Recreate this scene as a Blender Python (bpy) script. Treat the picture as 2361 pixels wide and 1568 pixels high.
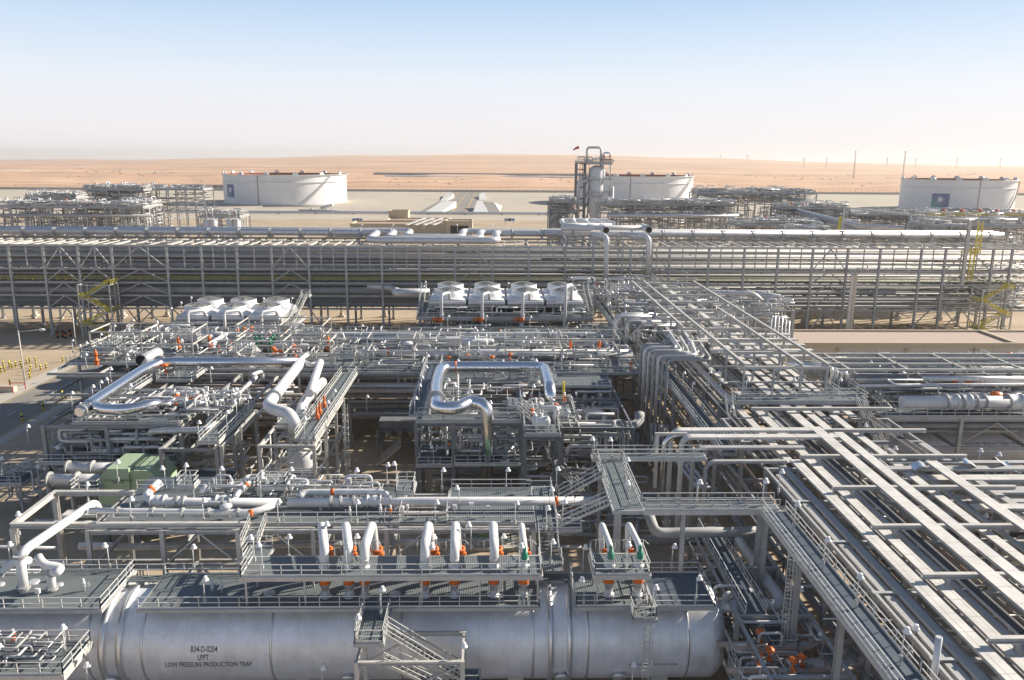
import bpy, math, random
from mathutils import Vector, Matrix
R_ = random.Random(11)
for o in list(bpy.data.objects): bpy.data.objects.remove(o)
SC = bpy.context.scene
COL = SC.collection
# ------------------------------------------------------------------ camera
CAMH = 48.0; FPX = 1848.0; CX, CY = 1180.5, 784.0          # photo measured at 2361 x 1568
PITCH, YAW, ROLL = math.radians(12.78), math.radians(1.33), .0069
sy, cy = math.sin(YAW), math.cos(YAW); sp, cp = math.sin(PITCH), math.cos(PITCH)
FW = Vector((sy*cp, cy*cp, -sp)); r0 = Vector((cy, -sy, 0)); u0 = Vector((sy*sp, cy*sp, cp))
RT = r0*math.cos(ROLL)+u0*math.sin(ROLL); UP = u0*math.cos(ROLL)-r0*math.sin(ROLL)
cam = bpy.data.cameras.new('camera'); cam.sensor_width = 36; cam.lens = 36*FPX/2361
cam.clip_start = .5; cam.clip_end = 60000
co = bpy.data.objects.new('camera', cam); COL.objects.link(co)
co.matrix_world = Matrix(((RT.x, UP.x, -FW.x, 0), (RT.y, UP.y, -FW.y, 0), (RT.z, UP.z, -FW.z, CAMH), (0, 0, 0, 1)))
SC.camera = co
SC.render.resolution_x, SC.render.resolution_y = 1024, 680
# ------------------------------------------------------------------ light
SUN_EL, SUN_AZ = math.radians(27), math.radians(22)         # azimuth from +X towards +Y
S = Vector((math.cos(SUN_EL)*math.cos(SUN_AZ), math.cos(SUN_EL)*math.sin(SUN_AZ), math.sin(SUN_EL)))
sl = bpy.data.lights.new('sun', 'SUN'); sl.energy = 5.0; sl.angle = math.radians(.5); sl.color = (1, .91, .78)
so = bpy.data.objects.new('sun', sl); COL.objects.link(so)
so.rotation_euler = S.to_track_quat('Z', 'Y').to_euler(); so.location = (200, 100, 200)
W = bpy.data.worlds.new('World'); SC.world = W; W.use_nodes = True
nt = W.node_tree; N = nt.nodes; L = nt.links; bg = N['Background']
sky = N.new('ShaderNodeTexSky'); sky.sky_type = 'NISHITA'; sky.sun_disc = False
sky.sun_elevation = SUN_EL; sky.sun_rotation = math.pi/2-SUN_AZ
sky.air_density = 1.3; sky.dust_density = 2.2; sky.ozone_density = 2.5; sky.altitude = 200
tcw = N.new('ShaderNodeTexCoord'); sx = N.new('ShaderNodeSeparateXYZ'); rp = N.new('ShaderNodeValToRGB')
L.new(tcw.outputs['Generated'], sx.inputs[0]); L.new(sx.outputs['Z'], rp.inputs[0])
cr = rp.color_ramp; cr.elements[0].position = 0; cr.elements[0].color = (5.9, 5.7, 5.75, 1)
cr.elements[1].position = 1; cr.elements[1].color = (.6, .85, 1.4, 1)
for p_, c_ in ((.04, (5.8, 5.7, 5.95, 1)), (.083, (5.4, 5.7, 6.2, 1)), (.13, (4.3, 5.1, 6.15, 1)), (.18, (3.1, 4.25, 5.8, 1)), (.24, (2.0, 2.9, 4.3, 1)), (.35, (1.3, 1.9, 3.1, 1)), (.6, (.75, 1.2, 2.1, 1))):
    e = cr.elements.new(p_); e.color = c_
mx = N.new('ShaderNodeMix'); mx.data_type = 'RGBA'; mx.inputs['Factor'].default_value = .95
L.new(sky.outputs[0], mx.inputs['A']); L.new(rp.outputs[0], mx.inputs['B']); L.new(mx.outputs['Result'], bg.inputs[0])
bg.inputs[1].default_value = .092
SC.view_settings.view_transform = 'Standard'; SC.view_settings.look = 'None'; SC.view_settings.gamma = 1
SC.view_settings.exposure = .8
SC.render.engine = 'CYCLES'
# ------------------------------------------------------------------ measuring helpers: a point of the photo at a known height or depth
def ray(px, py): return FW+RT*((px-CX)/FPX)-UP*((py-CY)/FPX)
def GZ(px, py, z=0.):
    d = ray(px, py); t = (z-CAMH)/d.z; return Vector((d.x*t, d.y*t, z))
def GY(px, py, y):
    d = ray(px, py); t = y/d.y; return Vector((d.x*t, y, CAMH+d.z*t))
OX = {'A': 0, 'B': 787.4, 'C': 1574.7}; OY = {'1': 322.8, '2': 720.5, '3': 1095.2}
def cc(k, x, y): return OX[k[0]]+.3335*x, OY[k[1]]+.3335*y
def q(k, x, y, z): return GZ(*cc(k, x, y), z)
def qy(k, x, y, Y): return GY(*cc(k, x, y), Y)
# ------------------------------------------------------------------ materials
def mat(name, col, rough=.6, metal=0., var=.12, scale=1.2, bump=0., coat=None, spec=.4, dirt=.2):
    m = bpy.data.materials.new(name); m.use_nodes = True
    n = m.node_tree.nodes; l = m.node_tree.links; b = n['Principled BSDF']
    b.inputs['Roughness'].default_value = rough; b.inputs['Metallic'].default_value = metal
    b.inputs['Specular IOR Level'].default_value = spec
    g = n.new('ShaderNodeNewGeometry'); nz = n.new('ShaderNodeTexNoise'); nz.inputs['Scale'].default_value = scale
    nz.inputs['Detail'].default_value = 4; nz.inputs['Roughness'].default_value = .65
    l.new(g.outputs['Position'], nz.inputs['Vector'])
    r = n.new('ShaderNodeValToRGB')
    r.color_ramp.elements[0].position = .3; r.color_ramp.elements[1].position = .7
    r.color_ramp.elements[0].color = tuple(c*(1-var) for c in col)+(1,)
    r.color_ramp.elements[1].color = tuple(min(1, c*(1+var)) for c in col)+(1,)
    l.new(nz.outputs['Fac'], r.inputs[0])
    # dust and rust films: patchy, streaked downwards
    mp = n.new('ShaderNodeMapping'); mp.inputs['Scale'].default_value = (1, 1, .3); l.new(g.outputs['Position'], mp.inputs['Vector'])
    n2 = n.new('ShaderNodeTexNoise'); n2.inputs['Scale'].default_value = .9; n2.inputs['Detail'].default_value = 6; n2.inputs['Roughness'].default_value = .7; l.new(mp.outputs[0], n2.inputs['Vector'])
    mr = n.new('ShaderNodeMapRange'); mr.inputs[1].default_value = .5; mr.inputs[2].default_value = .72; mr.inputs[3].default_value = 0; mr.inputs[4].default_value = dirt; l.new(n2.outputs['Fac'], mr.inputs[0])
    dm_ = n.new('ShaderNodeMix'); dm_.data_type = 'RGBA'; l.new(mr.outputs[0], dm_.inputs['Factor']); l.new(r.outputs[0], dm_.inputs['A']); dm_.inputs['B'].default_value = (.36, .27, .19, 1)
    l.new(dm_.outputs['Result'], b.inputs['Base Color'])
    if bump:
        bp = n.new('ShaderNodeBump'); bp.inputs['Strength'].default_value = bump; bp.inputs['Distance'].default_value = .05
        l.new(nz.outputs['Fac'], bp.inputs['Height']); l.new(bp.outputs[0], b.inputs['Normal'])
    return m
def bands(m, axis, period, duty, col, soft=.02, mixf=1.):
    """narrow bands across an axis of the world: joints of cladding, planks of grating"""
    n = m.node_tree.nodes; l = m.node_tree.links; b = n['Principled BSDF']
    g = n.new('ShaderNodeNewGeometry'); s = n.new('ShaderNodeSeparateXYZ'); l.new(g.outputs['Position'], s.inputs[0])
    d = n.new('ShaderNodeMath'); d.operation = 'DIVIDE'; d.inputs[1].default_value = period; l.new(s.outputs[axis], d.inputs[0])
    f = n.new('ShaderNodeMath'); f.operation = 'FRACT'; l.new(d.outputs[0], f.inputs[0])
    c = n.new('ShaderNodeMath'); c.operation = 'LESS_THAN'; c.inputs[1].default_value = duty; l.new(f.outputs[0], c.inputs[0])
    k = n.new('ShaderNodeMath'); k.operation = 'MULTIPLY'; k.inputs[1].default_value = mixf; l.new(c.outputs[0], k.inputs[0])
    mxn = n.new('ShaderNodeMix'); mxn.data_type = 'RGBA'; src = b.inputs['Base Color'].links[0].from_socket
    l.new(k.outputs[0], mxn.inputs['Factor']); l.new(src, mxn.inputs['A']); mxn.inputs['B'].default_value = tuple(col)+(1,)
    l.new(mxn.outputs['Result'], b.inputs['Base Color'])
    return m
M = {}
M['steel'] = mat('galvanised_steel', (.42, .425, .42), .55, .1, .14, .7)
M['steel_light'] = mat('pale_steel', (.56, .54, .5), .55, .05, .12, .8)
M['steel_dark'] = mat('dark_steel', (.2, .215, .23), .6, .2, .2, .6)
M['rail'] = mat('handrail_steel', (.62, .62, .6), .5, .15, .08, 1)
M['fire'] = mat('fireproofed_steel', (.33, .33, .32), .8, 0, .15, .5)
M['silver'] = mat('aluminium_cladding', (.62, .62, .625), .48, .4, .14, .9, .15)
bands(M['silver'], 'X', .95, .03, (.35, .35, .36)); bands(M['silver'], 'Y', .95, .03, (.35, .35, .36))
M['foil'] = mat('bright_foil_cladding', (.86, .86, .87), .24, 1., .05, 1.5, .5)
bands(M['foil'], 'X', .6, .04, (.45, .45, .46)); bands(M['foil'], 'Y', .6, .04, (.45, .45, .46))
M['white'] = mat('white_pipe_paint', (.66, .66, .655), .4, 0, .09, .7)
M['grey'] = mat('grey_pipe_paint', (.36, .365, .365), .65, 0, .12, .5)
M['dgrey'] = mat('dark_grey_pipe', (.19, .2, .21), .68, .05, .15, .5)
M['brown'] = mat('dusty_brown_pipe', (.42, .34, .3), .6, .1, .15, .5)
M['vessel'] = mat('vessel_cladding', (.82, .825, .84), .45, .3, .12, .5, .2)
bands(M['vessel'], 'X', 1.22, .012, (.42, .43, .45), mixf=.7)
M['vring'] = mat('vessel_ring_cladding', (.78, .78, .78), .35, .7, .06, .8)
M['grating'] = mat('floor_grating', (.105, .13, .14), .6, .15, .12, .6)
bands(M['grating'], 'X', .2, .36, (.25, .27, .27))
M['grating_y'] = mat('floor_grating_lengthwise', (.08, .105, .135), .55, .3, .12, .6)
bands(M['grating_y'], 'Y', .25, .3, (.12, .15, .18))
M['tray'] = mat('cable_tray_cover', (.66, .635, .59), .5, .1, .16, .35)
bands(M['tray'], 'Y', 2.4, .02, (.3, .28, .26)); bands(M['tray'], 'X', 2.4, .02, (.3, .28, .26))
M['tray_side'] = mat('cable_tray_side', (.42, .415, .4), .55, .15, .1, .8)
M['cables'] = mat('black_and_brown_cables', (.13, .105, .09), .7, 0, .5, 6)
M['orange'] = mat('orange_valve_paint', (.72, .16, .025), .5, 0, .1, 3)
M['green'] = mat('green_valve_paint', (.02, .22, .13), .5, 0, .1, 3)
M['yellow'] = mat('yellow_safety_paint', (.66, .55, .05), .5, 0, .1, 2)
M['redp'] = mat('red_paint', (.55, .04, .03), .5, 0, .1, 2)
M['black'] = mat('black_paint_and_shade', (.015, .015, .016), .8, 0, .1, 2)  # black paint of bands and posts, also painted shade in openings and gaps
M['lamp'] = mat('white_lamp_enamel', (.82, .81, .79), .35, 0, .03, 3)
M['tank'] = mat('white_tank_paint', (.7, .7, .7), .5, 0, .05, .12)
bands(M['tank'], 'Z', 2.6, .035, (.62, .61, .6), mixf=.8)
M['rust'] = mat('rusty_tank_roof', (.3, .095, .055), .85, 0, .25, .1)
M['riser'] = mat('faded_red_brown', (.3, .16, .13), .7)
M['ink'] = mat('black_lettering', (.03, .03, .035), .6)
M['cream'] = mat('cream_wall_panels', (.56, .47, .33), .8, 0, .05, .5)
M['creamp'] = mat('pale_cream_panels', (.62, .56, .46), .8, 0, .04, .5)
bands(M['creamp'], 'X', 3.2, .015, (.35, .3, .24))
M['roofg'] = mat('gravel_roof', (.47, .37, .31), .95, 0, .1, 3.)
M['tanroof'] = mat('tan_roof', (.5, .36, .27), .9, 0, .06, .3)
M['casing'] = mat('pale_green_casing', (.36, .47, .31), .45, 0, .05, .6)
M['casing_d'] = mat('dark_green_casing', (.06, .17, .11), .5, 0, .1, .6)
M['cooler'] = mat('white_cooler_panels', (.7, .71, .73), .5, .1, .05, .5)
M['mesh'] = mat('fan_guard_mesh', (.3, .31, .3), .6, .3, .1, 3)
M['concrete'] = mat('concrete', (.48, .44, .38), .9, 0, .08, .15)
M['asphalt'] = mat('asphalt', (.25, .235, .21), .9, 0, .2, .25)
M['paintw'] = mat('white_road_paint', (.6, .6, .58), .8)
M['painty'] = mat('yellow_road_paint', (.62, .42, .09), .8)
M['water'] = mat('pale_pool_liner', (.62, .68, .74), .4)
M['bluesign'] = mat('blue_sign', (.02, .12, .5), .5)
# ------------------------------------------------------------------ mesh building
class MB:
    def __init__(s): s.v = []; s.f = []; s.sm = []
    def quad(s, *p):
        b = len(s.v); s.v += [tuple(a) for a in p]; s.f.append(tuple(range(b, b+len(p)))); s.sm.append(False); return s
    def frame(s, o, X, Y, Z):
        b = len(s.v)
        for k in range(8):
            s.v.append(tuple(o+X*((k & 1)-.5)*1+Y*(((k >> 1) & 1)-.5)+Z*(((k >> 2) & 1)-.5)))
        for f in ((0, 2, 3, 1), (4, 5, 7, 6), (0, 1, 5, 4), (2, 6, 7, 3), (0, 4, 6, 2), (1, 3, 7, 5)):
            s.f.append(tuple(b+i for i in f)); s.sm.append(False)
        return s
    def box(s, x0, x1, y0, y1, z0, z1):
        return s.frame(Vector(((x0+x1)/2, (y0+y1)/2, (z0+z1)/2)), Vector((x1-x0, 0, 0)), Vector((0, y1-y0, 0)), Vector((0, 0, z1-z0)))
    def beam(s, p, q_, w, h=None):
        p, q_ = Vector(p), Vector(q_); h = h or w; d = q_-p
        if d.length < 1e-5: return s
        a = Vector((0, 0, 1)) if abs(d.normalized().z) < .99 else Vector((0, 1, 0))
        x = d.cross(a).normalized(); z = x.cross(d).normalized()
        return s.frame((p+q_)/2, x*w, d, z*h)
    def ibeam(s, p, q_, w, h):
        """H section: two flanges and a web"""
        p, q_ = Vector(p), Vector(q_); d = q_-p
        a = Vector((0, 0, 1)) if abs(d.normalized().z) < .99 else Vector((0, 1, 0))
        x = d.cross(a).normalized(); z = x.cross(d).normalized(); c = (p+q_)/2; t = max(.03, h*.13)
        s.frame(c+z*(h/2-t/2), x*w, d, z*t); s.frame(c-z*(h/2-t/2), x*w, d, z*t); s.frame(c, x*t, d, z*(h-2*t))
        return s
    def tube(s, pts, r, n=8, bend=None, cap=True, rr=None):
        P = [Vector(p) for p in pts]
        if len(P) > 2 and bend != 0:
            br = bend or r*3; out = [P[0]]
            for i in range(1, len(P)-1):
                a = P[i-1]-P[i]; b = P[i+1]-P[i]; k = min(br, a.length*.49, b.length*.49)
                A = P[i]+a.normalized()*k; B = P[i]+b.normalized()*k
                for t in (0, .2, .4, .6, .8, 1): out.append(A*(1-t)**2+P[i]*2*t*(1-t)+B*t*t)
            out.append(P[-1]); P = out
        Q = [P[0]]
        for p in P[1:]:
            if (p-Q[-1]).length > 1e-4: Q.append(p)
        P = Q
        if len(P) < 2: return s
        d = (P[1]-P[0]).normalized(); a = Vector((0, 0, 1)) if abs(d.z) < .9 else Vector((1, 0, 0))
        u = d.cross(a).normalized(); b0 = len(s.v)
        for i, p in enumerate(P):
            t = ((P[min(i+1, len(P)-1)]-P[i]).normalized()+(P[i]-P[max(i-1, 0)]).normalized())
            t = t.normalized() if t.length > 1e-6 else d
            u = (u-t*u.dot(t)).normalized(); w = t.cross(u); R = rr[i] if rr else r
            for k in range(n):
                an = 2*math.pi*k/n; s.v.append(tuple(p+u*math.cos(an)*R+w*math.sin(an)*R))
        for i in range(len(P)-1):
            for k in range(n):
                a_ = b0+i*n+k; b_ = b0+i*n+(k+1) % n; s.f.append((a_, b_, b_+n, a_+n)); s.sm.append(n > 4)
        if cap:
            s.f.append(tuple(b0+k for k in range(n))[::-1]); s.sm.append(False)
            e = b0+(len(P)-1)*n; s.f.append(tuple(e+k for k in range(n))); s.sm.append(False)
        return s
    def lathe(s, c, axis, prof, n=24, a0=0, a1=2*math.pi):
        """prof: (radius, distance along the axis)"""
        ax = Vector(axis).normalized(); a = Vector((0, 0, 1)) if abs(ax.z) < .9 else Vector((1, 0, 0))
        u = ax.cross(a).normalized(); w = ax.cross(u); c = Vector(c); b0 = len(s.v); full = abs(a1-a0-2*math.pi) < 1e-4
        m = n if full else n+1
        for r, h in prof:
            for k in range(m):
                an = a0+(a1-a0)*k/n; s.v.append(tuple(c+ax*h+(u*math.cos(an)+w*math.sin(an))*r))
        for i in range(len(prof)-1):
            for k in range(n):
                k2 = (k+1) % m if full else k+1
                s.f.append((b0+i*m+k, b0+i*m+k2, b0+(i+1)*m+k2, b0+(i+1)*m+k)); s.sm.append(True)
        return s
    def add(s, o):
        b = len(s.v); s.v += o.v; s.f += [tuple(i+b for i in f) for f in o.f]; s.sm += o.sm; return s
    def mesh(s, name, m, loc=None):
        me = bpy.data.meshes.new(name)
        v = s.v if loc is None else [(a-loc[0], b-loc[1], c-loc[2]) for a, b, c in s.v]
        me.from_pydata(v, [], s.f); me.polygons.foreach_set('use_smooth', s.sm)
        me.materials.append(M[m] if isinstance(m, str) else m); me.update(); return me
    def build(s, name, m, parent=None):
        if not s.v: return None
        loc = wloc(parent) if parent else None
        if loc is None:
            xs, ys, zs = zip(*s.v); loc = Vector(((min(xs)+max(xs))/2, (min(ys)+max(ys))/2, min(zs)))
            o = bpy.data.objects.new(name, s.mesh(name, m, loc)); o.location = loc
        else:
            o = bpy.data.objects.new(name, s.mesh(name, m, loc)); o.parent = parent
        COL.objects.link(o); return o
def wloc(p):
    l = Vector((0, 0, 0))
    while p is not None: l = l+p.location; p = p.parent
    return l
def tag(o, label, cat, group=None):
    o['label'] = label; o['category'] = cat
    if group: o['group'] = group
    return o
def thing(name, label, cat, loc, group=None):
    o = bpy.data.objects.new(name, None); o.empty_display_size = .3; COL.objects.link(o); o.location = Vector(loc)
    return tag(o, label, cat, group)
def struct(o): o['kind'] = 'structure'; return o
def copy_tree(o, loc=None, parent=None, rotz=None):
    c = o.copy(); COL.objects.link(c); c.parent = parent
    if loc is not None: c.location = Vector(loc)
    if rotz is not None: c.rotation_euler = (0, 0, rotz)
    for ch in o.children: copy_tree(ch, None, c)
    return c
ONES = ['', 'first', 'second', 'third', 'fourth', 'fifth', 'sixth', 'seventh', 'eighth', 'ninth', 'tenth', 'eleventh', 'twelfth', 'thirteenth',
        'fourteenth', 'fifteenth', 'sixteenth', 'seventeenth', 'eighteenth', 'nineteenth']
TENS = {2: ('twentieth', 'twenty'), 3: ('thirtieth', 'thirty'), 4: ('fortieth', 'forty'), 5: ('fiftieth', 'fifty'), 6: ('sixtieth', 'sixty'), 7: ('seventieth', 'seventy')}
def ordn(n):
    if n < 20: return ONES[n]
    a, b = divmod(n, 10); return TENS[a][0] if b == 0 else TENS[a][1]+'-'+ONES[b]
def number(objs, tmpl, key=lambda o: o.location.x):
    objs = sorted(objs, key=key)
    for i, o in enumerate(objs): o['label'] = tmpl % ordn(i+1)
def text_mesh(body, size, fn, name, parent, m='ink', spacing=1., align='CENTER', bold=.012):
    """lettering as mesh, each vertex laid on a surface by fn(x, y)"""
    cu = bpy.data.curves.new('lettering', 'FONT'); cu.body = body; cu.size = size; cu.align_x = align; cu.resolution_u = 2
    cu.offset = bold*.5*size; cu.space_line = .95*spacing
    to = bpy.data.objects.new('lettering', cu); COL.objects.link(to)
    bpy.context.view_layer.update()
    me = bpy.data.meshes.new_from_object(to.evaluated_get(bpy.context.evaluated_depsgraph_get()))
    bpy.data.objects.remove(to)
    loc = wloc(parent)
    for v in me.vertices: v.co = Vector(fn(v.co.x, v.co.y))-loc
    me.materials.clear(); me.materials.append(M[m])
    o = bpy.data.objects.new(name, me); o.parent = parent; COL.objects.link(o); return o
# ------------------------------------------------------------------ generic builders
def rail_run(mb, pts, h=1.1, step=1.7, r=.032, toe=None, mid=1):
    for a, b in zip(pts, pts[1:]):
        a, b = Vector(a), Vector(b); d = b-a; ln = d.length
        if ln < .1: continue
        n = max(1, round(ln/step))
        for k in range(n+1):
            p = a+d*(k/n); mb.beam(p, p+Vector((0, 0, h)), r*2)
        for z in ((h, h*.52) if mid else (h,)): mb.beam(a+Vector((0, 0, z)), b+Vector((0, 0, z)), r*2)
        if toe: mb.beam(a+Vector((0, 0, .1)), b+Vector((0, 0, .1)), .03, .16)
    return mb
def rect_pts(x0, x1, y0, y1, z, sides='fblr'):
    s = []
    if 'f' in sides: s.append([(x0, y0, z), (x1, y0, z)])
    if 'b' in sides: s.append([(x0, y1, z), (x1, y1, z)])
    if 'l' in sides: s.append([(x0, y0, z), (x0, y1, z)])
    if 'r' in sides: s.append([(x1, y0, z), (x1, y1, z)])
    return s
def deck(parent, x0, x1, y0, y1, z, sides='fblr', gm='grating', fascia='steel', step=1.7, railm='rail', ft=.32):
    """one level of floor: grating, its edge channels and its handrail"""
    MB().box(x0, x1, y0, y1, z-.06, z).build('grating', gm, parent)
    e = MB()
    for a, b in ((y0, y0-.14), (y1+.14, y1)): e.box(x0-.14, x1+.14, b, a, z-ft, z+.012)
    for a, b in ((x0-.14, x0), (x1, x1+.14)): e.box(a, b, y0, y1, z-ft, z+.012)
    n = max(2, int((x1-x0)/2.2))
    for k in range(1, n): x = x0+(x1-x0)*k/n; e.box(x-.06, x+.06, y0, y1, z-.28, z-.062)
    e.build('edge_channel', fascia, parent)
    if sides:
        for side in sides:
            rb = MB()
            for pts in rect_pts(x0, x1, y0, y1, z+.012, side): rail_run(rb, pts, step=step, toe=True)
            rb.build('handrail', railm, parent)
def lattice(parent, xs, ys, zs, z0=0., cw=.34, bw=.3, m='steel', brace=(), colm=None, skip=(), cross=True):
    """columns on a grid, beams at levels, optional braces: each column a part, each line of beams a part"""
    for i, x in enumerate(xs):
        for j, y in enumerate(ys):
            if (i, j) in skip: continue
            MB().ibeam((x, y, z0), (x, y, zs[-1]), cw, cw).build('column', colm or m, parent)
    for z in zs:
        for y in ys:
            MB().ibeam((xs[0]-cw/2-.004, y, z-bw/2+.003), (xs[-1]+cw/2+.004, y, z-bw/2+.003), bw*.8, bw).build('beam', m, parent)
        if cross and len(ys) > 1:
            for x in xs: MB().ibeam((x, ys[0]+bw*.41, z-bw/2-.004), (x, ys[-1]-bw*.41, z-bw/2-.004), bw*.6, bw*.93).build('cross_beam', m, parent)
    for (i, z1, z2, j) in brace:
        xa, xb = xs[i], xs[i+1]; y = ys[j]; c = (xa+xb)/2
        MB().beam((xa+.1, y-.02, z1+.1), (c, y-.02, z2-.25), .15).beam((xb-.1, y-.02, z1+.1), (c, y-.02, z2-.25), .15).build('brace', m, parent)
def pipe(pts, r, m, label, group=None, name='pipe', cat='pipe', n=10, bend=None, flanges=(), bandsO=(), supports=0, valves=()):
    """a pipe with its flanges, orange bands and valves as parts; positions are fractions along the run"""
    P = [Vector(p) for p in pts]
    if not (flanges or bandsO or supports or valves):
        return tag(MB().tube(P, r, n, bend).build(name, m), label, cat, group)
    t = thing(name, label, cat, P[0], group)
    MB().tube(P, r, n, bend).build('run', m, t)
    L_ = [0]
    for a, b in zip(P, P[1:]): L_.append(L_[-1]+(b-a).length)
    def at(f):
        s = f*L_[-1]
        for i in range(len(P)-1):
            if s <= L_[i+1]+1e-6: return P[i]+(P[i+1]-P[i]).normalized()*(s-L_[i]), (P[i+1]-P[i]).normalized()
    for f in flanges:
        p, d = at(f); b = MB()
        for e in (-1, 1): b.tube([p+d*(.1*e), p+d*(.02*e)], r*1.42, 16)
        for k in range(10):
            u = d.orthogonal().normalized(); u.rotate(Matrix.Rotation(k*math.pi/5, 3, d)); b.beam(p+u*r*1.25-d*.16, p+u*r*1.25+d*.16, .05)
        b.build('flange', 'steel', t)
    for f in bandsO:
        p, d = at(f); MB().tube([p-d*.2, p+d*.2], r*1.03, 16).build('orange_band', 'orange', t)
    if supports:
        for k in range(supports):
            p, d = at((k+.5)/supports)
            MB().box(p.x-.12, p.x+.12, p.y-r*.7, p.y+r*.7, p.z-r-.35, p.z-r*.7).build('pipe_shoe', 'steel', t)
    for f in valves:
        p, d = at(f); valve_parts(p, d, r, t)
    return t
def valve_parts(p, d, r, t, act='orange'):
    b = MB(); b.lathe(p, d, [(r*1.05, -r*1.9), (r*1.5, -r*1.9), (r*1.5, -r*1.5), (r*1.05, -r*1.4), (r*1.45, -r*.6), (r*1.45, r*.6), (r*1.05, r*1.4), (r*1.5, r*1.5), (r*1.5, r*1.9), (r*1.05, r*1.9)], 16)
    v = b.build('valve', act if r < .3 else 'white', t)
    s = MB().tube([p, p+Vector((0, 0, r*2.6))], r*.3, 8); s.lathe(p+Vector((0, 0, r*2.6)), (0, 0, 1), [(0, 0), (r*.7, 0), (r*.7, r*.9), (0, r*.9)], 12)
    s.build('actuator', act, v)
# ================================================================== SETTING: ground, desert, roads
def noise_mat(name, stops, scale, stretch=(1, 1, 1), rough=.95, scale2=None, amt=.3):
    m = bpy.data.materials.new(name); m.use_nodes = True; n = m.node_tree.nodes; l = m.node_tree.links; b = n['Principled BSDF']
    b.inputs['Roughness'].default_value = rough; b.inputs['Specular IOR Level'].default_value = .15
    g = n.new('ShaderNodeNewGeometry'); mp = n.new('ShaderNodeMapping'); mp.inputs['Scale'].default_value = stretch
    l.new(g.outputs['Position'], mp.inputs['Vector'])
    nz = n.new('ShaderNodeTexNoise'); nz.inputs['Scale'].default_value = scale; nz.inputs['Detail'].default_value = 7; nz.inputs['Roughness'].default_value = .62
    l.new(mp.outputs[0], nz.inputs['Vector']); r = n.new('ShaderNodeValToRGB'); l.new(nz.outputs['Fac'], r.inputs[0])
    r.color_ramp.elements[0].position = stops[0][0]; r.color_ramp.elements[0].color = stops[0][1]+(1,)
    r.color_ramp.elements[1].position = stops[-1][0]; r.color_ramp.elements[1].color = stops[-1][1]+(1,)
    for p_, c_ in stops[1:-1]: r.color_ramp.elements.new(p_).color = c_+(1,)
    out = r.outputs[0]
    if scale2:
        z2 = n.new('ShaderNodeTexNoise'); z2.inputs['Scale'].default_value = scale2; z2.inputs['Detail'].default_value = 5; l.new(mp.outputs[0], z2.inputs['Vector'])
        mm = n.new('ShaderNodeMapRange'); mm.inputs[1].default_value = .35; mm.inputs[2].default_value = .7; mm.inputs[3].default_value = 1-amt; mm.inputs[4].default_value = 1
        l.new(z2.outputs['Fac'], mm.inputs[0]); x = n.new('ShaderNodeMix'); x.data_type = 'RGBA'; x.blend_type = 'MULTIPLY'; x.inputs['Factor'].default_value = 1
        l.new(out, x.inputs['A']); l.new(mm.outputs[0], x.inputs['B']); out = x.outputs['Result']
    l.new(out, b.inputs['Base Color']); return m
M['ground'] = noise_mat('plant_ground', [(.3, (.42, .33, .235)), (.5, (.5, .4, .285)), (.7, (.56, .455, .33))], .04, scale2=.9, amt=.16)
M['apron'] = noise_mat('paved_tank_area', [(.3, (.47, .42, .345)), (.7, (.55, .49, .4))], .012, (1, 1, 1), scale2=.05, amt=.1)
M['desert'] = noise_mat('desert_sand', [(.34, (.6, .34, .2)), (.46, (.74, .5, .34)), (.53, (.64, .38, .225)), (.66, (.84, .66, .5))], .0026, (.14, 1, 1), scale2=.012, amt=.3)
def sheet(name, x0, x1, y0, y1, z, m):
    return struct(MB().quad((x0, y0, z), (x1, y0, z), (x1, y1, z), (x0, y1, z)).build(name, m))
sheet('ground', -400, 500, -60, 640, 0, 'ground')
sheet('paved_ground', -900, 1100, 640, 1175, 0, 'apron')
# desert with low dunes, one sheet to the horizon
def crest(a):
    t = [(-.9, 10), (-.62, -3), (-.45, 8), (-.3, 30), (-.15, 64), (0, 78), (.12, 76), (.25, 60), (.42, 28), (.6, 2), (.9, -4)]
    for (x0, y0), (x1, y1) in zip(t, t[1:]):
        if a <= x1:
            k = min(1, max(0, (a-x0)/(x1-x0))); k = k*k*(3-2*k); return y0+(y1-y0)*k
    return t[-1][1]
dm = MB(); na, nd = 220, 90
for j in range(nd+1):
    yy = 1175+(9000-1175)*(j/nd)**2.2 if j < nd else 9600
    for i in range(na+1):
        a = -.95+1.9*i/na; k = min(1, max(0, (yy-2300)/4700)); k = k*k*(3-2*k)
        h = crest(a)*k if j < nd else -150
        h += (math.sin(a*41+yy*.004)+math.sin(a*97-yy*.0023+1)*.6+math.sin(a*23+yy*.0009))*1.1*min(1, (yy-1175)/500)*(j < nd)
        dm.v.append((a*yy, yy, h-.02))
for j in range(nd):
    for i in range(na):
        b = j*(na+1)+i; dm.f.append((b, b+1, b+na+2, b+na+1)); dm.sm.append(True)
struct(dm.build('desert', 'desert'))
struct(MB().box(-900, 1100, 1174.4, 1176.6, -.05, 3.2).build('retaining_wall', 'concrete')); bpy.data.objects['retaining_wall'].pop('kind')
tag(bpy.data.objects['retaining_wall'], 'long low concrete bund wall where the plant ends and the desert begins', 'wall')
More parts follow.
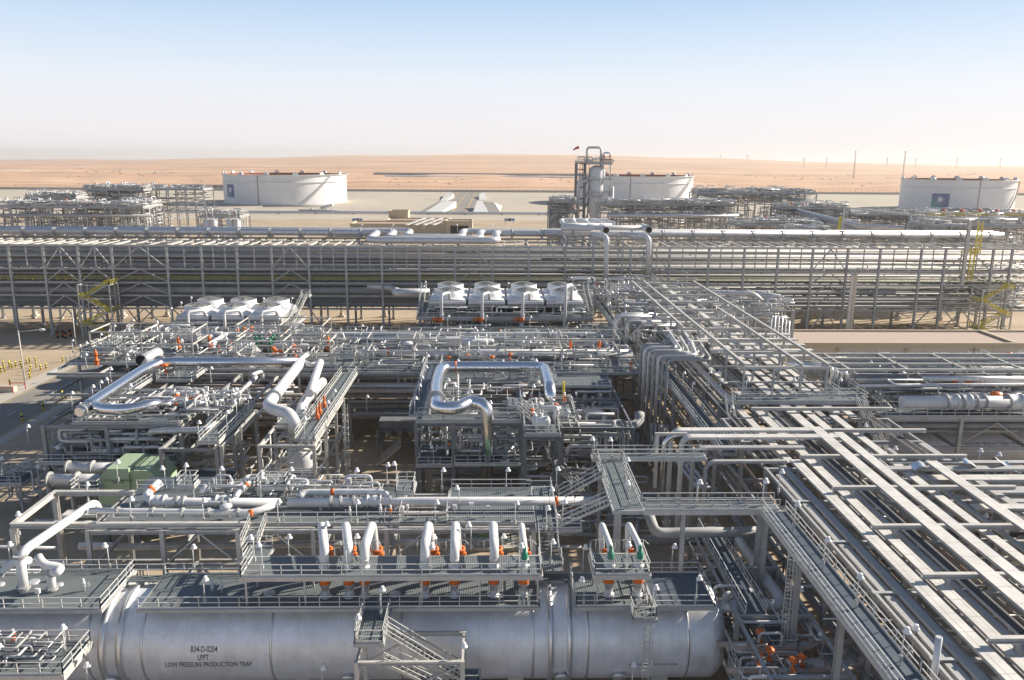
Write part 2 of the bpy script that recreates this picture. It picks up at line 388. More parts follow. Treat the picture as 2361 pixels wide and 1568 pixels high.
# road at the left, its verge and lines
RX0, RX1 = -97.5, -86.
sheet('road', RX0, RX1, -60, 205, .008, 'asphalt'); sheet('road_branch', -230, RX0, 133, 147, .006, 'asphalt')
sheet('pavement', -101.5, RX0, -60, 133, .012, 'concrete'); sheet('far_pavement', -101.5, RX0, 147, 205, .012, 'concrete'); sheet('near_pavement', RX1, -83.6, -60, 205, .012, 'concrete')
for k, x in enumerate((RX0+.5, RX1-.5)): sheet('road_line', x-.1, x+.1, -60, 200, .014, 'painty')
ln = MB()
for k in range(24): ln.quad((-91.8, 20+k*7, .014), (-91.6, 20+k*7, .014), (-91.6, 23+k*7, .014), (-91.8, 23+k*7, .014))
struct(ln.build('lane_dashes', 'paintw'))
# slab joints of the concrete paving in the open yard
jn = MB()
for k in range(14): jn.quad((-40, 88+k*6, .004), (30, 88+k*6, .004), (30, 88.07+k*6, .004), (-40, 88.07+k*6, .004))
for k in range(10): jn.quad((-38+k*7, 84, .0045), (-37.94+k*7, 84, .0045), (-37.94+k*7, 170, .0045), (-38+k*7, 170, .0045))
struct(jn.build('paving_joints', 'asphalt'))
# basin strip in the desert
p0, p1 = GZ(885, 405, 1.5), GZ(1330, 409, 1.5)
bs = MB(); bs.box(p0.x, p1.x, p0.y, p0.y+26, -.5, 2.2); tag(bs.build('evaporation_basin', 'water'), 'long pale lined basin bank far out in the desert', 'basin')
tag(MB().box(p0.x-60, p1.x+40, p0.y+230, p0.y+300, -.5, 4.5).build('earth_bank', 'dgrey'), 'dark low earth bank behind the pale basin in the desert', 'bank')
# far road with ramp and concrete slopes
def ramp(name, pts, m, label, zs, t=.6):
    P = [GZ(x, y, z) for (x, y), z in zip(pts, zs)]; b = MB(); n = len(P)
    b.quad(*P); b.quad(*[Vector((p.x, p.y, -.3)) for p in P][::-1])
    for i in range(n):
        a, c = P[i], P[(i+1) % n]; b.quad(Vector((a.x, a.y, -.3)), Vector((c.x, c.y, -.3)), c, a)
    return tag(b.build(name, m), label, 'ramp')
struct(sheet('access_road', -58, -18, 700, 1174, .03, 'asphalt'))
ramp('road_ramp', [(958, 493), (1000, 493), (1048, 468), (1010, 465)], 'asphalt', 'left asphalt ramp slope beside the white embankment', (.3, .3, 3.5, 3.5))
ramp('embankment', [(972, 493), (1012, 493), (1052, 464), (1020, 464)], 'paintw', 'white concrete embankment slope left of the far access road', (.4, .4, 6, 6))
ramp('embankment', [(1014, 463), (1030, 463), (1047, 446), (1032, 444)], 'paintw', 'small white concrete slope at the far end, left of the access road', (.4, .4, 5, 5))
ramp('embankment', [(1090, 491), (1128, 491), (1112, 463), (1100, 463)], 'paintw', 'white pyramid shaped embankment right of the far access road', (.4, .4, 7, 7))
ramp('embankment', [(1104, 461), (1122, 461), (1118, 445), (1106, 445)], 'paintw', 'narrow white concrete slope at the far end, right of the access road', (.4, .4, 5, 5))
ramp('road_ramp', [(1128, 488), (1152, 487), (1136, 466), (1114, 465)], 'asphalt', 'right asphalt ramp slope beside the white pyramid embankment', (.3, .3, 4, 4))
ramp('embankment', [(1152, 488), (1158, 474), (1139, 467)], 'paintw', 'small triangular white slope at the right end of the ramp', (.3, .3, 4))
yl = MB()
for x in (-50, -38, -26): yl.box(x-.35, x+.35, 702, 1170, .032, .06)
struct(yl.build('access_road_lines', 'painty'))
# fence along the bund
t = thing('perimeter_fence', 'long wire fence on posts along the edge of the desert', 'fence', (0, 1230, 0))
fp = MB()
for k in range(160): x = -700+k*9.; fp.beam((x, 1230, -1), (x, 1230, 5), .35)
fp.build('posts', 'steel_light', t)['kind'] = 'stuff'
MB().beam((-700, 1230, 4.6), (740, 1230, 4.6), .3).beam((-700, 1230, 2.4), (740, 1230, 2.4), .2).build('wire', 'steel_light', t)
# solar-like dark strip fence far left
tag(MB().box(-560, -330, 1262, 1266, 0, 5).build('panel_fence', 'dgrey'), 'dark panelled fence beyond the left tank', 'fence')
# scattered scrub and rocks of the desert
sb = MB()
for k in range(420):
    y = R_.uniform(1250, 3200)**1.; a = R_.uniform(-.6, .6); s = R_.uniform(.5, 1.6)*y/1300
    c = Vector((a*y, y, 0)); sb.lathe(c, (0, 0, 1), [(s*2.2, -.4), (s*1.6, s*.25), (s*.5, s*.5), (0, s*.55)], 6)
tag(sb.build('scrub', mat('dry_scrub', (.27, .17, .1), .95)), 'scattered low dry scrub over the desert sand', 'scrub')['kind'] = 'stuff'
# ================================================================== TANKS
def storage_tank(px, pyf, label, logo=None, Rr=66., seam=None):
    f = GZ(px, pyf); c = Vector((f.x*(f.y+Rr)/f.y, f.y+Rr, 0))
    H = 29.6
    t = thing('storage_tank', label, 'storage tank', c, 'white floating roof tanks beyond the plant')
    MB().lathe(c, (0, 0, 1), [(Rr, 0), (Rr, H)], 120).build('shell', 'tank', t)
    MB().lathe(c, (0, 0, 1), [(Rr, H), (Rr+1.7, H+.1), (Rr+1.7, H+.5), (Rr-.02, H+.5)], 120).build('wind_girder', 'tank', t)
    MB().lathe(c, (0, 0, 1), [(Rr+.02, H-7.2), (Rr+1.1, H-7.1), (Rr+1.1, H-6.8), (Rr+.02, H-6.7)], 120).build('stiffening_ring', 'tank', t)
    MB().lathe(c, (0, 0, 1), [(Rr-.05, H+.45), (Rr-.06, H-3.4), (Rr-3, H-3.6), (0, H-3.2)], 96).build('floating_roof', 'rust', t)
    MB().lathe(c, (0, 0, 1), [(Rr+5, .05), (Rr+.03, .7)], 96).build('foundation', 'concrete', t)
    for k in range(14):
        an = math.radians(10+k*360/14); p = c+Vector((math.cos(an)*(Rr-1), math.sin(an)*(Rr-1), H+.5)); tx = Vector((-math.sin(an), math.cos(an), 0))
        b = MB(); P = [p+tx*2.9*math.cos(math.pi*i/8)+Vector((0, 0, 2.9*math.sin(math.pi*i/8))) for i in range(9)]; o = Vector((math.cos(an), math.sin(an), 0))*1.3
        b.quad(*P); b.quad(*[x+o for x in P[::-1]])
        for a_, b_ in zip(P, P[1:]): b.quad(a_, b_, b_+o, a_+o)
        b.build('roof_vent', 'white', t)
    # spiral stair
    b = MB(); a0 = math.radians(-90+28); a1 = math.radians(-90+58); r2 = Rr+1.5; prev = None
    for i in range(31):
        k = i/30; an = a0+(a1-a0)*k; z = k*(H-.5); p = Vector((c.x+math.cos(an)*r2, c.y+math.sin(an)*r2, z))
        if prev: b.beam(prev, p, 1.2, .5); b.beam(prev+Vector((0, 0, 1.6)), p+Vector((0, 0, 1.6)), .2)
        b.beam(p, p+Vector((0, 0, 1.6)), .15); prev = p
    b.build('spiral_stair', 'steel_light', t)
    if seam:
        an = math.radians(seam); p = c+Vector((math.cos(an)*(Rr+.4), math.sin(an)*(Rr+.4), 0))
        MB().tube([p, p+Vector((0, 0, H+.3))], .3, 8).build('foam_riser', 'riser', t)
    if logo:
        a0, a1, z0, z1 = logo; a0, a1 = math.radians(a0), math.radians(a1)
        b = MB(); n = 10
        def on(u, v, d=.06): an = a0+(a1-a0)*u; return (c.x+math.cos(an)*(Rr+d), c.y+math.sin(an)*(Rr+d), z0+(z1-z0)*v)
        for i in range(n): b.quad(on(i/n, 0), on((i+1)/n, 0), on((i+1)/n, 1), on(i/n, 1))
        lm = M.get('emblem')
        if not lm:
            lm = bpy.data.materials.new('blue_green_square'); lm.use_nodes = True; n_ = lm.node_tree.nodes; l_ = lm.node_tree.links
            tc = n_.new('ShaderNodeTexCoord'); s_ = n_.new('ShaderNodeSeparateXYZ'); l_.new(tc.outputs['Generated'], s_.inputs[0])
            a_ = n_.new('ShaderNodeMath'); a_.operation = 'SUBTRACT'; l_.new(s_.outputs['X'], a_.inputs[0]); l_.new(s_.outputs['Z'], a_.inputs[1])
            b_ = n_.new('ShaderNodeMath'); b_.operation = 'SUBTRACT'; b_.inputs[0].default_value = .45; l_.new(s_.outputs['X'], b_.inputs[1])
            d_ = n_.new('ShaderNodeMath'); d_.operation = 'SUBTRACT'; l_.new(b_.outputs[0], d_.inputs[0]); l_.new(s_.outputs['Z'], d_.inputs[1])
            r_ = n_.new('ShaderNodeValToRGB'); l_.new(d_.outputs[0], r_.inputs[0])
            ad = n_.new('ShaderNodeMath'); ad.operation = 'ADD'; ad.inputs[1].default_value = .8; l_.new(d_.outputs[0], ad.inputs[0]); l_.new(ad.outputs[0], r_.inputs[0])
            r_.color_ramp.elements[0].color = (.05, .08, .26, 1); r_.color_ramp.elements[0].position = .2; r_.color_ramp.elements[1].color = (.02, .3, .25, 1); r_.color_ramp.elements[1].position = .95
            l_.new(r_.outputs[0], n_['Principled BSDF'].inputs['Base Color']); M['emblem'] = lm
        pn = b.build('emblem_panel', 'emblem', t)
        st = MB(); cx_, cy_ = .5, .6; rr2 = random.Random(5)
        for k in range(30):
            an = k*2*math.pi/30+rr2.uniform(-.08, .08); ln_ = (.5 if k % 2 else .26)*rr2.uniform(.7, 1.02); w_ = .022
            tip = (cx_+math.cos(an)*ln_*.95, cy_+math.sin(an)*ln_*(1. if math.sin(an) < 0 else .75)); nx, ny = -math.sin(an)*w_, math.cos(an)*w_
            st.quad(on(cx_+nx, cy_+ny, .12), on(cx_-nx, cy_-ny, .12), on(min(.98, max(.02, tip[0])), min(.98, max(.02, tip[1])), .12))
        st.lathe(on(cx_, cy_, .13), (math.cos((a0+a1)/2), math.sin((a0+a1)/2), 0), [(.8, 0), (0, .02)], 10)
        st.build('starburst', 'lamp', pn)
    return t
storage_tank(662, 474, 'large white storage tank at the left, emblem near its left edge', (-142, -129, 7, 20), Rr=64., seam=-101)
storage_tank(1462, 474, 'large white storage tank half hidden behind the tall column', None, Rr=64., seam=-104)
storage_tank(2199, 489, 'large white storage tank at the right, emblem in its middle', (-143, -125.5, 3.5, 17), Rr=52.5, seam=-98)
# piping and pads in front of the left tank
pipe([GZ(605, 475, 2), GZ(700, 474, 2), GZ(768, 472, 2)], 1.1, 'grey', 'grey pipeline on short supports at the foot of the left tank', valves=())
pipe([GZ(740, 480, 1.5), GZ(768, 472, 5)], 1.4, 'white', 'short sloping white pipe right of the left tank')
t = thing('pump_skid', 'grey pump skid with red valves at the foot of the left tank', 'pump skid', GZ(628, 470))
c = GZ(628, 471); b = MB()
for k in range(12): b.box(c.x-9+k*1.6, c.x-8.3+k*1.6, c.y-2, c.y+1+k % 3, 0, R_.uniform(1, 5))
b.build('pumps', 'grey', t); MB().box(c.x-4, c.x+3, c.y-3, c.y-2, 1, 2.4).build('valve', 'orange', t)
t = thing('pump_skid', 'flat grey pump skid right of the left tank on the paved ground', 'pump skid', GZ(735, 490))
c = GZ(735, 490); b = MB(); b.box(c.x-12, c.x+12, c.y-3, c.y+14, 0, .8)
for k in range(16): x = c.x-11+k*1.4; b.box(x, x+.7, c.y-1+R_.random()*10, c.y+1+R_.random()*12, .8, R_.uniform(1.5, 4))
b.build('pumps', 'grey', t); MB().tube([(c.x-16, c.y-6, 2), (c.x+22, c.y-6, 2)], .9, 10).build('manifold', 'grey', t)
pipe([(-300, 700, 1.5), (47, 702, 1.5), (52, 694, 1.5), (62, 694, 1.5)], 1.1, 'white', 'long white pipeline on low sleepers crossing in front of the access road', bend=3)
b = MB()
for k in range(10): x = -250+k*32; b.box(x, x+1.5, 700.6, 703.4, 0, .8)
tag(b.build('sleepers', 'dgrey'), 'row of dark sleepers under the long white pipeline', 'sleepers')['kind'] = 'stuff'
# direction boards
for x in (824, 1175):
    p = GZ(x, 506, 3); t = thing('direction_board', 'small blue and white direction board near the %s of the low tan building' % ('left' if x < 900 else 'right'), 'sign', (p.x, p.y, 0))
    MB().box(p.x-4, p.x+4, p.y, p.y+.3, 1.5, 4).build('board', 'lamp', t); MB().box(p.x-1, p.x+1, p.y-.1, p.y, 1.8, 3.7).build('diamond', 'ink', t)
    MB().box(p.x-3.6, p.x-1.4, p.y-.1, p.y, 2.2, 3.3).box(p.x+1.4, p.x+3.6, p.y-.1, p.y, 2.2, 3.3).build('arrows', 'bluesign', t)
    MB().beam((p.x-3, p.y+.2, 0), (p.x-3, p.y+.2, 1.5), .3).beam((p.x+3, p.y+.2, 0), (p.x+3, p.y+.2, 1.5), .3).build('legs', 'steel', t)
# low tan building
t = thing('substation_building', 'long low tan flat-roofed building with parapets beyond the pipe rack', 'building', (-50, 505, 0))
a = GZ(809, 515, 8); b_ = GZ(1000, 515, 8)
def hall(x0, x1, y0, y1, z1, wm='cream', rm='tanroof', ph=.9):
    MB().box(x0, x1, y0, y1, 0, z1-ph).build('wall', wm, t)
    MB().box(x0+.3, x1-.3, y0+.3, y1-.3, z1-ph+.01, z1-ph+.1).build('roof', rm, t)
    MB().box(x0-.2, x1+.2, y0-.2, y0+.5, z1-ph, z1).box(x0-.2, x1+.2, y1-.5, y1+.2, z1-ph, z1).box(x0-.2, x0+.5, y0+.5, y1-.5, z1-ph, z1).box(x1-.5, x1+.2, y0+.5, y1-.5, z1-ph, z1).build('parapet', wm, t)
hall(-89, -30, 502, 524, 8); hall(-70, -30, 525, 546, 8.5)
hall(-71, -58, 547, 560, 13)
hall(-30, -13.5, 500, 516, 10)
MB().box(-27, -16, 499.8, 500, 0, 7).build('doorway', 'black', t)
trg = 'white cable tray runs on the roof of the tan building'
for k in range(4):
    o = MB(); x = -54+k*5.5
    o.beam((x, 497, 7.6), (x+9, 528, 9.6), 2, .4); tag(o.build('cable_tray', 'tray'), '', 'cable tray', trg)
number([o for o in COL.objects if o.get('group') == trg], '%s sloping white tray from the left in front of the tan building')
# flare masts and pylons
for px_, lab in ((1967, 'left one of two thin lattice flare masts standing in the desert'), (2080, 'right one of two thin lattice flare masts, behind the right tank')):
    p = GZ(px_, 413 if px_ < 2000 else 418); t = thing('flare_mast', lab, 'flare mast', p); h = 68 if px_ < 2000 else 66
    m_ = MB()
    for sx_, sy_ in ((-1, -1), (1, -1), (0, 1)): m_.beam((p.x+sx_*2.4, p.y+sy_*2, 0), (p.x+sx_*1.1, p.y+sy_, h), .5)
    for k in range(14):
        z = k*h/14; s_ = 2.4-1.3*k/14; m_.beam((p.x-s_, p.y, z), (p.x+s_, p.y, z+h/14), .3)
    m_.build('lattice', 'steel_light', t); MB().tube([(p.x, p.y, 0), (p.x, p.y, h+3)], .9, 8).build('riser', 'steel_light', t); MB().tube([(p.x, p.y, h+1), (p.x, p.y, h+5)], 1.3, 8).build('tip', 'dgrey', t)
for k, px_ in enumerate((1660, 1722, 1852, 1905, 2044, 2110, 2205, 2305)):
    p = GZ(px_, 378 if px_ < 1900 else 384, 6); p = Vector((p.x*.8, p.y*.8, 0)) if p.y < 9000 else GZ(px_, 392); h = p.y*.0105
    t = tag(MB().beam((p.x-h*.12, p.y, 0), (p.x, p.y, h+20), p.y*.0004).beam((p.x+h*.12, p.y, 0), (p.x, p.y, h+20), p.y*.0004).beam((p.x-h*.25, p.y, h+8), (p.x+h*.25, p.y, h+8), p.y*.0004).build('pylon', 'steel_light'), '', 'pylon', 'faint power pylons along the horizon')
number([o for o in COL.objects if o.get('group') == 'faint power pylons along the horizon'], '%s faint power pylon from the left on the right horizon')
# ================================================================== THE LONG PIPE RACK across the middle distance
RY = (218., 230.5, 240.)
RZ = (7.5, 11.1, 14.6, 18.35, 24.7)
colpx = [17, 97, 177, 255, 382, 462, 544, 624, 710, 796, 879, 966, 1049, 1136, 1219, 1304, 1368, 1455, 1545, 1636, 1718, 1796, 1876, 1957, 2032, 2127, 2183, 2293]
colx = [-147.5, -138.4]+[GY(p, 566, 218).x for p in colpx]+[143., 151.5]
t = thing('pipe_rack', 'very long five-tier grey steel pipe rack crossing the whole plant', 'pipe rack', (0, 229, 0))
for x in colx:
    for y in RY:
        MB().ibeam((x, y, 0), (x, y, RZ[-1]), .55, .6).box(x-.55, x+.55, y-.55, y+.55, 0, .5).build('column', 'steel', t)
for z in RZ:
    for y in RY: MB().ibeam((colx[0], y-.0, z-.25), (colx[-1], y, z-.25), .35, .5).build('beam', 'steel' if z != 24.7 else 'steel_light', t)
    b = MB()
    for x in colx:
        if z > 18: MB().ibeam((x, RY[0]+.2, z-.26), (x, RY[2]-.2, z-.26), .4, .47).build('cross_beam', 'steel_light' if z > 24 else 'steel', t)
        else: b.ibeam((x, RY[0]+.2, z-.26), (x, RY[2]-.2, z-.26), .4, .47)
    if b.v: b.build('lower_cross_beams', 'steel', t)['kind'] = 'stuff'
b = MB()
for xa, xb in zip(colx, colx[1:]):
    for k in (1, 2): x = xa+(xb-xa)*k/3; b.ibeam((x, RY[0]+.18, 24.5), (x, RY[2]-.18, 24.5), .22, .3)
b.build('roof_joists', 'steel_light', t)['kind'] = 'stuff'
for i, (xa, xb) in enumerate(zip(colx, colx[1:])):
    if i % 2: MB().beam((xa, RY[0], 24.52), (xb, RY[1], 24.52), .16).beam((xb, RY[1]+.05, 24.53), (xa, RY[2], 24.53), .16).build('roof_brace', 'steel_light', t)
for xa, xb in zip(colx, colx[1:]):
    for k in ((1, 2) if xb-xa > 11 else (1,) if xb-xa < 9.3 else (1, 2)):
        x = xa+(xb-xa)*k/(2 if k == 1 and xb-xa < 9.3 else 3); MB().ibeam((x, RY[0]+.02, 18.35), (x, RY[0]+.02, 24.2), .24, .26).build('post', 'steel', t)
for i in (3, 4, 5, 9, 14, 19, 24, 28):
    xa, xb = colx[i], colx[i+1]; c = (xa+xb)/2
    for z1, z2 in ((18.4, 24.2), (14.7, 18.), (11.2, 14.3), (7.6, 10.8), (.5, 7.2)):
        MB().beam((xa+.2, RY[0]-.05, z1), (c, RY[0]-.05, z2), .26).beam((xb-.2, RY[0]-.05, z1), (c, RY[0]-.05, z2), .26).build('brace', 'steel', t)
        if z1 in (.5,): MB().beam((xa+.2, RY[1], z1), (c, RY[1], z2), .26).beam((xb-.2, RY[1], z1), (c, RY[1], z2), .26).build('brace', 'steel', t)
wk = thing('walkway', 'long walkway with yellow handrail inside the big pipe rack', 'walkway', (0, 219.5, 14.6))
MB().box(-147, 22, 218.4, 219.9, 14.62, 14.7).build('grating', 'grating', wk); MB().box(46, 151, 218.4, 219.9, 14.62, 14.7).build('grating', 'grating', wk)
for xa, xb in ((-147, 22), (46, 151)):
    for y in (218.42, 219.9): rail_run(b := MB(), [(xa, y, 14.7), (xb, y, 14.7)], h=1.2, step=2.2, r=.03); b.build('handrail', 'yellow', wk)
G = 'pipes lying on the tiers of the long pipe rack'
def tier(z, ys, rs, tname, mats, x0=-150, x1=152, extra=()):
    out = []
    for y, r in zip(ys, rs):
        a = x0+R_.uniform(0, 14) if R_.random() < .35 else x0; e = x1-R_.uniform(0, 40) if R_.random() < .2 else x1
        pts = [(a, y, z+r), (e, y, z+r)]
        if R_.random() < .3 and r < .25:
            xx = R_.uniform(-120, 120); up = R_.choice((.9, 1.3)); pts = [(a, y, z+r), (xx, y, z+r), (xx, y, z+r+up), (xx+6, y, z+r+up), (xx+6, y, z+r), (e, y, z+r)]
        out.append(pipe(pts, r, R_.choice(mats), '', G, n=6 if r < .3 else 12))
    number(out, '%s pipe from the front on the '+tname+' of the long pipe rack', key=lambda o: o.location.y)
def spread(y0, y1, n, rmin, rmax):
    ys = [y0+(y1-y0)*k/(n-1) for k in range(n)]; return ys, [R_.choice((rmin, rmin*1.3, (rmin+rmax)/2, rmax)) for _ in ys]
tier(18.37, *spread(219, 239.2, 26, .11, .3), 'upper tier', ['grey', 'grey', 'brown', 'dgrey', 'steel', 'dgrey'])
tier(21.0, *spread(224, 239.4, 15, .1, .24), 'hung top tier', ['grey', 'brown', 'steel', 'dgrey', 'grey'])
tier(14.62, *spread(221, 239, 11, .2, .5), 'middle tier', ['grey', 'dgrey', 'grey'])
tier(11.12, *spread(220.2, 239, 8, .3, .95), 'second tier', ['grey', 'dgrey', 'grey'])
tier(7.52, *spread(219.6, 239, 8, .3, .8), 'lowest tier', ['grey', 'dgrey', 'dgrey'])
STUFF0 = []
for z, n_ in ((14.66, 24), (11.16, 22), (7.56, 20), (16.2, 12), (12.9, 12), (9.6, 12), (18.5, 18), (21.1, 18), (22.6, 14), (19.8, 10)):
    for k in range(n_):
        y = 220+19*(k+R_.random()*.8)/n_; r = R_.choice((.12, .16, .2, .28)); a = R_.uniform(-150, 60) if R_.random() < .5 else -150; STUFF0.append((R_.choice(('steel', 'grey', 'grey', 'brown') if z > 18 else ('dgrey', 'grey', 'steel', 'grey')), (a, y, z+r), (a+R_.uniform(60, 200) if a > -150 else 152, y, z+r), r))
for z in (18.36, 14.61, 11.11, 7.51):
    for xa, xb in zip(colx, colx[1:]):
        for k in (1, 2): STUFF0.append(('steel', (xa+(xb-xa)*k/3, 218.3, z-.2), (xa+(xb-xa)*k/3, 239.8, z-.2), .12))
b = MB()
for k in range(40): x = -147+k*7.7; b.box(x-.12, x+.12, 223.2, 239.6, 20.85, 20.98)
tag(b.build('hanger_beams', 'steel'), 'row of short hanger beams carrying the hung top pipe tier', 'hanger beams')['kind'] = 'stuff'
# concrete-footed posts behind the rack
fr = []
for k in range(22):
    x = -140+k*13.3; tt = thing('pipe_support', '', 'support', (x, 243.5, 0), 'pale footed supports behind the long rack')
    MB().box(x-.9, x+.9, 242.6, 244.4, 0, .5).box(x-.45, x+.45, 243, 244, .5, 1.4).build('footing', 'concrete', tt); MB().ibeam((x, 243.5, 1.4), (x, 243.5, 12), .5, .5).build('post', 'steel_light', tt); fr.append(tt)
number(fr, '%s pale footed support from the left behind the long pipe rack')
# ---- big insulated mains on the roof of the rack, with the three-pipe expansion loop
GM = 'thick silver mains on top of the long pipe rack'
zc = 26.45; rb = 1.0
def main(yb, xl, xr, yf, lab):
    z2 = 25.78
    pts = [(-150, yb, zc), (xl, yb, zc), (xl-.6, yf, z2), (xr+.6, yf, z2), (xr, yb, zc), (152, yb, zc)]
    tt = pipe(pts, rb, 'silver', lab, GM, n=18, bend=2.6, name='main_pipe')
    return tt
main(237.4, GY(872, 535, 237.4).x, GY(1142, 540, 237.4).x, 222.4, 'front one of the three thick silver mains with the expansion loop')
main(239.9, GY(911, 535, 240).x, GY(1106, 540, 240).x, 226.6, 'middle one of the three thick silver mains with the expansion loop')
main(242.4, GY(948, 534, 242).x, GY(1066, 538, 242).x, 230.8, 'rear one of the three thick silver mains with the expansion loop')
sad = []
for k in range(34):
    x = -146+k*8.9
    if -28 < x < 2: continue
    s_ = MB().box(x-.25, x+.25, 236.4, 243.4, 24.72, 25.6); s_.lathe((x, 237.4, zc), (1, 0, 0), [(rb+.01, -.3), (rb+.1, -.3), (rb+.1, .3), (rb+.01, .3)], 16)
    s_.lathe((x, 237.4, zc), (1, 0, 0), [(rb+.01, .55), (rb+.1, .55), (rb+.1, .7), (rb+.01, .7)], 16)
    sad.append(tag(s_.build('pipe_saddle', 'steel'), '', 'saddle', 'saddles under the thick mains'))
number(sad, '%s pipe saddle from the left under the thick mains on the rack')
# second group of three looped mains at the right of centre
for k, (px_, py_) in enumerate(((1300, 518), (1328, 515), (1357, 513))):
    p = GY(px_, py_+6, 232-k*.0); lab = '%s small white loop above the mains beside the column' % ('left', 'middle', 'right')[k]
    pipe([(p.x+6.5, 231, 29.4), (p.x, 231, 29.4), (p.x-.4, 239, 30.2), (p.x+5.5, 239, 30.2), (p.x+7.5, 233, 29.6)], .62, 'white', lab+'', 'small white loops above the mains', n=12, bend=1.5)
pipe([(19, 228.4, 28.9), (42, 228.4, 28.9)], .7, 'white', 'white header pipe under the three small loops', n=14)
for nm, px_, zb in (('left', 1399, 14.6), ('right', 1496, 16)):
    x = GY(px_, 560, 216.6).x
    tt = pipe([(x-3 if nm == 'left' else x-7, 222, 27.6), (x, 216.6, 27.6), (x, 216.6, zb)], .72, 'white' if nm == 'left' else 'silver', nm+' one of two tall vertical white pipes in front of the rack', 'tall vertical pipes before the rack', n=14, bend=1.8)
    p = GY(px_-6, 528 if nm == 'left' else 527, 226)
    o = MB().tube([(p.x, 222, p.z), (p.x, 232, p.z)], .95, 20).build('open_ended_pipe', 'silver'); tag(o, nm+' thick pipe pointing at the viewer with a black open end', 'pipe')
    q_ = MB().lathe((p.x, 221.98, p.z), (0, 1, 0), [(0, 0), (.86, 0)], 20).build('opening_shade_disc', 'black', None); q_.parent = o; q_.location = q_.location-o.location  # black disc paints the shade inside the closed pipe end
# frame standing on the rack roof between them
t = thing('bracing_tower', 'steel frame with bracing standing on the rack roof near the open pipe ends', 'steel frame', (34, 224, 24.7))
lattice(t, [GY(p, 540, 217.4).x for p in (1305, 1368, 1437, 1505)], [217.4, 226], [18.4, 23.4, 27.], z0=14.6, cw=.4, bw=.35, brace=((0, 18.4, 23.4, 0), (2, 18.4, 23.4, 0)))
# cable riser: two beige flat trays
t = thing('cable_riser', 'tall pair of flat beige vertical cable trays before the right rack', 'cable tray', GY(1965, 755, 214))
for k, px_ in enumerate((1966, 1974)):
    p = GY(px_+1.5, 620, 214); b = MB().box(p.x-.42, p.x+.42, 213.8, 214.2, 2, 17.6); b.tube([(p.x, 214, 17.4), (p.x, 214, 18.2), (p.x-.5, 217, 18.6)], .42, 8, bend=.6)
    b.build('tray', 'creamp' if k else 'tray', t)
# stair towers with yellow stairs
def stair_tower(x0, x1, y0, y1, ztop, label, flights=4, z0=0.):
    t = thing('stair_tower', label, 'stair tower', ((x0+x1)/2, y0, 0))
    zs = [z0+(ztop-z0)*k/flights for k in range(1, flights+1)]
    lattice(t, [x0, x1], [y0, y1], zs, cw=.3, bw=.26, m='steel_light')
    for k in range(flights):
        za, zb = z0+(ztop-z0)*k/flights, z0+(ztop-z0)*(k+1)/flights
        xa, xb = (x1-1.1, x0+1.1) if k % 2 == 0 else (x0+1.1, x1-1.1)
        yy = y0+.8+(k % 2)*1.3
        s_ = MB()
        for e in (-.5, .5): s_.beam((xa, yy+e, za), (xb, yy+e, zb), .06, .28)
        n = 11
        for i in range(n): f = (i+.5)/n; s_.box(xa+(xb-xa)*f-.14, xa+(xb-xa)*f+.14, yy-.47, yy+.47, za+(zb-za)*f-.02, za+(zb-za)*f+.02)
        s_.build('stair_flight', 'steel_light', t)
        r_ = MB()
        for e in (-.5, .5):
            for h in (.55, 1.1): r_.beam((xa, yy+e, za+h), (xb, yy+e, zb+h), .15)
            for i in range(6): f = i/5; r_.beam((xa+(xb-xa)*f, yy+e, za+(zb-za)*f), (xa+(xb-xa)*f, yy+e, za+(zb-za)*f+1.1), .13)
        xe0, xe1 = (x0, x0+1.3) if k % 2 == 0 else (x1-1.3, x1)
        rail_run(r_, [(xe0, y0, zb), (xe1, y0, zb)], step=.65, r=.07); rail_run(r_, [(xe0 if k % 2 == 0 else xe1, y0, zb), (xe0 if k % 2 == 0 else xe1, y1, zb)], step=1, r=.07)
        r_.build('yellow_handrail', 'yellow', t)
        MB().box(xe0, xe1, y0, y1, zb-.08, zb).build('landing', 'grating', t)
        if k % 2: MB().beam((x0+.1, y0-.02, za), (x1-.1, y0-.02, zb), .12).build('brace', 'steel', t)
        else: MB().beam((x1-.1, y1+.02, za), (x0+.1, y1+.02, zb), .12).build('brace', 'steel', t)
    return t
p = GZ(192, 781); stair_tower(p.x, p.x+8.3, p.y, p.y+5, 14.6, 'steel stair tower with yellow zigzag stairs at the left of the rack')
p = GY(2250, 755, 210); stair_tower(p.x, p.x+8.6, 209, 214, 14.6, 'steel stair tower with yellow zigzag stairs at the right of the rack')
t = thing('caged_ladder', 'tall yellow caged ladder climbing the right end of the rack', 'ladder', GY(2240, 650, 217))
for (pa, pb) in (((2262, 512), (2254, 575)), ((2248, 570), (2232, 645))):
    a, c = GY(*pa, 217), GY(*pb, 217); x = (a.x+c.x)/2; b = MB()
    for e in (-.6, .6): b.beam((x+e, 217, c.z), (x+e, 217, a.z), .26)
    for k in range(int((a.z-c.z)/.5)): z = c.z+k*.5; b.beam((x-.45, 217, z), (x+.45, 217, z), .08)
    for k in range(int((a.z-c.z)/1.2)):
        z = c.z+k*1.2; b.lathe((x, 216.6, z), (0, 0, 1), [(.65, 0), (.65, .12)], 10)
    b.build('ladder_section', 'yellow', t)
a = GY(2235, 578, 216.5); rail_run(b := MB(), [(a.x-2, 216.4, a.z-1), (a.x+3, 216.4, a.z-1), (a.x+3, 218, a.z-1)], r=.07, step=.8); b.build('landing_rail', 'yellow', t)
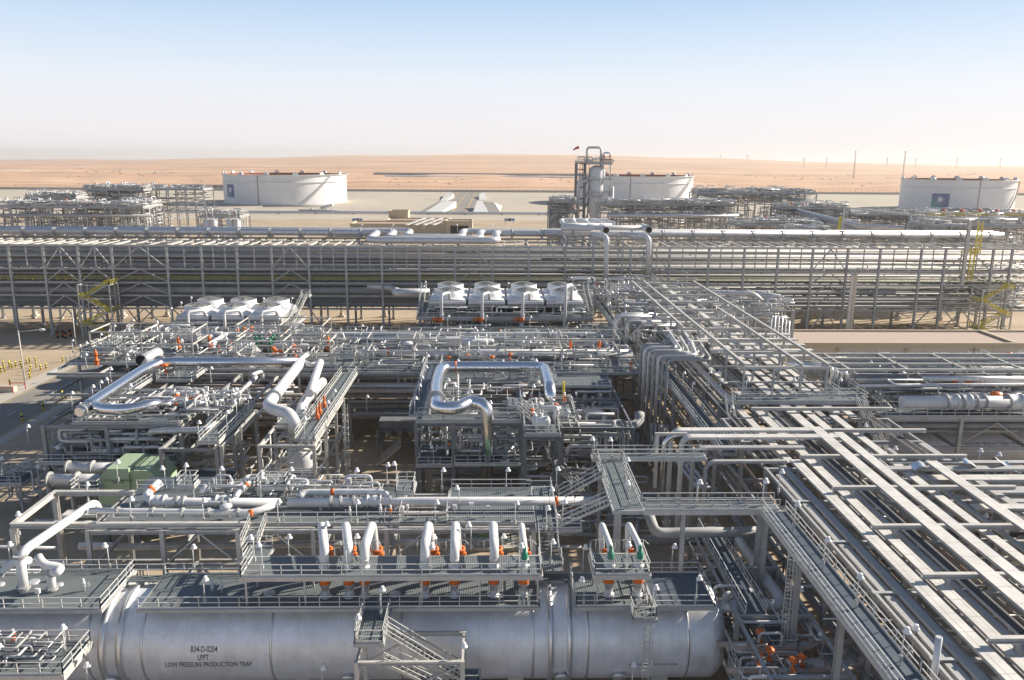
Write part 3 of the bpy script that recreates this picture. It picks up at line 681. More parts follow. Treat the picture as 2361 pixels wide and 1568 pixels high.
# tall grey post frame at far right on the rack (carries the ladder)
t = thing('gantry', 'tall grey portal frame rising above the right end of the rack', 'steel frame', (118, 216, 0))
for px_ in (2222,):
    a, c = GY(2253, 510, 216.2), GY(2222, 645, 216.2); MB().ibeam((a.x-2, 216.2, 14.6), (a.x-2, 216.2, a.z), .8, .8).build('post', 'steel_light', t)
MB().ibeam((a.x-2, 216.2, a.z), (a.x-22, 250, a.z+1.5), .5, .6).build('beam', 'steel_light', t)
MB().ibeam((a.x-22, 250, a.z+1.5), (a.x-22, 250, 0), .6, .6).build('post', 'steel', t)
# ================================================================== small equipment prototypes (copied about)
PROTO = bpy.data.objects
def park(o):
    return o
def make_lamp(h):
    t = bpy.data.objects.new('floodlight', None); COL.objects.link(t)
    MB().tube([(0, 0, 0), (0, 0, h)], .045, 6).build('pole', 'rail', t)
    b = MB(); b.lathe((.2, 0, h-.14), (0, 0, 1), [(.001, .4), (.13, .39), (.16, .35), (.16, .2), (.2, .17), (.3, .03), (.3, 0), (.22, .0), (.1, .1), (0, .1)], 14); b.tube([(0, 0, h), (.2, 0, h+.1)], .04, 6); b.build('shade', 'lamp', t)
    MB().box(-.12, .12, -.1, .1, .35, .75).build('junction_box', 'steel', t)
    return t
LAMP = {}
LG = {}
def lamp(k, cx_, cy_, z, zone, h=2.6, s=1.):
    """shade seen at crop position, standing on a floor at height z"""
    p = q(k, cx_, cy_, z+h-.1)
    key = round(h, 1)
    if key not in LAMP: LAMP[key] = o = make_lamp(h)
    else: o = copy_tree(LAMP[key])
    o.location = (p.x-.2, p.y, z); o.rotation_euler = (0, 0, R_.choice((0, 0, .6, -.6, 3.0))); o.scale = (s, s, 1)
    tag(o, '', 'floodlight', 'white bell floodlights on poles'); LG.setdefault(zone, []).append(o); return o
def make_valve(act, s=1.):
    t = bpy.data.objects.new('control_valve', None); COL.objects.link(t)
    b = MB(); b.tube([(-.9*s, 0, .5*s), (.9*s, 0, .5*s)], .13*s, 8)
    for x in (-.45, -.25, .25, .45): b.tube([(x*s-.04, 0, .5*s), (x*s+.04, 0, .5*s)], .24*s, 10)
    b.tube([(-.9*s, 0, .5*s), (-.9*s, 0, 0)], .12*s, 8).tube([(.9*s, 0, .5*s), (.9*s, 0, 0)], .12*s, 8); b.build('pipe_run', 'grey', t)
    MB().lathe((0, 0, .5*s), (1, 0, 0), [(.1*s, -.25*s), (.26*s, -.1*s), (.26*s, .1*s), (.1*s, .25*s)], 10).build('body', act, t)
    b = MB().tube([(0, 0, .5*s), (0, 0, 1.2*s)], .07*s, 8); b.lathe((0, 0, 1.2*s), (0, 0, 1), [(0, 0), (.32*s, .02), (.36*s, .12*s), (.3*s, .22*s), (0, .3*s)], 12); b.build('actuator', act, t)
    return t
def make_hand(act):
    t = bpy.data.objects.new('gate_valve', None); COL.objects.link(t)
    MB().tube([(0, 0, 0), (0, 0, 1.5)], .11, 8).build('pipe_run', 'white', t)
    b = MB(); b.tube([(0, 0, .55), (0, 0, .62)], .22, 10).tube([(0, 0, 1.0), (0, 0, 1.07)], .22, 10).lathe((0, 0, .8), (0, 0, 1), [(.1, -.2), (.19, 0), (.1, .2)], 10).build('body', act, t)
    w_ = MB(); w_.tube([(0, 0, .8), (.55, 0, .8)], .035, 6)
    P = [(.55, .24*math.cos(k*math.pi/5), .8+.24*math.sin(k*math.pi/5)) for k in range(11)]; w_.tube(P, .03, 4, bend=0); w_.build('handwheel', 'steel', t)
    return t
def make_box():
    t = bpy.data.objects.new('instrument_stand', None); COL.objects.link(t)
    MB().beam((0, 0, 0), (0, 0, 1.1), .08).build('stand', 'rail', t); MB().box(-.25, .25, -.15, .12, 1.1, 1.65).build('box', 'white', t)
    return t
def make_exch():
    t = bpy.data.objects.new('small_vessel', None); COL.objects.link(t)
    MB().lathe((-1.6, 0, 1.), (1, 0, 0), [(0, -.25), (.3, -.18), (.5, 0), (.5, 3.2), (.3, 3.4), (0, 3.46)], 16).build('shell', 'silver', t)
    MB().box(-1.1, -.8, -.4, .4, 0, .6).box(.8, 1.1, -.4, .4, 0, .6).build('saddles', 'steel', t)
    MB().tube([(-.5, 0, 1.4), (-.5, 0, 2.1)], .12, 8).tube([(.7, 0, 1.4), (.7, 0, 1.9), (.7, 1.2, 1.9)], .12, 8).build('nozzles', 'silver', t)
    return t
def make_loop():
    t = bpy.data.objects.new('pipe_bend', None); COL.objects.link(t)
    MB().tube([(-1.1, 0, 0), (-1.1, 0, 1.9), (1.1, 0, 1.9), (1.1, 0, 0)], .13, 8).build('run', 'white', t)
    b = MB()
    for x in (-1.1, 1.1): b.tube([(x, 0, .5), (x, 0, .58)], .25, 10)
    b.build('flanges', 'steel', t); return t
PR = {}
KINDS = {'valve': (lambda: make_valve('white'), 'control_valve', 'valve'), 'ovalve': (lambda: make_valve('orange'), 'control_valve', 'valve'),
         'gate': (lambda: make_hand('white'), 'gate_valve', 'valve'), 'ogate': (lambda: make_hand('orange'), 'gate_valve', 'valve'),
         'box': (make_box, 'instrument_stand', 'instrument'), 'vessel': (make_exch, 'small_vessel', 'vessel'), 'bend': (make_loop, 'pipe_bend', 'pipe')}
LBL = {'valve': 'small white control valve set among the pipework %s', 'ovalve': 'small orange control valve set among the pipework %s',
       'gate': 'white hand valve on a short riser %s', 'ogate': 'orange hand valve on a short riser %s', 'box': 'small instrument box on a stand %s',
       'vessel': 'small silver horizontal vessel on saddles %s', 'bend': 'upright white pipe bend %s'}
PUT = {}; CNT = {}
def put(kind, loc, rot, where, s=1., label=None):
    if kind not in PR: PR[kind] = o = KINDS[kind][0]()
    else: o = copy_tree(PR[kind])
    o.location = loc; o.rotation_euler = (0, 0, rot); o.scale = (s, s, s)
    c = KINDS[kind][2]; CNT[c] = CNT.get(c, 0)+1
    if label is not None: return tag(o, label, c)
    PUT.setdefault((kind, where), []).append(o)
    return tag(o, '', c, LBL[kind] % where)
STUFF = {}                                                   # the uncounted rest of the small pipework, one object in the end
def SB(m): return STUFF.setdefault(m, MB())
for m_, a_, b_, r_ in STUFF0: SB(m_).tube([a_, b_], r_, 5)
def stuff_put(kind, loc, rot, s):
    c, n_ = math.cos(rot), math.sin(rot); x, y, z = loc
    def T(px, py, pz): return (x+(px*c-py*n_)*s, y+(px*n_+py*c)*s, z+pz*s)
    col = 'orange' if kind[0] == 'o' else 'white'
    if kind in ('valve', 'ovalve'):
        SB('grey').tube([T(-.9, 0, 0), T(-.9, 0, .5), T(.9, 0, .5), T(.9, 0, 0)], .12*s, 6, bend=0); SB(col).tube([T(0, 0, .4), T(0, 0, 1.1)], .1*s, 6); SB(col).tube([T(0, 0, 1.1), T(0, 0, 1.35)], .33*s, 10)
        SB(col).tube([T(-.25, 0, .5), T(.25, 0, .5)], .25*s, 8)
    elif kind in ('gate', 'ogate'):
        SB('white').tube([T(0, 0, 0), T(0, 0, 1.5)], .11*s, 6); SB(col).tube([T(0, 0, .6), T(0, 0, 1.)], .2*s, 8); SB('steel').tube([T(.1, 0, .8), T(.5, 0, .8)], .05*s, 5)
    elif kind == 'box': SB('rail').beam(T(0, 0, 0), T(0, 0, 1.1), .08*s); SB('white').beam(T(0, 0, 1.1), T(0, 0, 1.7), .45*s, .3*s)
    else: SB('white').tube([T(-1.1, 0, 0), T(-1.1, 0, 1.9), T(1.1, 0, 1.9), T(1.1, 0, 0)], .13*s, 6, bend=.4)
def wander(x0, x1, y0, y1, z0, z1, n, where, mats=('white', 'grey', 'silver', 'grey'), rmin=.06, rmax=.17, seg=(3, 7), pn=6, span=7., word='thin process pipe winding', solo=0):
    """small-bore pipes running at right angles above a floor; the first `solo` are objects of their own"""
    out = []
    for k in range(n):
        p = Vector((R_.uniform(x0, x1), R_.uniform(y0, y1), R_.uniform(z0, z1))); P = [p.copy()]; last = -1; r = R_.uniform(rmin, rmax)
        if k < solo: r = rmax*R_.uniform(.8, 1.2)
        for i in range(R_.randint(*seg)):
            ax = R_.choice([a for a in (0, 0, 1, 2) if a != last]); last = ax; q_ = P[-1].copy()
            if ax == 0: q_.x = min(x1, max(x0, q_.x+R_.choice((-1, 1))*R_.uniform(.25, 1)*span))
            elif ax == 1: q_.y = min(y1, max(y0, q_.y+R_.choice((-1, 1))*R_.uniform(.2, .7)*span))
            else: q_.z = R_.uniform(z0, z1)
            if (q_-P[-1]).length > r*2.5: P.append(q_)
        if len(P) > 1:
            if k < solo: out.append(pipe(P, r, R_.choice(mats), '', word+' '+where, n=pn+2))
            else: SB(R_.choice(mats)).tube(P, r, pn if r > .1 else 5)
    number(out, '%s '+word+' '+where+', from the left')
def scatter(x0, x1, y0, y1, z, n, where, kinds=('valve', 'gate', 'gate', 'box', 'box', 'bend', 'bend', 'ovalve'), s=1., solo=False):
    for k in range(n):
        a = (R_.choice(kinds), (R_.uniform(x0+1, x1-1), R_.uniform(y0+.8, y1-.8), z), R_.choice((0, 0, math.pi/2, math.pi)))
        if solo: put(*a, where, s*R_.uniform(.85, 1.25))
        else: stuff_put(*a, s*R_.uniform(.85, 1.25))
def runs(axis, a0, a1, b0, b1, z0, z1, n, where, mats=('grey', 'silver', 'white', 'dgrey'), rmin=.08, rmax=.3, pn=8, jog=.25, word='straight pipe', solo=0):
    """parallel pipes along an axis"""
    out = []
    for k in range(n):
        b = b0+(b1-b0)*(k+.5+R_.uniform(-.3, .3))/n; z = R_.uniform(z0, z1); r = R_.uniform(rmin, rmax); s0 = a0+R_.uniform(0, .15)*(a1-a0); s1 = a1-R_.uniform(0, .15)*(a1-a0)
        P = [(s0, b, z), (s1, b, z)]
        if R_.random() < jog: m_ = R_.uniform(s0+1, s1-1); P = [(s0, b, z), (m_, b, z), (m_, b+R_.choice((-1, 1))*.8, z+.3), (s1, b+.2, z+.3)]
        if R_.random() < .3: P.append((P[-1][0], P[-1][1], z-R_.uniform(1, 3)))
        if axis == 'y': P = [(y, x, z_) for x, y, z_ in P]
        if k % max(1, n//max(1, solo)) == 0 and len(out) < solo: out.append(pipe(P, r*1.1, R_.choice(mats), '', word+' '+where, n=pn+2))
        else: SB(R_.choice(mats)).tube(P, r, pn)
    number(out, '%s '+word+' '+where+(', from the front' if axis == 'x' else ', from the left'), key=lambda o: o.location.y if axis == 'x' else o.location.x)
# ================================================================== FAR PLANTS behind the rack
def far_module(name, label, where, x0, x1, y0, y1, zs, nx, ny=2, n_pipe=14, n_sc=10, floors=(-1,), z0=0., m='steel', brace=True, cw=.5, rail=True, vess=2):
    t = thing(name, label, 'steel structure', ((x0+x1)/2, y0, z0))
    xs = [x0+(x1-x0)*k/(nx-1) for k in range(nx)]; ys = [y0+(y1-y0)*k/(ny-1) for k in range(ny)]
    br = [(i, a, b, 0) for i in range(nx-1) if (i % 3 == 1 and brace) for a, b in zip([z0]+list(zs), zs)]
    lattice(t, xs, ys, zs, z0, cw=cw, bw=.4, m=m, brace=br)
    for f in floors: deck(t, x0+.3, x1-.3, y0+.3, y1-.3, zs[f]+.33, 'fblr' if rail else '', ft=.3, step=2.6)
    lv = [z0]+list(zs)
    for f, z in enumerate(lv):
        wander(x0+.5, x1-.5, y0+.5, y1-.5, z+.5, z+((lv[f+1]-z-.3) if f+1 < len(lv) else 2.4), int(n_pipe*(4.5 if f else 2.5)), where, rmin=.07, rmax=.26, pn=5, span=9)
    for f in floors: scatter(x0, x1, y0, y1, zs[f]+.34, int(n_sc*2), where, s=1.4)
    return t
def zat(px, py, y): return GY(px, py, y).z
def xat(px, y): return GY(px, 480, y).x
far_module('process_structure', 'broad open process structure at the far left, just behind the rack', 'in the far left structure', xat(-20, 330), xat(330, 330), 330, 342, [zat(100, 508, 330)-8, zat(100, 478, 330)], 9, 2, 34, 16)
far_module('process_structure', 'upper process structure with crowded roof near the left edge', 'on the left crowded structure', xat(58, 372), xat(178, 372), 372, 384, [zat(100, 476, 372), zat(100, 457, 372)], 5, 2, 22, 22)
far_module('process_structure', 'tallest far left structure with a silver vessel on its roof', 'on the tall far left structure', xat(194, 390), xat(335, 390), 390, 404, [zat(250, 492, 390), zat(250, 458, 390), zat(250, 438, 390)], 6, 2, 22, 24)
far_module('steel_frame_tower', 'tall empty braced steel frame right of the far left structures', 'in the empty braced frame', xat(322, 400), xat(472, 400), 400, 414, [zat(400, 515, 400)-8, zat(400, 483, 400), zat(400, 458, 400), zat(400, 437, 400)], 8, 2, 3, 3, floors=(-1,), brace=True, cw=.42)
far_module('process_structure', 'small lower structure beside the empty frame at the far left', 'in the small far left structure', xat(285, 345), xat(352, 345), 345, 356, [zat(320, 508, 345)-7, zat(320, 493, 345), zat(320, 475, 345)], 4, 2, 14, 8)
def drum(p0, p1, r, m, label, group=None, name='vessel'):
    a, b = Vector(p0), Vector(p1); L_ = (b-a).length; ax = (b-a).normalized()
    t = thing(name, label, 'vessel', a, group)
    MB().lathe(a, ax, [(0, -r*.45), (r*.5, -r*.38), (r*.86, -r*.2), (r, 0), (r, L_), (r*.86, L_+r*.2), (r*.5, L_+r*.38), (0, L_+r*.45)], 20).build('shell', m, t)
    b_ = MB()
    for f in (.2, .8): p = a+(b-a)*f; b_ = MB().box(p.x-.25, p.x+.25, p.y-r*.7, p.y+r*.7, p.z-r-.9, p.z-r*.5); b_.build('saddle', 'steel', t)
    MB().tube([a+ax*L_*.5, a+ax*L_*.5+Vector((0, 0, r*1.6))], r*.3, 10).build('nozzle', m, t)
    return t
z_ = zat(290, 434, 395); drum((xat(272, 395), 395, z_+.5), (xat(302, 395), 395, z_+.5), 1.4, 'silver', 'silver drum on the roof of the tallest far left structure')
z_ = zat(250, 452, 388); drum((xat(214, 388), 388, z_-4), (xat(262, 388), 388, z_-4), 1.3, 'silver', 'silver drum inside the tallest far left structure')
pipe([(xat(165, 328), 328, 16.5), (xat(235, 328), 328, 16.5), (xat(245, 328), 328, 15.5), (xat(245, 328), 328, 12)], .7, 'silver', 'thick silver pipe bending down before the far left structures', n=12)
pipe([(xat(-10, 328.5), 328.5, zat(0, 496, 328)), (xat(350, 328.5), 328.5, zat(0, 496, 328))], .6, 'grey', 'long grey pipe across the front of the far left structures', n=10)
for k, px_ in enumerate((478, 492, 530, 546)):
    p = GY(px_, 512, 340); t = thing('small_tank', '%s small white upright tank beside the far left structures' % ordn(k+1)+', counted from the left', 'tank', (p.x, 340, 0))
    MB().lathe((p.x, 340, 0), (0, 0, 1), [(1.6, 0), (1.6, p.z+.6), (1.2, p.z+1.1), (0, p.z+1.3)], 18).build('shell', 'white', t)
    b = MB(); P = [(p.x+2*math.cos(a*math.pi/5), 340+2*math.sin(a*math.pi/5), p.z+.4) for a in range(11)]; rail_run(b, P, step=1.2, r=.05); b.build('handrail', 'rail', t)
    MB().tube([(p.x, 340, p.z+1), (p.x, 340, p.z+4.4)], .1, 6).build('vent', 'white', t)
far_module('piping_platform', 'low pipework area beside the small white tanks at the far left', 'beside the small white tanks', xat(455, 352), xat(552, 352), 352, 366, [6, zat(500, 500, 352)], 5, 2, 12, 12, brace=False)
# the tall column and its tower
TY = 420.
cxx = GY(1374, 450, TY).x; t = thing('column', 'tall white distillation column wrapped in platforms at the centre', 'column', (cxx, TY, 0)); t.name = 'distillation_column'
zt = GY(1370, 384, TY).z; zm = GY(1370, 436, TY).z
MB().lathe((cxx, TY, 0), (0, 0, 1), [(2.9, 0), (2.9, zm-14), (3.8, zm-11), (3.8, zt-1.5), (3.2, zt-.4), (1.6, zt+.4), (0, zt+.7)], 30).build('shell', 'tank', t)
MB().lathe((cxx+2.8, TY-1, zm+6), (0, 0, 1), [(1.5, 0), (1.5, zt-zm-8), (1., zt-zm-7), (0, zt-zm-6.8)], 16).build('side_drum', 'tank', t)
for z in (zt-12.5, zt-6, zm-3.5, zt+1.5):
    deck(t, cxx-5.5, cxx+6.5, TY-4.4, TY-3.6, z, 'flr', ft=.5, step=1.6); deck(t, cxx+3.7, cxx+7.5, TY-3.4, TY+4, z, 'fr', ft=.5)
t = thing('steel_tower', 'braced dark steel tower standing left of the white column', 'steel tower', (cxx-9, TY, 0))
zr = GY(1340, 375, TY).z; lattice(t, [cxx-10.5, cxx-6.], [TY-3, TY+4], [8, 16, 22, 28, 34, 40, zr], cw=.7, bw=.5, m='steel_dark', brace=[(0, a, a+6, 0) for a in (16, 22, 28, 34)])
lattice(t, [cxx-6, cxx+7.5], [TY+4.5], [zr], cw=.5, bw=.5, m='steel')
deck(t, cxx-10.8, cxx+7.8, TY-3.2, TY+4.4, zr+.5, ft=.4, step=1.6)
for za, zb in zip((16, 22, 28, 34), (22, 28, 34, 40)):
    b = MB().beam((cxx-5.8, TY-1+(za % 4), za), (cxx-3.4, TY-1, zb), .5, .5); b.build('stair_flight', 'steel_dark', t)
pipe([(cxx-9.6, TY-4, 12), (cxx-9.6, TY-4, zr-9), (cxx-5, TY-4, zr-9)], .9, 'silver', 'silver riser at the left face of the dark tower beside the column', n=12)
pipe([(cxx-5.2, TY, zr), (cxx-5.2, TY, zr+7.6), (cxx+2, TY, zr+7.6), (cxx+2, TY, zt)], .62, 'silver', 'silver overhead pipe loop on top of the white column', n=12, bend=1.6)
pipe([(cxx+3.2, TY, zt-3), (cxx+3.2, TY, zr+5), (cxx+7, TY, zr+5), (cxx+7, TY, zr-20)], .45, 'silver', 'smaller pipe loop right of the column top, running down', n=10, bend=1.2)
pipe([(cxx+8.6, TY+1, 8), (cxx+8.6, TY+1, zt-10)], .8, 'tank', 'thick white riser just right of the white column', n=12)
for dx, w_ in ((3.5, 'left'), (6.4, 'right')): put('ovalve', (cxx+dx, TY-2, zr+.5), 0, '', 2.2, w_+' one of two orange valves on top of the white column')
wander(cxx-10, cxx+7, TY-3, TY+4, zr+.6, zr+3, 16, 'around the column top', rmin=.08, rmax=.2, span=6)
wander(cxx-11, cxx-4, TY-3, TY+4, 12, zr, 14, 'up the column tower', rmin=.1, rmax=.25, span=6, seg=(3, 6), mats=('steel_dark', 'white', 'grey'))
t = thing('windsock', 'red windsock on a thin mast above the column', 'windsock', (cxx-10, TY, zr))
zz = GY(1334, 342, TY).z; MB().tube([(cxx-9.8, TY, zr), (cxx-9.8, TY, zz+.6)], .07, 6).build('mast', 'steel', t)
MB().tube([(cxx-9.4, TY, zz+.6), (cxx-10.8, TY, zz+.1), (cxx-12.4, TY, zz-1)], .6, 12, rr=[.75, .6, .25], bend=0).build('sock', 'redp', t)
# right far plants
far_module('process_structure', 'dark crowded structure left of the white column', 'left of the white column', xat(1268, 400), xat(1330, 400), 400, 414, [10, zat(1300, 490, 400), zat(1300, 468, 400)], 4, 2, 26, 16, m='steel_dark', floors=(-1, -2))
far_module('process_structure', 'long open structure right of the white column', 'right of the white column', xat(1385, 385), xat(1700, 385), 385, 400, [zat(1500, 512, 385)-6, zat(1500, 490, 385), zat(1500, 472, 385)], 9, 2, 38, 22)
far_module('process_structure', 'far structure before the right tank base, crowded with pipes', 'in the far right structure', xat(1605, 420), xat(1880, 420), 420, 436, [8, zat(1700, 470, 420), zat(1700, 446, 420)], 8, 2, 34, 30)
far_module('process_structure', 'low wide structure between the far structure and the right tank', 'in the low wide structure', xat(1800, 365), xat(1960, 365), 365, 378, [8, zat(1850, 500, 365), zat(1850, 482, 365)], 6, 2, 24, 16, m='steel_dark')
far_module('process_structure', 'long pipe bridge in front of the right tank', 'on the pipe bridge before the right tank', xat(1905, 400), xat(2370, 400), 400, 408, [10, zat(2200, 500, 400)], 10, 2, 30, 24)
far_module('process_structure', 'right edge structure with orange valves and yellow rails', 'at the far right edge', xat(2140, 350), xat(2380, 350), 350, 364, [8, zat(2200, 525, 350)+1, zat(2200, 508, 350)+1], 6, 2, 26, 10)
yb = zat(2200, 508, 350)+1.4
t = thing('yellow_barrier', 'yellow handrail around the valve platform at the far right edge', 'railing', (150, 350, yb)); rail_run(b := MB(), [(xat(2140, 350), 349.8, yb), (xat(2380, 350), 349.8, yb)], r=.09, step=1.5, h=1.6); rail_run(b, [(xat(2140, 350), 364, yb), (xat(2380, 350), 364, yb)], r=.09, step=1.5, h=1.6); b.build('railing', 'yellow', t)
rel = []
for px_ in (1785, 1855, 1922, 1990, 2058):     # crop C1 x
    p = qy('C1', px_+15, 520, 356); x = p.x
    o = pipe([(x-1.6, 356, yb), (x-1.6, 356, yb+3), (x+1.6, 356, yb+3.4), (x+3.4, 356, yb+3), (x+3.4, 356, yb-2)], .45, 'grey', '', 'relief lines with orange valves', n=10); rel.append(o)
number(rel, '%s arched relief line from the left on the yellow railed platform')
og = []
for px_ in (1800, 1925, 2050, 2165, 2280):
    p = qy('C1', px_, 522, 355); o = put('ovalve', (p.x, 355, p.z-1.4), 0, '', 2.8, ''); o['group'] = 'large orange valves at the far right edge'; og.append(o)
number(og, '%s large orange valve from the left on the yellow railed platform')
for (a, c, lab) in (((1400, 497), (1702, 497), 'long pale pipe along the front of the structure right of the column'),):
    pipe([GY(a[0], a[1], 384), GY(c[0], c[1]+1, 384)], 1.0, 'silver', lab, n=12)
pipe([GY(1838, 485, 365), GY(1990, 522, 300), GY(2118, 526, 292), GY(2148, 550, 245)], .8, 'silver', 'long silver pipe descending toward the rack at the right', n=12, bend=3)
pipe([GY(1825, 488, 368), GY(1985, 530, 302), GY(2080, 538, 280)], .6, 'grey', 'grey pipe descending beside the long silver pipe', n=10, bend=3)
t = thing('pipe_bridge', 'sloping steel bridge under the silver pipe descending to the rack', 'pipe bridge', GY(1850, 495, 360))
a, c = GY(1840, 493, 362), GY(1985, 534, 300)
for k in range(7):
    p = a+(c-a)*k/6; MB().ibeam((p.x, p.y, 0), (p.x, p.y, p.z), .5, .5).build('post', 'steel', t)
MB().beam(a, c, .4, .5).beam(a+Vector((3, 2, 0)), c+Vector((3, 2, 0)), .4, .5).build('beam', 'steel', t)
tag(MB().box(*(lambda p: (p.x-.8, p.x+1, 299, 300, p.z-4, p.z+3))(GY(1937, 518, 300))).build('yellow_cabinet', 'yellow'), 'small yellow caged box beside the descending silver pipe', 'cabinet')
tt = far_module('portal_structure', 'open portal frame bay behind the rack at the right edge', 'in the portal bay at the right', xat(2140, 262), xat(2375, 262), 262, 275, [12, zat(2200, 545, 262)+1, zat(2200, 528, 262)+1], 5, 2, 14, 6)
far_module('portal_structure', 'open portal frame bay behind the rack, left of the yellow ladder', 'in the middle right portal bay', xat(1815, 250), xat(1925, 250), 250, 258, [16, zat(1900, 540, 250)], 3, 2, 8, 4)
# ================================================================== FOREGROUND: the big production trap, its deck and relief lines
VY, VZ, VR = 66.8, 5.25, 4.25
t = thing('pressure_vessel', 'huge silver horizontal vessel lettered LOW PRESSURE PRODUCTION TRAP', 'vessel', (-10, VY, 0)); trap = t
XE = 19.5
def cyl_x(x0, x1, r, **k):
    return MB().lathe((x0, VY, VZ), (1, 0, 0), [(r-.05, 0), (r, 0), (r, x1-x0), (r-.05, x1-x0)], 96)
MB().lathe((-62, VY, VZ), (1, 0, 0), [(VR, 0), (VR, 62+XE)], 128).build('shell', 'vessel', t)
pr = [(VR*math.cos(a), XE-(-62)+1.9*math.sin(a)) for a in [k*math.pi/2/10 for k in range(11)]]
MB().lathe((-62, VY, VZ), (1, 0, 0), pr, 96).build('dished_head', 'vessel', t)
for cxr, w in ((qy('A3', 702, 1150, 62.8).x, .5), (qy('A3', 822, 1150, 62.8).x, .45), (qy('B3', 1448, 1150, 62.8).x, .42), (qy('B3', 1578, 1150, 62.8).x, .42)):
    MB().lathe((cxr, VY, VZ), (1, 0, 0), [(VR, -w/2), (VR+.26, -w/2), (VR+.26, w/2), (VR, w/2)], 96).build('stiffener_ring', 'vring', t)
for cxr in (qy('A3', 600, 1150, 62.8).x, qy('A3', 975, 1150, 62.8).x, qy('A3', 1870, 1150, 62.8).x, qy('B3', 408, 1150, 62.8).x, qy('B3', 1705, 1150, 62.8).x, qy('C3', 40, 1150, 62.8).x, qy('B3', 1325, 1150, 62.8).x):
    MB().lathe((cxr, VY, VZ), (1, 0, 0), [(VR, -.1), (VR+.035, -.1), (VR+.035, .1), (VR, .1)], 96).build('seam_band', 'vring', t)
def on_vessel(xc, yc):
    """x along the vessel, y up its front face measured from the lettering's centre line"""
    def f(x, y):
        a = ANG0+(y*1.22+yc)/VR; return (xc+x*.76, VY-math.cos(a)*(VR+.02), VZ+math.sin(a)*(VR+.02))
    return f
ANG0 = math.radians(-11.5)
tx = qy('A3', 1448, 1300, 62.8).x
text_mesh('B34-D-0204', .62, on_vessel(tx-.3, 1.5), 'lettering', t); text_mesh('LPPT', .62, on_vessel(tx-.4, .75), 'lettering', t)
text_mesh('LOW PRESSURE PRODUCTION TRAP', .6, on_vessel(tx, .05), 'lettering', t)
text_mesh('MAXIMUM ALLOWABLE LIFT. DO NOT WELD ON VESSEL', .22, on_vessel(14.2, -.15), 'lettering', t)
for kx in (('A3', 760), ('B3', 40), ('B3', 1520), ('B3', 1920)):
    x = qy(kx[0], kx[1], 1400, 62.6).x; b = MB(); b.lathe((x, VY-VR*.86, VZ-2.15), (0, -.86, -.5), [(.0, .5), (.6, .48), (.62, .3), (.46, .3), (.46, -.4)], 24); b.build('manway', 'vring', t)
for x in (-38, -17, 2, 15): MB().box(x-.7, x+.7, VY-3.4, VY+3.4, 0, 3.4).build('saddle', 'concrete', t)
# second, parallel vessel seen between beams behind
ZD = 10.
decks = []
def vdeck(label, x0, x1, y0, y1, z, sides, gm='grating', **k):
    t = thing('platform', label, 'platform', ((x0+x1)/2, y0, z)); deck(t, x0, x1, y0, y1, z, sides, gm, **k); return t
YF, YBK = 62.72, 69.
xg0, xg1 = q('A3', 700, 925, ZD).x, q('A3', 960, 925, ZD).x
d1 = vdeck('grating deck on top of the big vessel, left end', -50, xg0, YF, 69.4, ZD, 'fbr')
d2 = vdeck('grating deck on top of the big vessel under the seven relief lines', xg1, q('B3', 1368, 945, ZD).x, YF, 68.6, ZD, 'fbr')
d3 = vdeck('grating deck on top of the big vessel below the two green relief valves', q('B3', 1620, 900, ZD).x, q('B3', 2120, 900, ZD).x, YF, 68.4, ZD, 'flr')
d4 = vdeck('grating deck on top of the big vessel, right end', q('B3', 2165, 900, ZD).x, q('C3', 225, 925, ZD).x, YF-.1, 68.4, ZD, 'fbr', gm='grating_y')
MB().box(xg0+.2, xg1-.2, 67.4, 68.5, ZD-.1, ZD).build('bridge_grating', 'grating', d2); rail_run(b := MB(), [(xg0, 68.5, ZD), (xg1, 68.5, ZD)]); b.build('handrail', 'rail', d2)
MB().box(q('B3', 1368, 945, ZD).x+.16, q('B3', 1620, 900, ZD).x-.16, 67.2, 68.4, ZD-.1, ZD).build('bridge_grating', 'grating', d2)
# upper relief valve platforms
ZP = 12.85
xu0, xu1 = q('A3', 1665, 705, ZP).x, q('B3', 1385, 715, ZP).x
up = vdeck('upper narrow platform carrying the seven relief valves', xu0, xu1, 63.0, 66.5, ZP, 'flr', fascia='steel_light', ft=.4)
xv0, xv1 = q('B3', 1755, 710, ZP).x, q('B3', 2140, 710, ZP).x
vp = vdeck('small upper platform carrying the two green relief valves', xv0, xv1, 63.0, 66.8, ZP, 'flr', fascia='steel_light', ft=.4)
for p_, (a, c_), n_ in ((up, (xu0, xu1), 6), (vp, (xv0, xv1), 2)):
    for k in range(n_):
        x = a+.3+(c_-a-.6)*k/(n_-1); MB().beam((x, 63.2, ZD), (x, 63.2, ZP-.4), .16).build('post', 'steel_light', p_); MB().beam((x, 66.3, ZD), (x, 66.3, ZP-.4), .16).build('post', 'steel', p_)
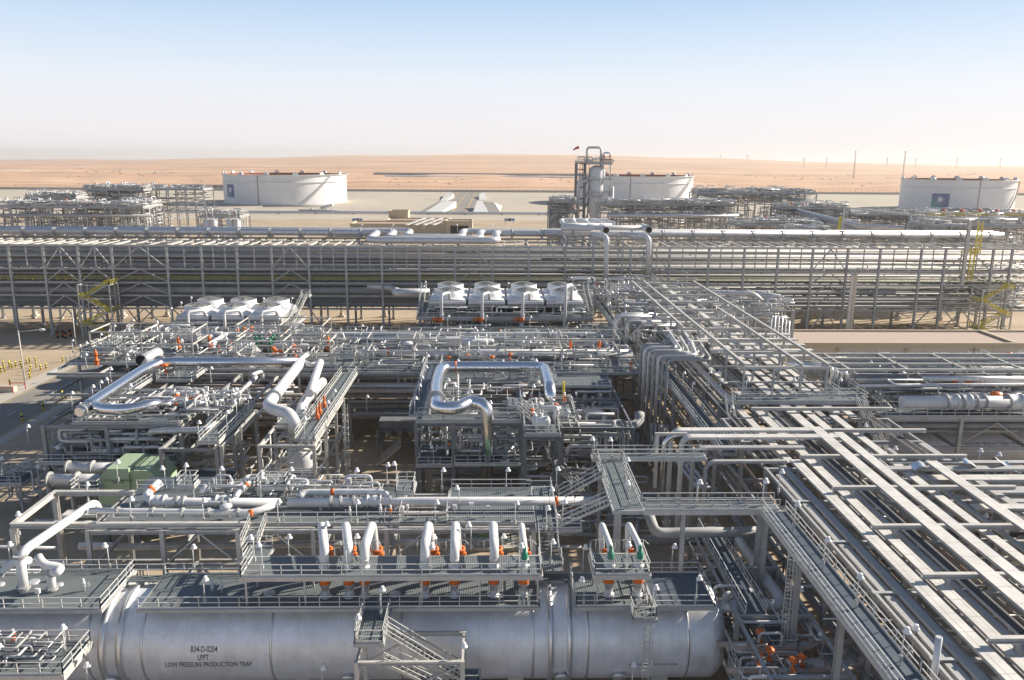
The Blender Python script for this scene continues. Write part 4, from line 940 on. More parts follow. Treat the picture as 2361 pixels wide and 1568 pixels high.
# looping guard rails around each relief valve at the back of the upper platform
psvx = [(-142, 0), (23, 0), (209, 0), (601, 0), (787, 0), (1048, 0), (1243, 1), (1800, 1), (1985, 1)]
psv = []
for i, (cxp, gr) in enumerate(psvx):
    r = .41 if i < 6 else .28
    x1 = qy('B3', (-110, 55, 165, 578, 782, 1052, 1258, 1845, 2045)[i], 830, 64.6).x; x2 = q('B3', cxp, 345, 14.8).x; 
    t = thing('relief_line', '', 'relief line', (x1, 64.6, ZD), 'arched relief lines on the vessel deck')
    MB().lathe((x1, 64.6, ZD), (0, 0, 1), [(.52, 0), (.52, .14), (.36, .16), (.36, 1.15), (.5, 1.15), (.5, 1.3)], 20).build('nozzle', 'silver', t)
    MB().lathe((x1, 64.6, ZD+1.3), (0, 0, 1), [(.47, 0), (.5, .1), (.5, .62), (.47, .72), (0, .72)], 20).build('orange_valve', 'orange', t)
    MB().lathe((x1, 64.6, ZD+2.0), (0, 0, 1), [(.46, 0), (.46, .8), (.5, .8), (.5, 1.0), (.32, 1.05), (.3, 1.5), (.42, 1.5), (.42, 1.65), (.26, 1.7)], 18).build('relief_valve_body', 'white', t)
    if gr:
        MB().lathe((x1+.05, 64.4, ZD+3.7), (0, 0, 1), [(.3, 0), (.3, .5), (.16, .6), (.16, 1.1), (.07, 1.2), (0, 1.4)], 14).build('green_bonnet', 'green', t)
    dx = x2-x1
    MB().tube([(x1+.02, 64.6, ZD+3.2), (x1+.05, 64.75, 14.65), (x2, 69.2, 14.85), (x2+.35, 69.3, 8.4)], r, 18, bend=.95).build('run', 'white', t)
    MB().lathe((x2+.31, 69.3, 11.7), (0, 0, 1), [(r*1.02, -.5), (r*1.5, -.5), (r*1.5, -.35), (r*1.3, -.3), (r*1.3, .3), (r*1.5, .35), (r*1.5, .5), (r*1.02, .5)], 16).build('rear_valve', 'orange', t)
    MB().tube([(x2+.3, 69.3, 11.7), (x2+.95, 69.1, 11.7)], .2, 10).build('actuator', 'orange', t)
    b = MB(); xl, xr = x1-.9, x1+.9
    b.tube([(xl-.5, 66.5, ZP+1.1), (xl-.5, 67.2, ZP+1.1), (xl, 67.4, ZP+1.1), (xr, 67.4, ZP+1.1), (xr+.3, 66.5, ZP+1.1)], .035, 5, bend=.3); b.tube([(xl, 67.4, ZP+.1), (xl, 67.4, ZP+1.1)], .035, 5).tube([(xr, 67.4, ZP+.1), (xr, 67.4, ZP+1.1)], .035, 5)
    b.build('guard_rail', 'rail', t); psv.append(t)
number(psv, '%s arched white relief line from the left on the vessel deck')
pipe([(-16, 69.6, 8.2), (18, 69.6, 8.2)], .45, 'grey', 'grey header pipe behind the arched relief lines', n=14)
# manhole covers and small nozzles on the deck
for k, (kk, x, y, r) in enumerate((('A3', 1865, 820, .5), ('B3', 370, 828, .5), ('A3', 230, 745, .55), ('A3', 410, 762, .35), ('A3', 0, 760, .4))):
    p = q(kk, x, y, ZD); tag(MB().lathe(p, (0, 0, 1), [(r, .0), (r, .12), (r*.9, .14), (0, .16)], 20).build('hatch_cover', 'silver'), '%s round hatch cover from the left on the vessel deck' % ordn((4, 5, 2, 3, 1)[k]), 'hatch')
for k, (kk, x, y) in enumerate((('A3', 585, 800), ('A3', 1470, 810), ('A3', 1535, 815), ('A3', 270, 880), ('A3', 1710, 880))):
    p = q(kk, x, y, ZD); put(('gate', 'box')[k in (3,)], p, k, '', .8, '%s small instrument nozzle from the left on the vessel deck' % ordn((2, 3, 4, 1, 5)[k]))
# vertical ladder with cage and small balcony on the right part of the vessel
t = thing('balcony', 'small railed balcony with caged ladder hanging on the vessel front', 'balcony', q('B3', 2080, 1020, 9.6))
a = q('B3', 2010, 960, ZD); deck(t, a.x, a.x+1.9, 60.8, 62.5, ZD-.02, 'flr')
lx = a.x+1.2; b = MB()
for e in (-.25, .25): b.beam((lx+e, 60.6, 3), (lx+e, 60.6, 10.8), .06)
for k in range(22): b.beam((lx-.25, 60.6, 3.2+k*.33), (lx+.25, 60.6, 3.2+k*.33), .035)
b.build('ladder', 'steel_light', t); b = MB()
for k in range(6): b.lathe((lx, 60.25, 5.2+k*.9), (0, 0, 1), [(.42, 0), (.42, .06)], 12)
for k in range(5): an = math.pi+k*math.pi/4; b.beam((lx+.42*math.cos(an), 60.25+.42*math.sin(an), 5.2), (lx+.42*math.cos(an), 60.25+.42*math.sin(an), 9.8), .035)
b.build('cage', 'rail', t)
# stair structure in front of the vessel
t = thing('stair_landing', 'walkway and stair in an open frame standing in front of the big vessel', 'stair', (-6.8, 57.5, 0))
deck(t, -11.1, -8.9, 57.6, 62.4, ZD-.02, 'flr')
lattice(t, [-11.0, -2.5], [57.3, 61.4], [8.5], z0=0, cw=.34, bw=.34, m='steel_light', brace=((0, 5.5, 8.4, 1),))
MB().beam((-9, 57.2, 5), (-2.7, 57.2, 8.1), .14).build('brace', 'steel', t)
def stair(t, p, q_, w=1., n=14, rail=True, m='steel_light'):
    p, q_ = Vector(p), Vector(q_); d = (q_-p); s = Vector((-d.y, d.x, 0)).normalized()*(w/2)
    b = MB()
    for e in (-1, 1): b.beam(p+s*e, q_+s*e, .06, .26)
    b.build('stringer', m, t); b = MB()
    for i in range(n):
        c = p+d*((i+.5)/n); u = Vector((d.x, d.y, 0)).normalized()*.13; b.quad(c-s-u, c+s-u, c+s+u, c-s+u)
    b.build('treads', 'grating', t)
    if rail:
        for e in (-1, 1):
            b = MB()
            for h in (.55, 1.05): b.beam(p+s*e+Vector((0, 0, h)), q_+s*e+Vector((0, 0, h)), .055)
            for i in range(5): c = p+d*(i/4)+s*e; b.beam(c, c+Vector((0, 0, 1.05)), .055)
            b.build('handrail', 'rail', t)
stair(t, (-8.8, 59.3, 9.9), (-2.6, 59.3, 5.6), 1.1, 18)
deck(t, -2.5, -1.2, 58.2, 60.6, 5.4, 'fr'); stair(t, (-8.8, 57.9, 8.2), (-1.5, 57.9, 4.2), 1., 16)
tag(MB().box(-9.3, -7.6, 56.2, 57, 4.6, 5.9).beam((-9, 56, 4.5), (-7.2, 56, 5.9), .15).build('yellow_box', 'yellow'), 'bright yellow cabinet at the bottom edge under the stair frame', 'cabinet')
# lower left platform
t = thing('platform', 'small grating platform with valves at the lower left corner', 'platform', (-39, 59, 8))
xa = q('A3', 575, 1215, 8).x; deck(t, -48, xa, 56.6, 61, 8., 'fbr', fascia='steel_light', ft=.5)
MB().ibeam((xa-.4, 56.8, 0), (xa-.4, 56.8, 7.6), .3, .3).build('post', 'steel_light', t)
wander(-45, xa-1.5, 57.2, 60, 8.3, 9.8, 26, 'on the lower left platform', solo=8, rmin=.04, rmax=.09, span=3)
for k, (x, y, kd) in enumerate(((-42.5, 59.8, 'ogate'), (-41, 60.4, 'gate'), (-40, 60.6, 'ogate'), (-43.5, 58.6, 'gate'), (-41.5, 58.2, 'gate'))): put(kd, (x, y, 8), k*1.3, 'on the lower left platform')
tag(MB().box(-39.2, -36.6, 58.2, 60, 8.15, 8.3).build('grating_panel', 'grating_y'), 'loose dark grating panel lying on the lower left platform', 'panel')
# ---- left inlet pipes on the deck
ZM = 12.5
a = q('A3', 165, 800, ZD); c_ = q('A3', 600, 255, 13.4); e_ = q('A3', 680, 175, 13.4)
t = pipe([(a.x, a.y, ZD), (a.x-.1, a.y+.3, 13.5), (e_.x, 77.0, 13.5), (e_.x, 77.6, 12.)], .42, 'white', 'large white gooseneck pipe rising from the left deck and running back', n=20, bend=1.3, flanges=(.02, .2)); pmain = t
pipe([q('A3', 1890, 205, 13.6), q('A3', 1750, 262, 13.4), (c_.x+5, c_.y, 13.4), (c_.x+.3, c_.y, 13.5)], .34, 'white', 'white branch pipe with orange band running right from the gooseneck', n=18, bend=1., flanges=(.2, .36, .5, .66, .85), bandsO=(.13,))
p = q('A3', 1565, 250, 13.4); b = MB(); b.lathe((p.x, p.y, 13.4), (0, 0, 1), [(.42, -.5), (.42, .45), (.6, .45), (.6, .6), (.35, .75), (0, .8)], 20); tag(b.build('check_valve', 'white'), 'white check valve with round cover on the branch pipe', 'valve')
a2 = q('A3', 360, 800, ZD); pipe([(a2.x, a2.y, ZD), (a2.x+.05, a2.y+.1, 11.9), q('A3', 395, 680, 12.2), q('A3', 425, 640, 12.4), q('A3', 300, 620, 12.7), q('A3', 262, 560, 13.3)], .36, 'white', 'white S-shaped pipe joining the gooseneck from the deck', n=18, bend=.8, flanges=(.03, .35))
pipe([q('A3', 200, 590, 12.6), q('A3', 100, 600, 12), q('A3', 0, 680, 11.2), q('A3', -60, 760, 10.6)], .33, 'white', 'white pipe leaving the gooseneck toward the left edge', n=16, bend=1.2, flanges=(.8,))
for k, (x, y, z1) in enumerate((('A3', 0, 0),)): pass
tlab = 'dark lettering on the branch pipe'
t = pmain
# ---- middle deck on its pipe rack
t = thing('pipe_rack', 'low grey pipe rack under the middle grating deck', 'pipe rack', (-18, 74, 0))
xsm = [-39.8, -32.6, -25.2, -17.8, -10.6, -3.3, 4.0]
lattice(t, xsm, [73.4, 81.8], [4.5, 8.3, ZM-.34], cw=.42, bw=.42, brace=((1, 4.6, 8.2, 0), (1, 8.4, 12., 0), (2, 8.4, 12., 0), (4, .3, 4.4, 0), (4, 8.4, 12, 0)))
mid = thing('platform', 'long middle grating deck carrying the white gas pipes', 'platform', (-18, 74, ZM))
deck(mid, -38.8, -9.5, 74.3, 82.4, ZM, 'b', step=2); deck(mid, -4.6, 4.1, 74.3, 82.4, ZM, 'b', step=2)
rail_run(b := MB(), [(-39.2, 74.2, ZM), (-24.3, 74.2, ZM)]); rail_run(b, [(-22.5, 74.2, ZM), (4.1, 74.2, ZM)]); b.build('handrail', 'rail', mid)
rail_run(b := MB(), [(-9.4, 74.2, ZM), (-9.4, 82, ZM)]); rail_run(b, [(-4.7, 74.2, ZM), (-4.7, 79.5, ZM)]); b.build('handrail', 'rail', mid)
MB().box(-9.5, -4.6, 74.3, 75.3, ZM-.06, ZM).build('grating', 'grating', mid)
MB().box(-38.8, -30.5, 81.2, 86, ZM-.07, ZM-.01).build('grating', 'grating_y', mid)
# cantilever frame at the far left of the middle deck
t = thing('steel_frame_extension', 'open pale beam frame sticking out left of the middle deck', 'steel frame', (-46.7, 73, 0))
t.name = 'pale_beam_frame'
for x, y in ((-46.7, 73), (-46.7, 80.6)): MB().ibeam((x, y, 0), (x, y, 12.6), .5, .5).build('column', 'steel_light', t)
MB().ibeam((-46.9, 73, 12.9), (-24., 73, 12.9), .45, .5).build('beam', 'steel_light', t); MB().ibeam((-46.7, 73.2, 12.9), (-46.7, 80.4, 12.9), .45, .5).build('beam', 'steel_light', t); MB().ibeam((-46.9, 80.7, 12.9), (-38.4, 80.7, 12.9), .45, .5).build('beam', 'steel_light', t)
MB().ibeam((-46.7, 73, 8.3), (-39.9, 73, 8.3), .35, .4).build('beam', 'steel', t)
for k, y in enumerate((75.4, 78)):
    tag(MB().box(-44.8, -38.9, y, y+1.3, 11.3, 11.6).build('cable_tray', 'tray'), ('front' if k == 0 else 'rear')+' pale covered tray inside the beam frame at the left', 'cable tray')
runs('x', -46, 6, 73.8, 81, 6.6, 7.6, 2, 'under the middle deck', solo=2, rmin=.12, rmax=.35)
runs('x', -45, 10, 73.8, 81, 11.2, 11.9, 6, 'just below the middle deck grating', solo=5, rmin=.1, rmax=.22)
runs('x', -62, -40, 66, 74, 7.5, 10, 9, 'at the left edge beside the vessel deck', solo=5, rmin=.12, rmax=.3)
pipe([(-33, 72.3, 6.2), (12, 72.3, 6.2)], .55, 'dgrey', 'thick dark pipe low in the gap behind the vessel deck', n=16)
pipe([(-8, 70.8, 5), (26, 70.8, 5)], .6, 'dgrey', 'thick dark pipe low behind the green relief valves', n=16)
pipe([(4, 72, 7.6), (28, 72, 7.6)], .4, 'grey', 'grey pipe low behind the green relief valves', n=14)
cb = []
for k in range(4):
    x = -34.8+k*.28; cb.append(pipe([(x, 72, 9.5), (x, 71.6, 9.5), (x, 71.4, 6.6)], .07, 'dgrey', '', 'hooked conduits', n=6, bend=.4))
number(cb, '%s hooked dark conduit from the left behind the vessel deck')
# pipes on the middle deck
P2 = [(-30.8, 83.2, 14.5), (-34.2, 79.4, 13.45), (-33.4, 77.4, 13.4), (-20, 77.3, 13.4)]
pipe([q('A3', 1110, 50, 14.4), q('A3', 1000, 140, 13.6), q('A3', 1060, 185, 13.4), q('A3', 1930, 190, 13.4)], .43, 'white', 'thick white pipe with orange band curling forward on the middle deck', n=20, bend=1.1, flanges=(.38, .42, .66, .7), bandsO=(.07,))
pipe([q('A3', 1990, 190, 13.4), q('B3', 500, 182, 13.4), q('B3', 1890, 180, 13.4)], .45, 'white', 'long straight thick white pipe along the right half of the middle deck', n=22, flanges=(.13, .16, .2), bandsO=(.82,), supports=5)
pipe([q('A3', 2060, 160, 13.6), q('A3', 2110, 118, 13.9), q('B3', 300, 116, 13.9), q('B3', 343, 185, 13.5)], .33, 'white', 'white bypass pipe with orange band arching beside the long pipe', n=18, bend=1., bandsO=(.35,))
pipe([q('A3', 1610, 185, 13.4), q('A3', 1640, 130, 13.9), q('A3', 1745, 40, 14.4)], .3, 'white', 'white branch with orange band angling back from the thick pipe', n=16, bend=.8, flanges=(.5,), bandsO=(.72,))
pipe([q('A3', 1395, 130, 13.6), q('A3', 1430, 70, 14.4)], .33, 'silver', 'short stubby silver cylinder tilted above the thick pipe', n=16)
for k, (kk, x, y) in enumerate((('A3', 1095, 180), ('A3', 1545, 180), ('B3', 225, 180))):
    p = q(kk, x, y, 13.4); b = MB(); b.lathe(p, (1, 0, 0), [(.45, -.75), (.66, -.75), (.66, -.6), (.5, -.55), (.62, -.2), (.62, .2), (.5, .55), (.66, .6), (.66, .75), (.45, .75)], 20)
    t = tag(b.build('ball_valve', 'white'), '%s fat white ball valve from the left on the middle deck pipes' % ordn(k+1), 'valve')
    o = MB().tube([(p.x, p.y, 13.9), (p.x, p.y, 14.5)], .14, 10).build('stem', 'steel', t) if 0 else None
text_t = thing('pipe_lettering', 'small black stencilled line on the long white pipe', 'lettering', q('B3', 1090, 180, 13.4))
def on_pipe(xc, y, z, r, a0=20):
    def f(x, yy):
        a = math.radians(a0)+yy/r; return (xc+x, y-math.cos(a)*(r+.012), z+math.sin(a)*(r+.012))
    return f
p = q('B3', 1085, 180, 13.4); text_mesh('24-P-1602-6CS1P\n24 LP GAS FROM LPPT D-0204 TO D-0052', .2, on_pipe(p.x, p.y, 13.4, .45, 30), 'letters', text_t)
text_t = thing('pipe_lettering', 'small black stencilled line on the white branch pipe', 'lettering', q('A3', 1280, 255, 13.4))
p = q('A3', 1290, 255, 13.4); text_mesh('WET GAS FROM LPPT\nD-0204 TO D-0052', .2, on_pipe(p.x, c_.y, 13.4, .34, 30), 'letters', text_t)
scatter(-30, -12, 79, 82, ZM, 12, 'at the back of the middle deck', solo=True, kinds=('box', 'gate', 'valve', 'bend'))
scatter(-22, 3, 74.8, 76, ZM, 9, 'at the front edge of the middle deck', solo=True, kinds=('box', 'box', 'ogate', 'gate'), s=.8)
wander(-30, -12, 79, 82.3, ZM+.3, ZM+2, 22, 'at the back of the middle deck', solo=6, rmin=.04, rmax=.12, span=5)
# small raised box platforms behind the long pipe
for lab, x0, x1, y0, y1 in (('small raised box platform left, above the middle deck', q('A3', 1750, 130, 14).x, q('A3', 1945, 130, 14).x, 79.2, 80.6), ('small raised box platform right, above the middle deck', q('B3', 375, 130, 14).x, q('B3', 495, 130, 14).x, 77.8, 80.4), ('narrow raised box platform by the curled pipe end', q('A3', 1190, 120, 14).x, q('A3', 1310, 120, 14).x, 79.4, 81)):
    t = vdeck(lab, x0, x1, y0, y1, 14.2, 'fblr', step=1)
    for x in (x0+.1, x1-.1): MB().beam((x, y0+.1, ZM), (x, y0+.1, 13.9), .1).build('post', 'rail', t)
# walkway from the upper platform back to the middle deck, with steps
t = thing('walkway', 'railed stepped walkway joining the vessel deck and the middle deck', 'walkway', (5.3, 70, ZM))
deck(t, 4.3, 6.3, 72.6, 83, ZM-.012, 'r'); MB().box(4.3, 6.3, 66.6, 69.2, ZD+1.2, ZD+1.27).build('grating', 'grating', t); stair(t, (5.3, 69.2, 11.2), (5.3, 72.6, ZM), 1.8, 8)
rail_run(b := MB(), [(4.25, 66.6, 11.2), (4.25, 69.2, 11.2)]); rail_run(b, [(6.35, 66.6, 11.2), (6.35, 69.2, 11.2)]); b.build('handrail', 'rail', t)
t = thing('walkway', 'curved railed stair at the left of the relief platform', 'walkway', (-21.8, 70, ZM))
stair(t, (-22.6, 68.6, ZP), (-23.4, 74.2, ZM), 1.5, 10); deck(t, -22.6, -20.4, 66.6, 68.4, ZP-.03, 'bl')
# sloping stairs up to the T platform
ZT = 15.
p1, p2 = q('B3', 1640, 360, ZM), q('B3', 1870, 175, ZT)
t = thing('stair', 'front one of two railed stairs climbing to the cross walkway', 'stair', p1); stair(t, (6.4, 73.6, ZM), (p2.x, 73.6, ZT), 1.1, 14); deck(t, 4.9, 8.6, 72.7, 74.4, ZM-.025, 'f')
t = thing('stair', 'rear one of two railed stairs climbing to the cross walkway', 'stair', q('B3', 1600, 140, ZM)); stair(t, (7.0, 80.2, ZM), (12., 80.2, ZT+.4), 1.1, 14)
xT = q('B3', 1830, 0, ZT).x
t = thing('walkway', 'wide grating walkway running back from the two stairs', 'walkway', (12.8, 76, ZT)); deck(t, 11.6, 14.4, 71.4, 84.5, ZT, 'b', ft=.4)
rail_run(b := MB(), [(14.4, 73, ZT), (14.4, 84.5, ZT)]); rail_run(b, [(11.6, 75, ZT), (11.6, 79.4, ZT)]); rail_run(b, [(11.6, 81.2, ZT), (11.6, 84.5, ZT)]); b.build('handrail', 'rail', t)
for x, y in ((11.9, 72), (11.9, 84), (14.1, 84)): MB().ibeam((x, y, 0), (x, y, ZT-.4), .35, .35).build('post', 'steel', t)
t = thing('walkway', 'cross walkway with pale edge beam, between the stairs and the cable rack', 'walkway', (20, 71, ZT)); deck(t, 14.56, 27.6, 71.3, 72.9, ZT, 'fb', fascia='steel_light', ft=.42)
for x in (12.2, 18.5, 26): MB().ibeam((x, 72, 0), (x, 72, ZT-.4), .4, .4).build('post', 'steel', t)
t = thing('walkway', 'long dark walkway running to the lower right corner beside the cable rack', 'walkway', (27, 55, ZT)); deck(t, 25.9, 28.1, 36, 71.1, ZT-.015, 'lr', gm='grating_y', ft=.4, fascia='steel_light')
for k, y in enumerate((70, 61.5, 53, 45)): MB().ibeam((25.9, y, 0), (25.9, y, ZT-.4), .45, .45).build('post', 'steel', t)
t = thing('platform', 'long thin rear platform behind the two stairs', 'platform', (20, 85, ZT)); deck(t, 11.2, 24., 84.8, 86., ZT+.1, 'fb', fascia='steel_light')
# small caged ladder, hanging platform near the dark walkway
p = q('C3', 900, 600, 11); t = thing('caged_ladder', 'slim caged ladder hanging beside the dark walkway', 'ladder', (25.6, 62, 6)); b = MB()
for e in (-.25, .25): b.beam((25.2+e, 61.6, 6), (25.2+e, 61.6, 16), .06)
for k in range(26): b.beam((24.95, 61.6, 6.3+k*.36), (25.45, 61.6, 6.3+k*.36), .035)
b.build('ladder', 'rail', t); b = MB()
for k in range(10): b.lathe((25.2, 61.2, 7.2+k*.9), (0, 0, 1), [(.4, 0), (.4, .06)], 12)
for k in range(5): an = math.pi+k*math.pi/4; b.beam((25.2+.4*math.cos(an), 61.2+.4*math.sin(an), 7.2), (25.2+.4*math.cos(an), 61.2+.4*math.sin(an), 15.4), .035)
b.build('cage', 'rail', t)
vdeck('small hanging grating platform under the dark walkway', 23.6, 26., 60.4, 64.2, 7., 'fblr', step=1.2)
vdeck('small railed platform low beside the right end of the vessel', 20.8, 24.4, 59.2, 62, 5., 'fblr', step=1.2)
vdeck('low inner walkway between the vessel and the cable rack', 22.2, 24., 63, 80, 9., 'lr', gm='grating_y', step=2)
# right-end outlet pipe of the vessel
pv = q('C3', 700, 900, 8.2)
pipe([(19.4, 65.6, 8.2), (pv.x, 65.6, 8.2), (q('C3', 440, 490, 8.2).x-.6, 78.6, 8.2)], .6, 'silver', 'thick silver outlet pipe leaving the vessel and turning back', n=22, bend=1.3, flanges=(.05, .16))
pipe([(q('C3', 440, 490, 8.2).x-.4, 78.6, 8.2), (14, 78.6, 8.2)], .55, 'dgrey', 'dark thick pipe joining the outlet pipe from the left', n=18)
pipe([q('B3', 2110, 230, 12.), q('B3', 2170, 400, 10.6), q('C3', -90, 400, 10.4), q('C3', 720, 388, 10.4)], .52, 'grey', 'thick pale pipe curving from the cross walkway to the right', n=22, bend=1.6)
p = q('C3', 1100, 1310, 5.5)
pipe([(p.x-4.2, p.y-6, 3.8), (p.x-4.2, p.y, 5.5), (p.x+2.2, p.y, 5.5), (p.x+3.4, p.y+9, 5.5)], .55, 'white', 'thick white pipe with ball valve near the bottom edge', n=20, bend=1.2, flanges=(.42, .62))
b = MB(); b.lathe((p.x, p.y, 5.5), (1, 0, 0), [(.5, -1.1), (.85, -1.1), (.85, -.9), (.7, -.85), (.8, 0), (.7, .85), (.85, .9), (.85, 1.1), (.5, 1.1)], 22)
t = thing('ball_valve', 'big grey ball valve with bolted flanges near the bottom edge', 'valve', (p.x, p.y, 5.5)); b.build('body', 'silver', t); MB().tube([(p.x, p.y, 6.1), (p.x, p.y, 7.2)], .3, 12).build('stem', 'silver', t)
pipe([(p.x+3.2, p.y+9, 5.4), (p.x+3.2, p.y+22, 5.4)], .5, 'grey', 'thick silver pipe running back under the cable rack', n=16)
pipe([(p.x+2.4, p.y-1, 5.3), (p.x+3.6, p.y-14, 5.3)], .5, 'silver', 'thick silver pipe running toward the viewer at the bottom edge', n=16)
pipe([(29.4, 46.6, 12), (29.4, 46.6, 17.4)], .22, 'silver', 'open upright vent pipe at the lower right', n=14)
b = MB().lathe(q('C3', 305, 840, 9.3), (.4, -1, 0), [(0, .1), (.55, .1), (.55, 0), (0, 0)], 20); tag(b.build('blind_flange', 'steel'), 'round upright blind flange beside the outlet pipe', 'flange')
# low-level piping under the right foreground
runs('y', 42, 84, 20.5, 30, 1, 6, 16, 'low between the vessel and the cable rack', solo=6, rmin=.1, rmax=.35, mats=('dgrey', 'grey', 'brown'))
runs('x', 19, 32, 45, 84, 2, 7.5, 14, 'crossing low between vessel and cable rack', solo=6, rmin=.1, rmax=.3, mats=('dgrey', 'grey', 'brown', 'steel'))
t = thing('low_steel_structure', 'dark low steel frame between the vessel and the cable rack', 'steel frame', (25, 50, 0)); lattice(t, [21.5, 28], [46, 54.5, 63, 71.5, 80], [4.3, 8.9], cw=.35, bw=.35, m='steel')
scatter(20, 27, 56, 70, 7.1, 12, 'low right of the vessel', solo=True)
wander(20, 28, 52, 80, 3, 9, 46, 'low right of the vessel', rmin=.04, rmax=.14, span=6)
# ================================================================== COOLER BANKS
def cooler_bank(label, px0, py0, dpx, z, ncol, rad, rowd, where, zdeck, zlow, headers=True):
    """rows of white fan cones on a plenum, on a deck with legs"""
    c0 = GZ(px0, py0, z); c1 = GZ(px0+dpx, py0, z); pitch = c1.x-c0.x; y0 = c0.y
    t = thing('fin_fan_cooler', label, 'air cooler', (c0.x, y0-5, zlow))
    x0, x1 = c0.x-pitch/2, c0.x+pitch*(ncol-.5); ya, yb = y0-rowd*.42, y0+rowd*1.45
    zb = z-1.45
    for i in range(ncol):
        xa, xb = x0+pitch*i+.25, x0+pitch*(i+1)-.25
        MB().box(xa, xb, ya, yb, zb-.55, zb).build('plenum_panel', 'cooler', t)
        for j in range(2):
            cx_, cy_ = c0.x+pitch*i, y0+rowd*j
            b = MB(); n = 28; yl, yr = cy_-rowd*.42+.03, cy_+rowd*.42; ring = []; sq = []
            for k in range(n):
                a = 2*math.pi*k/n; ring.append((cx_+rad*math.cos(a), cy_+rad*math.sin(a), z-.8))
                u, v = math.cos(a), math.sin(a); s_ = 1/max(abs(u), abs(v)); sq.append((cx_+u*s_*(xb-xa)/2, cy_+v*s_*(yr-yl)/2, zb+.004))
            for k in range(n): b.quad(sq[k], sq[(k+1) % n], ring[(k+1) % n], ring[k]); b.sm[-1] = True
            b.build('cone', 'cooler', t)
            fr_ = MB(); fr_.lathe((cx_, cy_, z-.8), (0, 0, 1), [(rad, 0), (rad, 1.1), (rad-.1, 1.15), (rad-.12, 1.05), (rad-.12, 0)], 36); ring_o = fr_.build('fan_ring', 'cooler', t)
            g_ = MB(); m_ = 24
            for k in range(m_):
                a = 2*math.pi*k/m_; g_.beam((cx_, cy_, z+.95), (cx_+(rad-.1)*math.cos(a), cy_+(rad-.1)*math.sin(a), z+.36), .06)
            for f in (.2, .35, .5, .65, .8, .93):
                P = [(cx_+(rad-.1)*f*math.cos(2*math.pi*k/24), cy_+(rad-.1)*f*math.sin(2*math.pi*k/24), z+1.05-.69*f) for k in range(25)]
                g_.tube(P, .035, 4, bend=0, cap=False)
            g_.build('guard', 'mesh', ring_o)
            f_ = MB()
            for k in range(6):
                a = 2*math.pi*k/6+i*.5+j; d = Vector((math.cos(a), math.sin(a), 0)); s_ = Vector((-d.y, d.x, .35)).normalized()*.42; c_ = Vector((cx_, cy_, z-.1))
                f_.quad(c_+d*.4-s_*.5, c_+d*(rad-.35)-s_, c_+d*(rad-.35)+s_, c_+d*.4+s_*.5)
            f_.lathe((cx_, cy_, z-.4), (0, 0, 1), [(.45, 0), (.45, .6), (0, .7)], 10); f_.build('fan_blades', 'grey', ring_o)
            MB().lathe((cx_, cy_, z-.75), (0, 0, 1), [(0, 0), (rad-.13, 0)], 24).build('throat_shade_disc', 'steel_dark', ring_o)  # dark disc paints in the shade inside the fan throat
        # header boxes and nozzles along the front
        h_ = MB().box(xa, xb, ya-.7, ya-.004, zb-.7, zb-.2); h_.tube([(xa+.3, ya-.5, zb+.15), (xb-.3, ya-.5, zb+.15)], .28, 10); h_.build('header_box', 'cooler', t)
        b = MB()
        for k in range(9): x = xa+.4+(xb-xa-.8)*k/8; b.beam((x, ya-.35, zb-1.6), (x, ya-.35, zb-.78), .09)
        b.build('nozzle_row', 'white', t)
        if i: MB().box(xa-.5, xa-.004, ya-.1, ya+.1, zb-1.1, zb-.1).build('gap_shade_block', 'black', t)  # solid black block paints the shade in the gap between bays
    # bundles below the plenum
    MB().box(x0, x1, ya+.1, yb-.1, zb-1.7, zb-.6).build('tube_bundle', 'steel', t)
    deck(t, x0-2.2, x1+1.6, ya-4., yb+1.2, zdeck, 'fblr', step=1.9, ft=.6)
    b = MB(); nx = int((x1-x0)/2.2)
    for k in range(nx+1): x = x0+(x1-x0)*k/nx; b.beam((x, ya+.15, zdeck), (x, ya+.15, zb-1.9), .16)
    b.build('bundle_posts', 'steel', t)
    xs = [x0+(x1-x0)*k/ncol for k in range(ncol+1)]
    lattice(t, xs, [ya-3.2, (ya+yb)/2, yb], [zlow, zdeck-.65], cw=.35, bw=.35, m='steel')
    for k, x in enumerate(xs):
        b = MB()
        if k < ncol: b.beam((x, ya-3.22, zdeck-2.6), (x+1.9, ya-3.22, zdeck-.8), .16)
        if k: b.beam((x, ya-3.22, zdeck-2.6), (x-1.9, ya-3.22, zdeck-.8), .16)
        b.build('knee_brace', 'steel', t)
    deck(t, x0-5, x1+3, ya-6.5, ya-3.6, zlow+.02, 'f', step=1.7)
    wander(x0, x1, ya-3.4, ya-.9, zdeck+.2, zb-.8, 22, where, solo=4, rmin=.05, rmax=.16, span=8)
    wander(x0-2, x1, ya-6, yb, zlow+.3, zdeck-1.2, 50, where, rmin=.08, rmax=.28, span=9)
    runs('x', x0-4, x1+4, ya-3, yb, zlow+.5, zdeck-1, 14, where, rmin=.12, rmax=.3)
    # side stairs
    return x0, x1, ya, yb, zb, t
